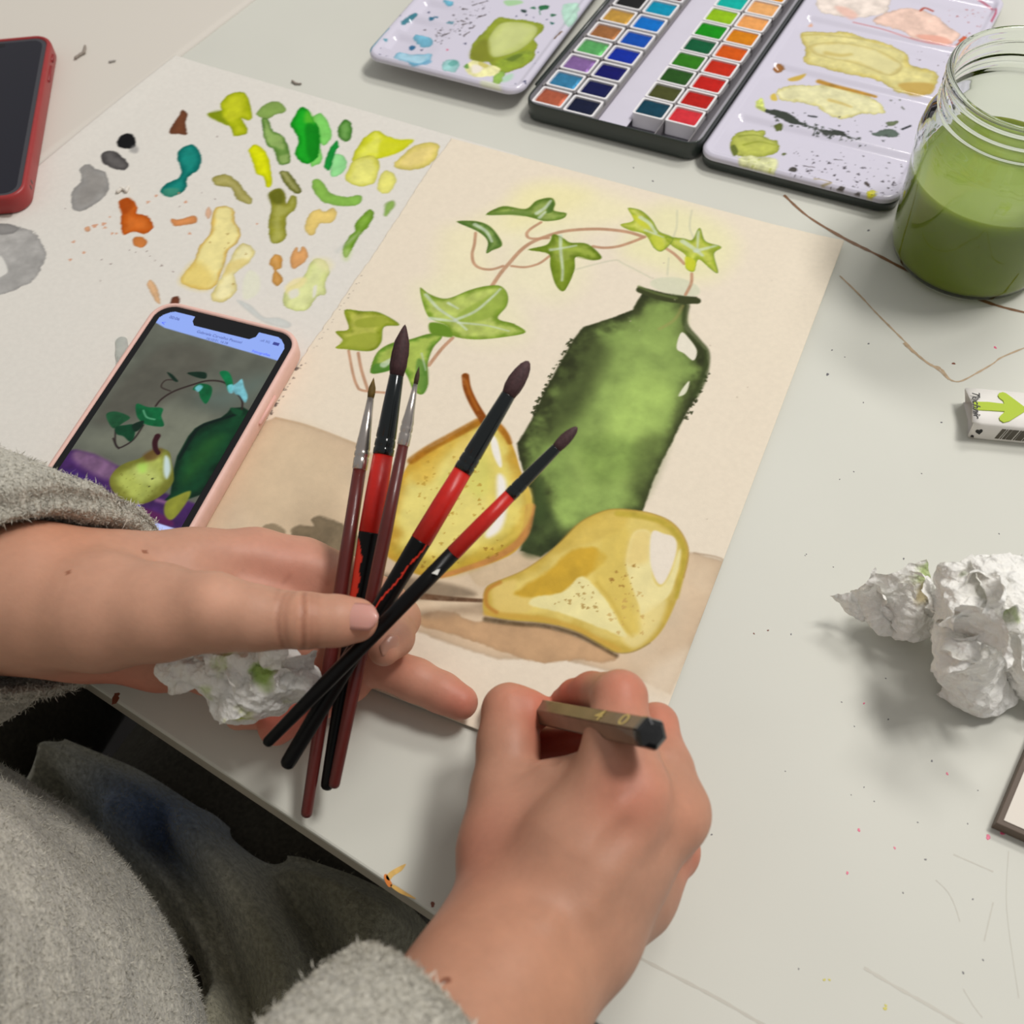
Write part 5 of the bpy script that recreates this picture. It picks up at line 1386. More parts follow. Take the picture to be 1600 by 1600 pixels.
an = np.linspace(0, 2 * np.pi, 25)[:-1]
hx = 16 * np.sin(an) ** 3 / 16; hy = (13 * np.cos(an) - 5 * np.cos(2 * an) - 2 * np.cos(3 * an) - np.cos(4 * an)) / 16
fpoly('heart_print', [(2.2 + 1.7 * x * .8 - .6 * y, 5.6 + 1.9 * y + .5 * x) for x, y in zip(hx, hy)], ink)
fpoly('corner_print', [(-.2, 1.6), (1.2, 1.4), (1.0, 2.2), (0, 2.6)], ink)
x = 9.6
for wd, gp in ((1.6, .5), (.4, .5), (1.2, .3), (2.4, .6), (.5, .3), (2.6, .4), (.6, .6), (2.2, .3), (.4, .4), (1.1, .5), (2.0, .5), (.5, .4), (1.4, .4), (2.2, .5), (.8, .4)):
    fpoly('barcode_bar', [(x, 2.2), (x + wd, 2.2), (x + wd + 1.2, 8.8), (x + 1.2, 8.8)], inkg); x += wd + gp

# ------------------------------------------------------------------ dark-edged white panel, lower right
bz = 5.5
b0 = at(1568, 1282, bz); b1 = at(1602, 1200, bz); b2 = at(1602, 1297, bz)
bu = b2 - b0; bu[2] = 0; bu /= np.linalg.norm(bu); bvv = b1 - b0; bvv[2] = 0; bvv /= np.linalg.norm(bvv)
bd = empty('canvas_panel', (b0[0] + 30 * bu[0], b0[1] + 30 * bvv[1], 0), 'white panel with a dark brown edge, cut off at the lower right', 'panel')


def Bp(a, c_, z): return np.array([b0[0], b0[1], 0]) + bu * a + bvv * c_ + np.array([0, 0, z])


q = [(-2, -2), (90, -2), (90, 120), (-2, 120)]
V, F = loft([np.array([Bp(a, c_, z) for a, c_ in q]) for z in (0.05, bz)])
bevel(mesh_obj('panel_edge', V, F, mat('dark_edge', rgb(98, 84, 72), rough=0.6), bd, smooth=False), .3)
q = [(0, 0), (90, 0), (90, 120), (0, 120)]
V, F = loft([np.array([Bp(a, c_, z) for a, c_ in q]) for z in (bz, bz + .35)])
mesh_obj('panel_face', V, F, mat('panel_white', rgb(222, 214, 202), rough=0.5), bd, smooth=False)

# ------------------------------------------------------------------ drop and crumbs
dp = [at(190, 534, 1), at(192, 552, 1), at(190, 580, 1)]
fd = Field(np.min(dp, 0) - 12, np.max(dp, 0) + 12, 0.6)
fd.cone(dp[0], 2.9, dp[1], 3.0, 3, flat=((0, 0, 1), 1.6)); fd.cone(dp[1], 3.0, dp[2], 2.6, 3, flat=((0, 0, 1), 1.6))
V, F = fd.mesh(); V[:, 2] = np.maximum(V[:, 2], 1.25)
tag(mesh_obj('clear_drip', V, F, mat('clear_gel', (0.9, 0.93, 0.9), rough=0.03, trans=0.75, ior=1.4, spec=0.6)), 'clear glossy drip on the swatch sheet, left of the pink phone', 'drip')


def crumb(pts, z, lab, c, r=0.9):
    P = [at(u, v, z) for u, v in pts]
    f_ = Field(np.min(P, 0) - 5, np.max(P, 0) + 5, 0.35)
    for a, b_ in zip(P[:-1], P[1:]): f_.cone(a, r, b_, r * .8, .6)
    V, F = f_.mesh(); V = V + 0.25 * np.stack([vnoise(V * .9, s) for s in (1, 2, 3)], 1)
    tag(mesh_obj('eraser_crumb', V, F, mat('crumb_' + str(c[0]), rgb(*c), rough=0.8)), lab, 'crumb')


crumb([(118, 90), (124, 86), (131, 82), (133, 72)], 1.5, 'curled grey eraser crumb right of the red phone', (150, 140, 130))
crumb([(171, 96), (180, 95)], 1.3, 'tiny straight grey crumb beside the curled one', (168, 164, 158), .6)
crumb([(457, 127), (462, 130), (470, 131)], .8, 'grey crumb above the top edge of the swatch sheet', (150, 146, 140), .7)
crumb([(184, 299), (190, 294), (197, 298), (200, 292)], 2.0, 'pale crumb among the dabs near the grey patch', (222, 216, 206), 1.0)
# ------------------------------------------------------------------ person: hands and arms
person = empty('person', (-28, -515, -ZT), 'person in a grey fleece sweater painting, one hand holding spare brushes', 'person')


def J(u, v, z, rpx):
    """joint seen at pixel (u, v) at height z; its radius is given as seen, in pixels"""
    p = at(u, v, z)
    return p, rpx * mmpx(p)


def chain(fd, js, k):
    q = [J(*j) for j in js]
    for (a, ra), (b, rb) in zip(q[:-1], q[1:]):
        fd.cone(a, ra, b, rb, k)


def cloud(V, N, base, spots, seed=0):
    c = np.tile(np.array(base, float), (len(V), 1))
    for p, r, cl, a in spots:
        d2 = ((V - np.asarray(p)) ** 2).sum(1)
        wgt = a * np.exp(-d2 / (r * r))
        c += (np.array(cl, float) - c) * wgt[:, None]
    c *= (1 + 0.035 * fbm(V / 7.0, seed, 3) + 0.02 * fbm(V / 1.6, seed + 5, 2))[:, None]
    return c / 255.0


HV = 0.75
# ---- left hand: seen from the thumb side, brushes pinched between thumb and index finger, tissue in the palm
cam_dir = RC.T @ np.array([0, 0, 1.0])
lo = np.array([-118, -376, -3.0]); hi = np.array([166, -225, 106.0])
L = Field(lo, hi, HV)
chain(L, [(-420, 925, 62, 118), (-120, 928, 60, 112), (60, 930, 58, 106)], 12)
chain(L, [(60, 925, 56, 106), (180, 915, 50, 78), (300, 903, 40, 70), (398, 893, 31, 66)], 14)      # back of the hand to index knuckle
chain(L, [(60, 945, 56, 104), (160, 955, 62, 92), (250, 957, 67, 74), (340, 962, 71, 57)], 7)      # thenar, thumb metacarpal
chain(L, [(20, 975, 42, 80), (130, 995, 36, 64), (250, 1022, 26, 52), (400, 1030, 20, 46)], 12)     # heel of the hand, palm
chain(L, [(250, 960, 40, 80), (400, 965, 30, 62), (480, 985, 22, 46)], 10)                          # palm body under the thumb
# index finger
chain(L, [(398, 893, 31, 66), (470, 898, 27, 56), (545, 915, 24, 46)], 6)
chain(L, [(545, 917, 30, 44), (598, 944, 26, 37), (622, 966, 26, 34)], 5)
chain(L, [(622, 966, 26, 33), (616, 996, 34, 30), (600, 1016, 38, 25)], 4)
# middle finger, straight along the table
chain(L, [(430, 990, 26, 52), (520, 1012, 19, 36), (580, 1034, 15.5, 34)], 7)
chain(L, [(580, 1034, 15.5, 34), (650, 1063, 14.0, 33), (690, 1082, 13.0, 31), (719, 1097, 12.5, 28)], 4)
# ring finger curled back under the tissue
chain(L, [(420, 1020, 20, 46), (520, 1050, 13, 31), (548, 1066, 12, 30)], 5)
chain(L, [(548, 1066, 12, 30), (500, 1092, 13, 31), (462, 1114, 13, 31), (431, 1137, 12, 28)], 3)
# little finger below the tissue
chain(L, [(330, 1045, 20, 44), (420, 1078, 12, 27), (450, 1092, 11, 26), (400, 1112, 11, 25), (372, 1120, 11, 21)], 4)
# thumb
chain(L, [(340, 962, 71, 57), (400, 966, 73, 51), (478, 970, 73, 43)], 2.5)
chain(L, [(478, 970, 73, 42.5), (525, 970, 71.5, 39), (556, 969, 70, 35)], 4)
# knuckle of the thumb, extensor ridge
p, r = J(330, 934, 79, 26); L.ell(p, (9, 7, 5.5), 14)
L.groove([at(345, 866, 58), at(378, 893, 50), at(425, 911, 45), at(490, 918, 41), at(530, 922, 38)], 4.5, 6.5)
L.groove([at(300, 862, 66), at(352, 870, 62)], 1.6, 6)
# skin folds at the thumb joint
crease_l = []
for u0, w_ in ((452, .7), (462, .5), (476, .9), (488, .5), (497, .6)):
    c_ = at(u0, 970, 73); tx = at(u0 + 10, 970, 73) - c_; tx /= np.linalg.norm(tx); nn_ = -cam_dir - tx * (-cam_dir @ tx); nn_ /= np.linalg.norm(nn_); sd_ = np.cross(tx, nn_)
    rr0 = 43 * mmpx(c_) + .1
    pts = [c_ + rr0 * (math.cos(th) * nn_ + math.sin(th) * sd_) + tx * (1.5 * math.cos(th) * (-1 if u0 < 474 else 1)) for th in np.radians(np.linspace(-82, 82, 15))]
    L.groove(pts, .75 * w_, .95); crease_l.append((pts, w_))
L.groove([at(434, 930, 46), at(440, 914, 50), at(455, 898, 53)], 1.5, 1.2)
L.groove([at(500, 900, 47), at(508, 925, 44)], 1.0, 1.5)
LV, LF = L.mesh()
LN = vert_normals(LV, LF)
RED = (206, 112, 90)
lsp = [(at(560, 969, 70), 9, (214, 138, 112), .5), (at(478, 968, 76), 7, (196, 124, 92), .4), (at(335, 932, 86), 8, (226, 172, 146), .5), (at(430, 880, 45), 24, (210, 142, 122), .35), (at(470, 900, 40), 20, (206, 136, 118), .35),
       (at(725, 1098, 18), 11, (200, 104, 86), .55), (at(660, 1085, 16), 12, (206, 130, 112), .25), (at(600, 1040, 20), 16, (218, 140, 116), .5), (at(440, 1130, 16), 14, (216, 116, 100), .75), (at(500, 1095, 16), 14, (208, 104, 88), .7), (at(600, 1018, 44), 8, (218, 150, 124), .6),
       (at(180, 1060, 20), 26, (190, 104, 84), .7), (at(60, 1050, 20), 24, (186, 110, 88), .5), (at(100, 850, 70), 18, (208, 140, 108), .5), (at(280, 1080, 10), 16, (190, 90, 70), .6)]


def surf(V, N, u, v):
    P = V @ RC.T + TC
    d = np.hypot(P[:, 0] / P[:, 2] * FOC + 800 - u, P[:, 1] / P[:, 2] * FOC + 800 - v)
    d = d + (N @ cam_dir > 0) * 1e6
    k = np.argsort(d)[:12]
    return V[k[P[k, 2].argmin()]]


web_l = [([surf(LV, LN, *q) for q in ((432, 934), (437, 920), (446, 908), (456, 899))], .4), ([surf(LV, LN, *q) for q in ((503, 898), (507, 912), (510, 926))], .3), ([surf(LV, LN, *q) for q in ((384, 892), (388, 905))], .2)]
LC = cloud(LV, LN, (193, 146, 122), lsp, 3)

for pts, w_ in crease_l + web_l:  # skin colour darkened along the creases: pigment and the shade in the folds
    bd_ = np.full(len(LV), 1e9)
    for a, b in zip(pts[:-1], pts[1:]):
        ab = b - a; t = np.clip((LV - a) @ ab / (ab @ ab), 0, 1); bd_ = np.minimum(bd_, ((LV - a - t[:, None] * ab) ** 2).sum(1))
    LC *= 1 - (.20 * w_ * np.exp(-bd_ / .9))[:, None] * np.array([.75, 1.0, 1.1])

# ---- right hand: writing grip seen from behind the wrist
lo = np.array([120, -445, -4.0]); hi = np.array([262, -232, 118.0])
Rr = Field(lo, hi, HV)
chain(Rr, [(560, 1850, 92, 132), (680, 1680, 80, 148), (775, 1558, 66, 138), (835, 1470, 56, 132)], 14)
chain(Rr, [(800, 1500, 52, 125), (890, 1440, 52, 118)], 12)
chain(Rr, [(845, 1440, 60, 100), (905, 1340, 67, 88), (962, 1240, 70, 70)], 12)          # to index knuckle
chain(Rr, [(880, 1440, 56, 100), (960, 1350, 58, 82), (1032, 1278, 60, 62)], 12)        # to middle knuckle
chain(Rr, [(890, 1450, 42, 95), (980, 1390, 36, 74), (1046, 1326, 30, 47)], 10)         # outer edge of the hand
chain(Rr, [(800, 1440, 54, 84), (788, 1330, 48, 66), (792, 1240, 45, 55)], 12)          # ball of the thumb
chain(Rr, [(800, 1280, 48, 50), (860, 1238, 52, 42), (925, 1225, 60, 52)], 10)          # web
chain(Rr, [(840, 1330, 52, 80), (930, 1290, 56, 80)], 14)
# thumb
chain(Rr, [(792, 1240, 45, 54), (794, 1165, 45, 46), (797, 1112, 44, 43)], 6)
chain(Rr, [(797, 1112, 44, 42), (826, 1112, 44, 33), (848, 1110, 43, 21)], 4)
# index finger
chain(Rr, [(962, 1240, 70, 68), (968, 1165, 74, 53), (968, 1092, 74, 43)], 7)
chain(Rr, [(968, 1090, 73, 42), (925, 1082, 58, 31), (898, 1087, 50, 26)], 3.5)
chain(Rr, [(898, 1087, 50, 26), (882, 1095, 45, 22)], 2)
# middle finger
chain(Rr, [(1032, 1278, 60, 58), (1036, 1200, 60, 42), (1025, 1133, 55, 34)], 6)
chain(Rr, [(1025, 1133, 55, 33), (960, 1150, 42, 30), (905, 1160, 34, 31), (845, 1168, 28, 30)], 3)
chain(Rr, [(905, 1175, 24, 36), (850, 1165, 20, 38), (815, 1150, 18, 36)], 6)
# ring and little fingers folded under
chain(Rr, [(1045, 1300, 42, 50), (1010, 1200, 30, 34), (940, 1200, 20, 28), (890, 1205, 17, 24)], 4)
chain(Rr, [(1048, 1334, 26, 44), (1000, 1260, 15, 30), (930, 1250, 12, 26), (880, 1250, 11, 22)], 4)
# tendons and knuckles
p, r = J(985, 1236, 80, 30); Rr.ell(p, (10, 10, 5.5), 16)
p, r = J(1058, 1266, 62, 30); Rr.ell(p, (8, 8, 5.5), 16)
Rr.groove([at(860, 1440, 84), at(915, 1350, 88), at(965, 1260, 88)], -1.0, 4.5)
Rr.groove([at(925, 1420, 80), at(985, 1340, 80), at(1040, 1285, 76)], -1.0, 4.5)
Rr.groove([at(880, 1400, 86), at(945, 1320, 84), at(1005, 1262, 80)], 0.9, 4.5)
Rr.groove([at(1072, 1316, 45), at(1050, 1335, 46), at(1020, 1365, 46)], 1.3, 3.0)
Rr.groove([at(1010, 1098, 72), at(1012, 1150, 70), at(1020, 1190, 70)], .8, 1.6)
Rr.groove([at(820, 1196, 60), at(846, 1186, 60), at(870, 1196, 62)], .8, 2.0)
RV, RF = Rr.mesh()
RN = vert_normals(RV, RF)
rsp = [(at(988, 1236, 88), 13, (204, 124, 100), .6), (at(1068, 1276, 72), 11, (206, 140, 112), .4), (at(985, 1065, 85), 13, (206, 124, 100), .7), (at(900, 1085, 55), 13, (198, 92, 74), .8), (at(1035, 1120, 62), 12, (206, 124, 100), .6), (at(880, 1165, 32), 16, (160, 62, 44), .85), (at(845, 1160, 30), 16, (160, 62, 44), .85), (at(930, 1160, 36), 14, (170, 70, 50), .8),  # dark red spots put the shade of the finger gap into the skin
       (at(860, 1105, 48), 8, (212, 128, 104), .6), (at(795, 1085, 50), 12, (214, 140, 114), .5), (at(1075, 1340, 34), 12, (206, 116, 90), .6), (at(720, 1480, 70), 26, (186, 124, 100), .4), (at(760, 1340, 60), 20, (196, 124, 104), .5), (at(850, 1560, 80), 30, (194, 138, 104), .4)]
RCc = cloud(RV, RN, (184, 137, 113), rsp, 9)
moles = [((698, 1533), 1.3), ((898, 1342), .0)]
for (u, v), rad in moles:
    if rad <= 0: continue
    d = np.array([abs(proj(q)[0] - u) + abs(proj(q)[1] - v) for q in RV[::1]])
    d[RN @ cam_dir > 0] = 1e9
    q = RV[d.argmin()]; mk = ((RV - q) ** 2).sum(1) < rad ** 2
    RCc[mk] *= (.72, .6, .55)
for (u, v) in ((106, 895), (225, 972 - 110)):
    d = np.array([abs(proj(q)[0] - u) + abs(proj(q)[1] - v) for q in LV]); d[LN @ cam_dir > 0] = 1e9
    mk = ((LV - LV[d.argmin()]) ** 2).sum(1) < 1.0; LC[mk] *= (.78, .68, .62)

# ---- upper arms, trunk and neck (inside the sweater): one body mesh with the hands
B = Field((-330, -720, -260), (240, -380, 420), 8.0)
B.cone((-30, -545, -190), 120, (-32, -560, 240), 118, 30, flat=((0, 1, 0), 1.25))
B.cone((-32, -560, 300), 52, (-30, -540, 400), 50, 30)
B.cone((-175, -560, 255), 50, (-215, -500, 40), 40, 20); B.cone((-215, -500, 40), 38, at(-330, 928, 61), 25, 10)
B.cone((110, -598, 255), 44, (132, -608, 95), 34, 20); B.cone((132, -608, 95), 32, at(600, 1790, 88), 24, 10)
BV, BF = B.mesh()
skin = mat('skin', attr=True, rough=0.48, sss=0.18, sss_s=0.0022, bump=0.16, bscale=900, bdist=0.0004, spec=0.35)
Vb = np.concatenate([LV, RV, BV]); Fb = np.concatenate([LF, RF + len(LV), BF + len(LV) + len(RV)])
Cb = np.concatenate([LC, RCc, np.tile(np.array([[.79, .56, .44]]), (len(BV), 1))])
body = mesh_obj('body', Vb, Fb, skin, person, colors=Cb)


def nail(c_px, z, dirpx, upn, ln, wd, lift, colr):
    """curved plate on a fingertip: centre pixel, height, pixel direction to the tip"""
    p0 = at(*c_px, z); p1 = at(c_px[0] + dirpx[0], c_px[1] + dirpx[1], z)
    d = p1 - p0; d /= np.linalg.norm(d); up_ = np.asarray(upn, float); up_ -= d * (up_ @ d); up_ /= np.linalg.norm(up_); sd = np.cross(up_, d)
    V = []; nu, nv = 13, 9
    for i in range(nu):
        s = -1 + 2 * i / (nu - 1)
        wv = wd * (1 - .10 * s * s) * (math.sqrt(max(0, 1 - max(0, (abs(s) - .55) / .45) ** 2 * .75)))
        for j in range(nv):
            t = -1 + 2 * j / (nv - 1)
            V.append(p0 + d * (ln * s - .15 * ln * t * t * s) + sd * wv * t + up_ * (lift - 1.9 * t * t * wd / 5 - .7 * s * s))
    V = np.array(V); F = grid_faces(nu, nv)
    nn = np.cross(V[F[0, 1]] - V[F[0, 0]], V[F[0, 2]] - V[F[0, 0]])
    if nn @ up_ < 0: F = F[:, ::-1]
    o = mesh_obj('fingernail', V, F, mat('nail_' + str(colr[0]), rgb(*colr), rough=0.3, sss=0.2, sss_s=.002, coat=.25), body)
    so_ = o.modifiers.new('solid', 'SOLIDIFY'); so_.thickness = 0.0004; so_.offset = -1
    return o


up_cam = -cam_dir
nail((562, 962), 77.6, (10, 1), (up_cam * .9 + np.array([0, .35, .2])), 6.2, 4.6, .9, (206, 150, 138))
nail((611, 1009), 42.6, (-9, 11), (up_cam + np.array([.55, .1, 0])), 4.6, 3.1, .35, (200, 146, 124))
# ------------------------------------------------------------------ clothing
def fuzz(name, V, N, n, ln, th, m_, parent, cmul=None, seed=1):
    """short fibres standing out of a fleece: one object of thin slivers"""
    rs = np.random.RandomState(seed)
    i = rs.randint(0, len(V), n)
    d = N[i] * 0.8 + 0.75 * rs.randn(n, 3); d /= np.linalg.norm(d, axis=1, keepdims=True)
    side = np.cross(d, rs.randn(n, 3)); side /= np.linalg.norm(side, axis=1, keepdims=True)
    p = V[i] - N[i] * .3 + .4 * rs.randn(n, 3); l_ = ln * (0.4 + rs.rand(n))[:, None]
    bend = rs.randn(n, 3) * .35
    q = p + d * l_ * .55 + bend * l_ * .3; e = p + d * l_ + bend * l_
    Vf = np.concatenate([p - side * th, p + side * th, q + side * th * .8, e]); k = np.arange(n)
    F = np.stack([k, k + n, k + 2 * n, k + 3 * n], 1)
    o = mesh_obj(name, Vf, F, m_, parent, smooth=False); o['kind'] = 'stuff'
    return o


fleece = mat('grey_fleece', rgb(188, 184, 172), rough=0.95, noise=0.24, nscale=520, bump=0.9, bscale=620, bdist=0.0018, spec=0.1, sheen=0.25, detail=4)
fibre = mat('fleece_fibre', rgb(196, 192, 180), rough=1.0, spec=0.05, noise=0.25, nscale=300)
trouser = mat('dark_trousers', rgb(84, 80, 70), rough=0.95, noise=0.22, nscale=420, bump=0.6, bscale=500, bdist=0.001, spec=0.1, sheen=0.15)


def tube(centers, radii, up, nseg=72, noise=1.6, ns=9.0, seed=3, lump=None):
    """cloth tube along centres; radii = (in plane a, in plane b)"""
    C = np.array(centers, float); T = np.gradient(C, axis=0); T /= np.linalg.norm(T, axis=1, keepdims=True)
    an = np.linspace(0, 2 * np.pi, nseg + 1)[:-1]; V = []
    for c, t, (ra, rb) in zip(C, T, radii):
        u = np.asarray(up, float) - t * (np.asarray(up, float) @ t); u /= np.linalg.norm(u); v = np.cross(t, u)
        V.append(c + np.cos(an)[:, None] * u * ra + np.sin(an)[:, None] * v * rb)
    return np.array(V), an


def interp(P, n):
    P = np.array(P, float); return catmull(P, n, False)


def sleeve(ring, parent, seed, fn, noise=2.0, ns=13.0):
    """ring: list of (centre, up vector, forward vector, ra, rb) from the hidden inside, over the cuff lip, back along the outside"""
    an = np.linspace(0, 2 * np.pi, 129)[:-1]
    L_ = []
    for c, u, v, ra, rb in ring:
        L_.append(np.asarray(c) + np.cos(an)[:, None] * np.asarray(u) * ra + np.sin(an)[:, None] * np.asarray(v) * rb)
    A = np.array(L_)                                             # rings x seg x 3
    A = np.stack([catmull(A[:, j], 7, False) for j in range(A.shape[1])], 1)
    nr, n = A.shape[:2]
    V = A.reshape(-1, 3); F = []
    i = np.arange(nr - 1)[:, None]; j = np.arange(n)[None, :]; j2 = (j + 1) % n
    F = np.stack([(i * n + j).ravel(), (i * n + j2).ravel(), ((i + 1) * n + j2).ravel(), ((i + 1) * n + j).ravel()], 1)
    N = vert_normals(V, F)
    V = V + N * (noise * fbm(V / ns, seed, 3) + 0.5 * fbm(V / 2.2, seed + 4, 2))[:, None]
    return V, F


def basis(n, up):
    n = np.asarray(n, float); n = n / np.linalg.norm(n)
    u = np.asarray(up, float) - n * (np.asarray(up, float) @ n); u /= np.linalg.norm(u)
    return u, np.cross(n, u)


# left sleeve: the cuff is pushed up a little and gapes over the wrist
R0, R1, R2 = RC[0], -RC[1], -RC[2]           # camera right, up, towards the camera, used only as handy directions
cu, cv_ = basis(R0 * .86 - R1 * .06 + R2 * .42, R1)


def px3(u, v, z): return at(u, v, z)


def rg(c, n, ra, rb, up=None):
    u, v = basis(n, R1 if up is None else up)
    return (c, u, v, ra, rb)


nL = R0 * .78 - R1 * .34 + R2 * .64
c0 = px3(66, 942, 53)
ring = [rg(px3(-200, 934, 57), R0 * .9 + R2 * .2, 34, 34), rg(px3(-60, 940, 54), nL, 33, 36), rg(px3(30, 942, 53), nL, 32.5, 43), rg(c0, nL, 33, 46), rg(px3(82, 941, 53), nL, 34.5, 48), rg(px3(76, 937, 53), nL, 38.0, 50),
        rg(px3(58, 926, 57), nL, 40.2, 52), rg(px3(2, 922, 58), nL, 44.5, 52), rg(px3(-80, 920, 60), R0 * .88 + R2 * .45, 53, 53), rg(px3(-200, 915, 62), R0 * .95 + R2 * .2, 53, 50), rg(px3(-420, 905, 60), R0, 56, 52), rg(px3(-700, 930, 60), R0, 60, 56)]
SV1, SF1 = sleeve(ring, person, 5, None)
nR = at(860, 1440, 64) - at(690, 1640, 86); nR = nR / np.linalg.norm(nR) + R2 * .30
cR = px3(690, 1668, 80)
upR = R0 * -.62 + R1 * .78


def rr_(c, n, ra, rb): return rg(c, n, ra, rb, np.cross(n, R2))


ax = at(820, 1500, 62) - at(640, 1720, 84); ax /= np.linalg.norm(ax)
ring = [rr_(cR - ax * 60, nR, 33, 31), rr_(cR - ax * 25, nR, 32, 30), rr_(cR - ax * 6, nR, 32, 30), rr_(cR + ax * 1, nR, 32.5, 31), rr_(cR + ax * 3, nR, 34, 32.5), rr_(cR + ax * 1, nR, 36.3, 34.5),
        rr_(cR - ax * 6, nR, 38, 36.5), rr_(cR - ax * 20, nR, 40, 38.5), rr_(cR - ax * 50, nR, 42, 41), rr_(cR - ax * 95, ax, 44, 43), rr_(cR - ax * 150, ax, 46, 45), rr_(at(420, 2000, 96) - ax * 40, ax, 50, 50)]
SV2, SF2 = sleeve(ring, person, 8, None, noise=1.4)

# trunk of the sweater
W = Field((-235, -760, -290), (175, -350, 330), 3.2)
W.cone((-35, -535, -215), 146, (-30, -518, -60), 141, 30); W.cone((-30, -518, -60), 140, (-36, -560, 200), 140, 40)
W.cone((-40, -560, 250), 92, (-38, -560, 300), 72, 40)
W.cone((-165, -570, 230), 62, (-240, -505, 55), 56, 30); W.cone((-240, -505, 55), 56, (-165, -400, 62), 55, 20)
W.cone((110, -600, 225), 60, (132, -610, 95), 52, 20)
W.cone((132, -610, 95), 50, at(470, 1930, 95), 45, 15)
WV, WF = W.mesh()
WN = vert_normals(WV, WF)
fold = 5.0 * fbm(WV / np.array([46., 46., 24.]), 4, 3) + 1.2 * fbm(WV / 6.0, 9, 2)
WV = WV + WN * fold[:, None]
sw_V = np.concatenate([WV, SV1, SV2]); sw_F = np.concatenate([WF, SF1 + len(WV), SF2 + len(WV) + len(SV1)])
sweater = mesh_obj('sweater', sw_V, sw_F, fleece, person)
sw_N = vert_normals(sw_V, sw_F)


def visible(V, mg=60):
    P = V @ RC.T + TC
    u = P[:, 0] / P[:, 2] * FOC + 800; v = P[:, 1] / P[:, 2] * FOC + 800
    return (u > -mg) & (u < 1600 + mg) & (v > -mg) & (v < 1600 + mg)


vis = np.nonzero(visible(sw_V))[0]
nS = len(WV)
m1 = vis[vis < nS]; m2 = vis[vis >= nS]
fuzz('sweater_pile', sw_V[m2], sw_N[m2], 60000, 1.7, .11, fibre, sweater, seed=4)
fuzz('sweater_pile', sw_V[m1], sw_N[m1], 60000, 1.5, .12, fibre, sweater, seed=5)

# lap: trousers with heavy folds, in the shade of the table
K = Field((-330, -640, -420), (190, -60, -105), 4.0)
K.cone((40, -560, -235), 92, (38, -160, -262), 78, 10); K.cone((-20, -560, -235), 84, (-10, -180, -262), 76, 20)
K.cone((-190, -560, -240), 84, (-205, -130, -262), 76, 10)
KV, KF = K.mesh(); KN = vert_normals(KV, KF)
KV = KV + KN * (3.0 * fbm(KV / np.array([22., 60., 30.]), 14, 3))[:, None]
mesh_obj('trousers', KV, KF, trouser, person)

# long dark hem of a knitted tunic gathered over the lap
hem = mat('dark_knit', attr=True, rough=0.95, noise=0.28, nscale=380, bump=0.8, bscale=420, bdist=0.0016, spec=0.08, sheen=0.2)
nu, nv = 170, 120
S, T = np.meshgrid(np.linspace(0, 1, nu), np.linspace(0, 1, nv), indexing='ij'); S, T = S.ravel(), T.ravel()
Xh = -88 + 14 * (1 - T) + 232 * S; Yh = -476 + 150 * T + 3 * np.sin(S * 9) - 10 * S


def dcurve(pts, z):
    P = catmull(at_many(pts, z)[:, :2], 6, False); b_ = np.full(len(Xh), 1e9)
    for k in range(len(P) - 1): b_ = np.minimum(b_, seg_d2(Xh, Yh, P[k], P[k + 1])[0])
    return np.sqrt(b_)


r1 = dcurve([(300, 1280), (372, 1370), (425, 1450), (455, 1530), (470, 1640)], -128); v1 = dcurve([(235, 1300), (310, 1400), (352, 1490), (382, 1580), (385, 1650)], -145)
r2 = dcurve([(150, 1265), (240, 1350), (305, 1440), (345, 1540), (360, 1650)], -125); v2 = dcurve([(60, 1210), (170, 1310), (262, 1420), (310, 1540)], -145)
v3 = dcurve([(360, 1290), (440, 1390), (500, 1480), (530, 1620)], -148); r3 = dcurve([(470, 1330), (560, 1440), (600, 1600)], -138)
Zh = -146 + 30 * np.exp(-(r1 / 13) ** 2) + 24 * np.exp(-(r2 / 11) ** 2) + 12 * np.exp(-(r3 / 22) ** 2) - 32 * np.exp(-(v1 / 7) ** 2) - 28 * np.exp(-(v2 / 9) ** 2) - 26 * np.exp(-(v3 / 10) ** 2)
Zh = Zh - 70 * sstep(.86, 1.0, S) - 22 * sstep(.92, 1.0, T) + 40 * (1 - T) ** 2 + 2.5 * fbm(np.stack([S * 9, T * 6, 0 * S], 1), 6, 3)
Vh = np.stack([Xh, Yh, Zh], 1)
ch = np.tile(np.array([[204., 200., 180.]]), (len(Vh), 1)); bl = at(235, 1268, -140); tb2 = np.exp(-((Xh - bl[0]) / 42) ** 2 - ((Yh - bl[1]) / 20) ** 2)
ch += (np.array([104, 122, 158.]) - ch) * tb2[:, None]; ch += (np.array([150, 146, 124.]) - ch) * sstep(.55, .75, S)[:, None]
th_o = mesh_obj('tunic_hem', Vh, grid_faces(nu, nv), hem, person, colors=ch / 255)
so_ = th_o.modifiers.new('solid', 'SOLIDIFY'); so_.thickness = 0.004; so_.offset = -1
Nh = vert_normals(Vh, grid_faces(nu, nv)); Nh[Nh[:, 2] < 0] *= -1
hv = np.nonzero(visible(Vh))[0]
fuzz('hem_pile', Vh[hv], Nh[hv], 26000, 1.4, .11, mat('hem_fibre', rgb(166, 162, 144), rough=1.0, spec=.05), th_o, seed=7)

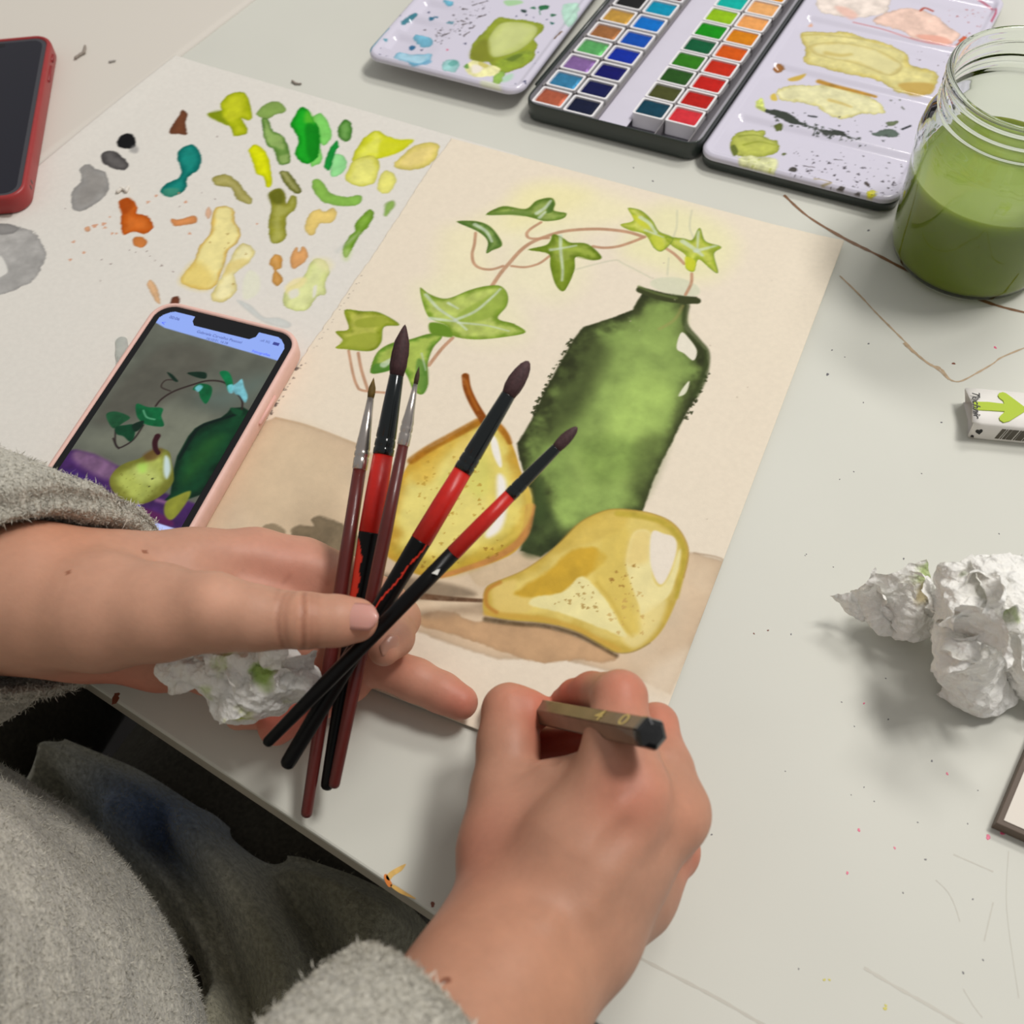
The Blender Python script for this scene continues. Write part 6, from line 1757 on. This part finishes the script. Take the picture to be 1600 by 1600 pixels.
# ------------------------------------------------------------------ paintbrushes
gloss_black = mat('black_lacquer', attr=True, rough=0.32, coat=0.0, spec=0.22)
red_paint = mat('red_lacquer', rgb(196, 30, 20), rough=0.36, noise=0.06, nscale=500, bump=.1, bscale=900)
blk_fer = mat('black_ferrule', rgb(14, 22, 24), rough=0.16, metal=0.3, coat=0.5)
silver = mat('silver_ferrule', rgb(188, 180, 174), rough=0.22, metal=0.9)
maroon = mat('maroon_lacquer', rgb(88, 30, 26), rough=0.35, noise=0.08, nscale=300, coat=.2)
hair_p = mat('plum_bristles', rgb(72, 48, 50), rough=0.7, noise=0.3, nscale=900)
hair_d = mat('dark_bristles', rgb(62, 36, 38), rough=0.7, noise=0.3, nscale=900)
hair_g = mat('green_brown_bristles', rgb(98, 76, 24), rough=0.7, noise=0.3, nscale=700)
hair_b = mat('brown_bristles', rgb(66, 48, 30), rough=0.7, noise=0.3, nscale=900)


def lathe_axis(P0, P1, prof, n=32, cap=True, jitter=0.0, seed=0):
    """prof: (distance from P0 in mm, radius mm)"""
    a, u, v = frame_of(P1 - P0, up=(0.3, 0.2, 1)); an = np.linspace(0, 2 * np.pi, n + 1)[:-1]
    rs = np.random.RandomState(seed); lp = []
    for s, r in prof:
        rr = r * (1 + jitter * rs.randn(n)) if jitter else r
        lp.append(P0 + a * s + (np.cos(an) * rr)[:, None] * u + (np.sin(an) * rr)[:, None] * v)
    V, F = loft(lp, cap, cap)
    return V, F, a, u, v


def brush(lab, end, tip, ze, zt, marks, style, chip=None):
    """marks: pixels along the line, from the handle end: list of (px, py); radii in pixels with them"""
    P0 = at(*end, ze); P1 = at(*tip, zt); LL = np.linalg.norm(P1 - P0)
    sx = np.linspace(0, 1, 400); pts = P0[None] + sx[:, None] * (P1 - P0)[None]
    uv = np.array([proj(p) for p in pts])

    def sof(px):
        k = np.hypot(uv[:, 0] - px[0], uv[:, 1] - px[1]).argmin(); return sx[k] * LL, mmpx(pts[k])
    c = (P0 + P1) / 2
    root = empty('paintbrush', tuple(P0), lab, 'brush', 'spare brushes held in the left hand')
    g = {k: sof(px) for k, px in marks.items()}
    return root, P0, P1, LL, g, sof


def handle_mesh(root, P0, P1, prof, m_, colr, chipfun=None):
    ss = np.array([p[0] for p in prof]); rs = np.array([p[1] for p in prof])
    s2 = np.concatenate([ss[:3], np.linspace(ss[3], ss[-1], 150)]) if chipfun else ss
    V, F, a, u, v = lathe_axis(P0, P1, list(zip(s2, np.interp(s2, ss, rs))), 48 if chipfun else 32)
    cols = np.tile(np.array(colr, float) / 255, (len(V), 1))
    if chipfun:
        rel = V - P0; s = rel @ a; ca = -cam_dir - a * (-cam_dir @ a); ca /= np.linalg.norm(ca); cs = np.cross(a, ca)
        th = np.arctan2(rel @ cs, rel @ ca)
        mk = chipfun(s, th)
        cols[mk > 0] = np.array([216, 58, 40]) / 255
    return mesh_obj('handle', V, F, m_, root, colors=cols)


def rounded(s0, r0):
    return [(s0 + 0.0, r0 * .25), (s0 + r0 * .12, r0 * .6), (s0 + r0 * .5, r0 * .92), (s0 + r0 * 1.0, r0)]


# maroon thin brush with a silver ferrule and green-brown tip
def thin_brush(lab, end, tip, ze, zt, m1, m2, m3, rpx, hair):
    root, P0, P1, LL, g, sof = brush(lab, end, tip, ze, zt, {'fer0': m1, 'crimp': m2, 'fer1': m3}, 'thin')
    k = mmpx((P0 + P1) / 2)
    s0, s1, s2 = g['fer0'][0], g['crimp'][0], g['fer1'][0]
    r = [x * k for x in rpx]
    V, F, *_ = lathe_axis(P0, P1, rounded(0, r[0]) + [(LL * .25, r[1]), (s0 * .75, r[2]), (s0 + 1, r[3])])
    mesh_obj('handle', V, F, maroon, root)
    V, F, *_ = lathe_axis(P0, P1, [(s0, r[3] * 1.02), (s0 + .3, r[3] * 1.12), (s0 + 4, r[3] * 1.14), (s0 + 4.5, r[3] * 1.0), (s0 + 5.2, r[3] * 1.16), (s0 + 6.4, r[3] * 1.14), (s0 + 7, r[3] * 1.02), (s0 + 7.8, r[3] * 1.12), ((s0 + s2) / 2, r[3] * .9), (s2, r[4])])
    mesh_obj('ferrule', V, F, silver, root)
    ln = LL - s2
    V, F, *_ = lathe_axis(P0, P1, [(s2 - .5, r[4] * .92), (s2 + ln * .25, r[4] * 1.15), (s2 + ln * .5, r[4] * 1.0), (s2 + ln * .8, r[4] * .45), (s2 + ln * .97, r[4] * .1), (LL, .03)], 28, True, .05, 3)
    mesh_obj('bristles', V, F, hair, root)
    return root


thin_brush('thin maroon brush with silver ferrule and greenish tip, leftmost of the bundle', (478, 1278), (584, 590), 8.5, 80, (564, 734), (568, 700), (580, 622), (9, 10.5, 11.5, 10.5, 5.2), hair_g)
thin_brush('thin maroon brush with silver ferrule and tiny dark point, right of the fattest brush', (521, 1232), (655, 572), 19, 98, (633, 697), (636, 670), (650, 600), (9, 10.5, 11, 8.5, 3.4), hair_b)


def fat_brush(lab, end, tip, ze, zt, b0, b1, f1, rpx, hair, chip, jit=.03):
    """b0 = lower end of the red band, b1 = its upper end, f1 = where the bristles start"""
    root, P0, P1, LL, g, sof = brush(lab, end, tip, ze, zt, {'b0': b0, 'b1': b1, 'f1': f1}, 'fat')
    sb0, sb1, sf = g['b0'][0], g['b1'][0], g['f1'][0]
    k = mmpx((P0 + P1) / 2); r = [x * k for x in rpx]     # end, low handle, band bottom, band top, ferrule top, bristle belly
    prof = rounded(0, r[0]) + [(LL * .2, r[1]), (sb0 * .8, (r[1] + r[2]) / 2), (sb0, r[2])]
    handle_mesh(root, P0, P1, prof, gloss_black, (10, 10, 11), chip(sb0) if chip else None)
    V, F, *_ = lathe_axis(P0, P1, [(sb0 - .05, r[2] * .99), (sb0, r[2] * 1.02), ((sb0 + sb1) / 2, (r[2] + r[3]) / 2 * 1.05), (sb1, r[3] * 1.02)])
    mesh_obj('grip_band', V, F, red_paint, root)
    q = [(sb1 - .05, r[3] * .98), (sb1, r[3] * 1.06), (sb1 + 2.2, r[3] * 1.07), (sb1 + 2.6, r[3] * .97), (sb1 + 3.2, r[3] * 1.06), (sb1 + 5.4, r[3] * 1.04), (sb1 + 5.8, r[3] * .95), (sb1 + 6.5, r[3] * 1.03), (sf - .2, r[4] * 1.0), (sf, r[4] * .96)]
    V, F, *_ = lathe_axis(P0, P1, q); mesh_obj('ferrule', V, F, blk_fer, root)
    ln = LL - sf
    V, F, *_ = lathe_axis(P0, P1, [(sf - .5, r[4] * .9), (sf + ln * .2, r[5] * .97), (sf + ln * .42, r[5]), (sf + ln * .65, r[5] * .88), (sf + ln * .85, r[5] * (.62 if jit < .04 else .45)), (sf + ln * .96, r[5] * (.32 if jit < .04 else .18)), (LL, .05)], 40, True, jit, 6)
    mesh_obj('bristles', V, F, hair, root)
    return root


def chip_b(sb0):
    def f(s, th):
        q = (sb0 - 3.0 - s)
        wv = .22 * np.sin(s * .45) + .12 * np.sin(s * 1.1)
        return ((q > 0) & (q < 34) & (th > -1.35 + .4 * wv) & (th < -.2 + wv * .5 - np.clip((6 - q) / 6, 0, 1) * .9)).astype(float)
    return f


def chip_d(sb0):
    def f(s, th):
        q = sb0 - s
        cen = .75 - .045 * q + .07 * np.sin(q * .5)
        wd = .08 + .02 * np.sin(q * 1.2) + .14 * sstep(4, 0, np.abs(q - 31))
        return ((q > 0) & (q < 36) & (np.abs(th - cen) < wd)).astype(float)
    return f


fat_brush('fattest black brush with red band, bristles pointing straight up, between maroon brushes', (510, 1235), (633, 507), 12, 92, (581, 832), (600, 712), (624, 588), (10.5, 13, 17.5, 15.5, 11.5, 13.5), hair_d, chip_b, .05)
fat_brush('black brush with red band and plum bristles lying over the standing pear', (445, 1200), (826, 564), 30, 106, (658, 845), (728, 738), (793, 617), (12, 14, 16.5, 14.5, 11.5, 14), hair_p, chip_d)
eb = fat_brush('slimmer black brush with red band, bristles over the green bottle', (414, 1164), (902, 667), 43, 105, (708, 864), (795, 772), (869, 700), (9, 12, 12.5, 10.5, 8.5, 9.5), hair_p, None)

e0, e1 = at(414, 1164, 43), at(902, 667, 105)
for tri in ([(675, 890), (690, 880), (684, 893)],):
    q = [e0 + (e1 - e0) * 0.552 + (at(u, v, 77.5) - at(680, 888, 77.5)) - cam_dir * 3.15 for u, v in tri]
    n_ = np.cross(q[1] - q[0], q[2] - q[0])
    mesh_obj('white_mark', q, [(0, 1, 2)] if n_ @ cam_dir < 0 else [(0, 2, 1)], mat('white_print', rgb(214, 212, 206), rough=.5), eb, smooth=False)

# ------------------------------------------------------------------ hexagonal brush in the writing hand
hE = at(1019, 1147, 103.0)
hG = at(866, 1117, 52.0)
hd = hG - hE; hd /= np.linalg.norm(hd)
hexb = empty('paintbrush', tuple(hG), 'brown hexagonal brush with black end cap and gold marks, gripped in the right hand', 'brush')
TIPD = (2.5 - hE[2]) / hd[2]
print('hex brush length', TIPD, 'tip', hE + hd * TIPD, proj(hE + hd * TIPD))


def hexloop(c, r, rot=0.0, a=None):
    a_, u, v = frame_of(hd, up=(-RC[1]))
    an = np.radians(np.arange(6) * 60 + rot); out = []
    for k in range(6):
        p, q = an[k], an[(k + 1) % 6] if k < 5 else an[0] + 2 * np.pi
        A = np.array([math.cos(p), math.sin(p)]); Bq = np.array([math.cos(q), math.sin(q)])
        for s in (.06, .5, .94): w_ = A * (1 - s) + Bq * s; out.append(c + r * (w_[0] * u + w_[1] * v))
    return np.array(out)


RH = 4.8
capm = mat('black_cap', rgb(14, 15, 17), rough=0.18, coat=.5)
hexm = mat('bronze_lacquer', rgb(112, 92, 74), rough=0.28, metal=0.35, noise=0.15, nscale=160, coat=.3)
ROT = 18
V, F = loft([hexloop(hE - hd * 2.0, RH * .25, ROT), hexloop(hE - hd * 1.6, RH * .62, ROT), hexloop(hE - hd * .6, RH * .93, ROT), hexloop(hE + hd * .6, RH * 1.03, ROT), hexloop(hE + hd * 2.6, RH * 1.03, ROT), hexloop(hE + hd * 2.7, RH * .95, ROT)])
mesh_obj('end_cap', V, F, capm, hexb, smooth=False)
V, F = loft([hexloop(hE + hd * 2.5, RH, ROT), hexloop(hE + hd * (TIPD - 38), RH * .96, ROT), hexloop(hE + hd * (TIPD - 30), RH * .7, ROT)])
mesh_obj('handle', V, F, hexm, hexb, smooth=False)
V, F, *_ = lathe_axis(hE + hd * (TIPD - 32), hE + hd * TIPD, [(0, RH * .75), (2, RH * .74), (16, RH * .6), (18, RH * .6)]); mesh_obj('ferrule', V, F, silver, hexb)
V, F, *_ = lathe_axis(hE + hd * (TIPD - 15), hE + hd * TIPD, [(0, RH * .55), (4, RH * .6), (10, RH * .3), (14.4, .08)]); mesh_obj('bristles', V, F, hair_b, hexb)
# gold marks on the facet that faces up
best = None
a_, u_, v_ = frame_of(hd, up=(-RC[1]))
for k in range(6):
    an_ = math.radians(ROT + 60 * k + 30); nrm = math.cos(an_) * u_ + math.sin(an_) * v_
    sc_ = nrm @ (-RC[1] * .8 - cam_dir)
    if best is None or sc_ > best[0]: best = (sc_, nrm)
nrm = best[1]
gold = mat('gold_print', rgb(214, 196, 130), rough=0.3, metal=0.6)
ap = RH * math.cos(math.radians(30))
for ch, dist in (('0', 11.0), ('4', 26.0)):
    text('gold_mark', ch, hE + hd * dist + nrm * (ap + .08), tuple(-hd), tuple(nrm), 5.6, gold, hexb, 'CENTER', bold=.03, sx=1.8)


# ------------------------------------------------------------------ crumpled tissues
def crease(P, seed, amp, L0, n=14):
    """repeated folds along random planes, coarse to fine: sharp creases like crumpled paper"""
    rs = np.random.RandomState(seed); Q = P.copy()
    for lev, (fl, fa, cnt) in enumerate(((1.0, 1.0, 7), (.48, .75, 8), (.22, .42, 10))):
        L1 = L0 * fl; a1 = amp * fa
        for i in range(cnt):
            d = rs.randn(3); d /= np.linalg.norm(d); m_ = rs.randn(3); m_ -= d * (m_ @ d) * .7; m_ /= np.linalg.norm(m_)
            Lr = L1 * (0.7 + .7 * rs.rand())
            t = (Q @ d + .18 * L1 * fbm(Q / (L1 * 1.7), seed + i + lev * 9, 1)) / Lr + rs.rand() * 2
            tri = np.abs((t % 2.0) - 1.0) * 2 - 1
            msk = 1.0 if lev == 0 else np.clip(.5 + 1.2 * vnoise(P / (L0 * .8), seed + 31 * i + lev), 0, 1)
            Q = Q + m_ * (tri * a1 * .42 * msk)[:, None]
    return Q


def paper_colour(V, stains, seed):
    c = np.tile(np.array([244., 242., 236.]), (len(V), 1))
    for p, r, cl, a in stains:
        d = np.sqrt(((V - p) ** 2).sum(1)) / r + .55 * fbm(V / 4.0, seed, 3)
        c += (np.array(cl, float) - c) * (a * sstep(1.1, .35, d))[:, None]
    return c / 255.


tissue_m = mat('tissue', attr=True, rough=0.9, sss=0.35, sss_r=(1, 1, 1), sss_s=.004, spec=.1)
nt = tissue_m.node_tree; hs = None
tc_ = nt.nodes.new('ShaderNodeTexCoord'); nz_ = nt.nodes.new('ShaderNodeTexNoise'); nz_.inputs['Scale'].default_value = 90
nt.links.new(tc_.outputs['Object'], nz_.inputs['Vector'])
mixv = nt.nodes.new('ShaderNodeVectorMath'); mixv.operation = 'MULTIPLY_ADD'; mixv.inputs[1].default_value = (.004, .004, .004)
nt.links.new(nz_.outputs['Color'], mixv.inputs[0]); nt.links.new(tc_.outputs['Object'], mixv.inputs[2])
for sc_v, amt in ((150, 1.0), (330, .45), (720, .18)):
    vo = nt.nodes.new('ShaderNodeTexVoronoi'); vo.feature = 'F1'; vo.inputs['Scale'].default_value = sc_v; nt.links.new(mixv.outputs[0], vo.inputs['Vector'])
    mu = nt.nodes.new('ShaderNodeMath'); mu.operation = 'MULTIPLY_ADD'; mu.inputs[1].default_value = amt; mu.inputs[2].default_value = 0
    nt.links.new(vo.outputs['Distance'], mu.inputs[0])
    if hs is not None: nt.links.new(hs, mu.inputs[2])
    hs = mu.outputs[0]
bm_ = nt.nodes.new('ShaderNodeBump'); bm_.inputs['Strength'].default_value = .8; bm_.inputs['Distance'].default_value = .0028
nt.links.new(hs, bm_.inputs['Height']); nt.links.new(bm_.outputs['Normal'], nt.nodes['Principled BSDF'].inputs['Normal'])


def flap(P4, nu, nv, seed, amp, L0, curl):
    """open piece of tissue over the corner points P4 = (a, b, c, d)"""
    S, T = np.meshgrid(np.linspace(0, 1, nu), np.linspace(0, 1, nv), indexing='ij'); S, T = S.ravel()[:, None], T.ravel()[:, None]
    a, b, c, d = [np.asarray(p, float) for p in P4]
    n = np.cross(b - a, d - a); n /= np.linalg.norm(n)
    if n[2] < 0: n = -n
    V = a * (1 - S) * (1 - T) + b * S * (1 - T) + c * S * T + d * (1 - S) * T + n * curl * (4 * S * (1 - S)) * (0.4 + T)
    V = crease(V, seed, amp, L0)
    return V, grid_faces(nu, nv)


def tissue(label, blobs, flaps, stains, seed, amp, L0, zmin, ruffles=()):
    lo = np.min([np.array(b[0]) - max(b[1]) for b in blobs], 0) - 6; hi = np.max([np.array(b[0]) + max(b[1]) for b in blobs], 0) + 6
    f_ = Field(lo, hi, .8)
    for c, r, k in blobs: f_.ell(c, r, k)
    V, F = f_.mesh()
    N = vert_normals(V, F)
    V = crease(V, seed, amp, L0)
    V = V + N * (0.5 * fbm(V / 2.6, seed, 2))[:, None]
    Vs, Fs = [V], [F]; n = len(V)
    for fl in flaps:
        v, f = flap(*fl); Vs.append(v); Fs.append(f + n); n += len(v)
    for cu_, cv2, cz2, du_, dv2, hgt, sd_ in ruffles:
        # a standing fold: foot on the ball, free edge leaning over
        a = A_(cu_ - du_, cv2 - dv2, cz2); b = A_(cu_ + du_, cv2 + dv2, cz2); up_ = (np.array([0, 0, .9]) - cam_dir * .35 + .5 * np.random.RandomState(sd_).randn(3)) * hgt
        v, f = flap((a, b, b + up_, a + up_), max(20, int(np.linalg.norm(b - a) * 2)), max(14, int(hgt * 2.2)), sd_, 1.6, 8, 3); Vs.append(v); Fs.append(f + n); n += len(v)
    V = np.concatenate(Vs); F = np.concatenate(Fs)
    V[:, 2] = np.maximum(V[:, 2], zmin)
    o = mesh_obj('crumpled_tissue', V, F, tissue_m, colors=paper_colour(V, stains, seed), smooth=True)
    o.data.polygons.foreach_set('use_smooth', np.zeros(len(o.data.polygons), bool))
    return tag(o, label, 'tissue')


G1, G2 = (176, 200, 120), (150, 184, 86)
A_ = at
tissue('large crumpled white tissue with green stains, alone on the table at right',
       [(A_(1545, 985, 22), (17, 15, 18), 2), (A_(1560, 918, 24), (17, 9, 15), 2), (A_(1505, 940, 28), (9, 9, 9), 2), (A_(1505, 1030, 16), (9, 8, 12), 2), (A_(1590, 1030, 16), (12, 8, 12), 2), (A_(1425, 935, 14), (10, 7, 9), 2), (A_(1380, 948, 12), (7, 5, 6), 2)],
       [((A_(1298, 931, 17), A_(1336, 921, 20), A_(1352, 970, 8), A_(1318, 948, 9)), 40, 30, 3, .9, 8, 2), ((A_(1332, 924, 19), A_(1374, 888, 31), A_(1402, 986, 5), A_(1350, 968, 7)), 80, 70, 23, 1.5, 9, 4), ((A_(1366, 893, 29), A_(1448, 878, 33), A_(1464, 984, 6), A_(1385, 986, 4)), 100, 90, 7, 1.8, 10, 6),
        ((A_(1472, 1000, 42), A_(1545, 985, 47), A_(1590, 1078, 4), A_(1464, 1082, 3)), 130, 120, 12, 2.0, 11, 8), ((A_(1540, 985, 47), A_(1640, 980, 40), A_(1640, 1072, 5), A_(1575, 1080, 4)), 110, 100, 13, 2.0, 11, 7),
        ((A_(1460, 902, 40), A_(1516, 868, 50), A_(1556, 962, 50), A_(1456, 968, 32)), 110, 100, 19, 2.0, 10, 8), ((A_(1518, 874, 52), A_(1600, 866, 44), A_(1615, 955, 46), A_(1548, 960, 52)), 110, 100, 29, 2.0, 10, 7), ((A_(1448, 950, 34), A_(1545, 955, 48), A_(1535, 1030, 42), A_(1462, 1040, 20)), 110, 100, 37, 1.9, 10, 9), ((A_(1452, 970, 30), A_(1490, 1000, 36), A_(1490, 1060, 6), A_(1460, 1040, 4)), 70, 80, 41, 1.5, 9, 4)],
       [(A_(1440, 890, 27), 6, G1, .8), (A_(1462, 882, 33), 4.5, G2, .8), (A_(1442, 930, 22), 6, (150, 134, 92), .75), (A_(1576, 928, 48), 6, G2, .95), (A_(1584, 950, 46), 7, G1, .7), (A_(1503, 900, 48), 2.5, (110, 116, 90), .7)], 31, 1.5, 12, .3,
       [(1520, 1000, 44, 40, 22, 9, 51), (1490, 962, 40, 30, -14, 10, 52), (1560, 1010, 46, 16, 34, 10, 53), (1575, 940, 48, -10, 34, 11, 54), (1460, 930, 34, 12, 30, 9, 55), (1505, 1050, 30, 34, 6, 8, 56), (1400, 920, 24, 24, 16, 6, 57), (1540, 895, 46, 26, -6, 8, 58), (1585, 1050, 34, 22, 20, 9, 59), (1360, 940, 18, 18, 10, 4, 60)])
tissue('small crumpled tissue with yellow-green stains tucked in the left palm under the thumb',
       [(A_(378, 1062, 40), (19, 12, 13), 3), (A_(430, 1050, 44), (17, 9, 10), 3), (A_(300, 1042, 44), (12, 7, 7), 3), (A_(268, 1050, 43), (6, 5, 5), 3), (A_(370, 1095, 30), (11, 8, 10), 3)],
       [((A_(246, 1036, 46), A_(335, 1014, 54), A_(345, 1070, 42), A_(256, 1080, 38)), 80, 60, 5, 1.5, 9, 3), ((A_(322, 1020, 56), A_(400, 1016, 58), A_(392, 1108, 40), A_(330, 1112, 36)), 90, 100, 9, 1.6, 9, 5), ((A_(395, 1020, 58), A_(495, 1016, 54), A_(480, 1072, 40), A_(395, 1098, 38)), 100, 76, 14, 1.6, 8, 4)],
       [(A_(412, 1052, 52), 6, G2, .85), (A_(378, 1108, 38), 6.5, (206, 218, 110), .9), (A_(355, 1030, 52), 6, G1, .6), (A_(330, 1075, 44), 5, G1, .6), (A_(445, 1078, 42), 4, (206, 216, 140), .7), (A_(405, 1112, 38), 4, (228, 206, 206), .7)], 17, 1.2, 9, 14,
       [(300, 1032, 54, 24, -8, 6, 71), (355, 1058, 54, 6, 26, 7, 72), (420, 1040, 56, 22, 10, 6, 73), (455, 1060, 50, 18, -12, 6, 74), (385, 1085, 46, 20, 8, 5, 75)])
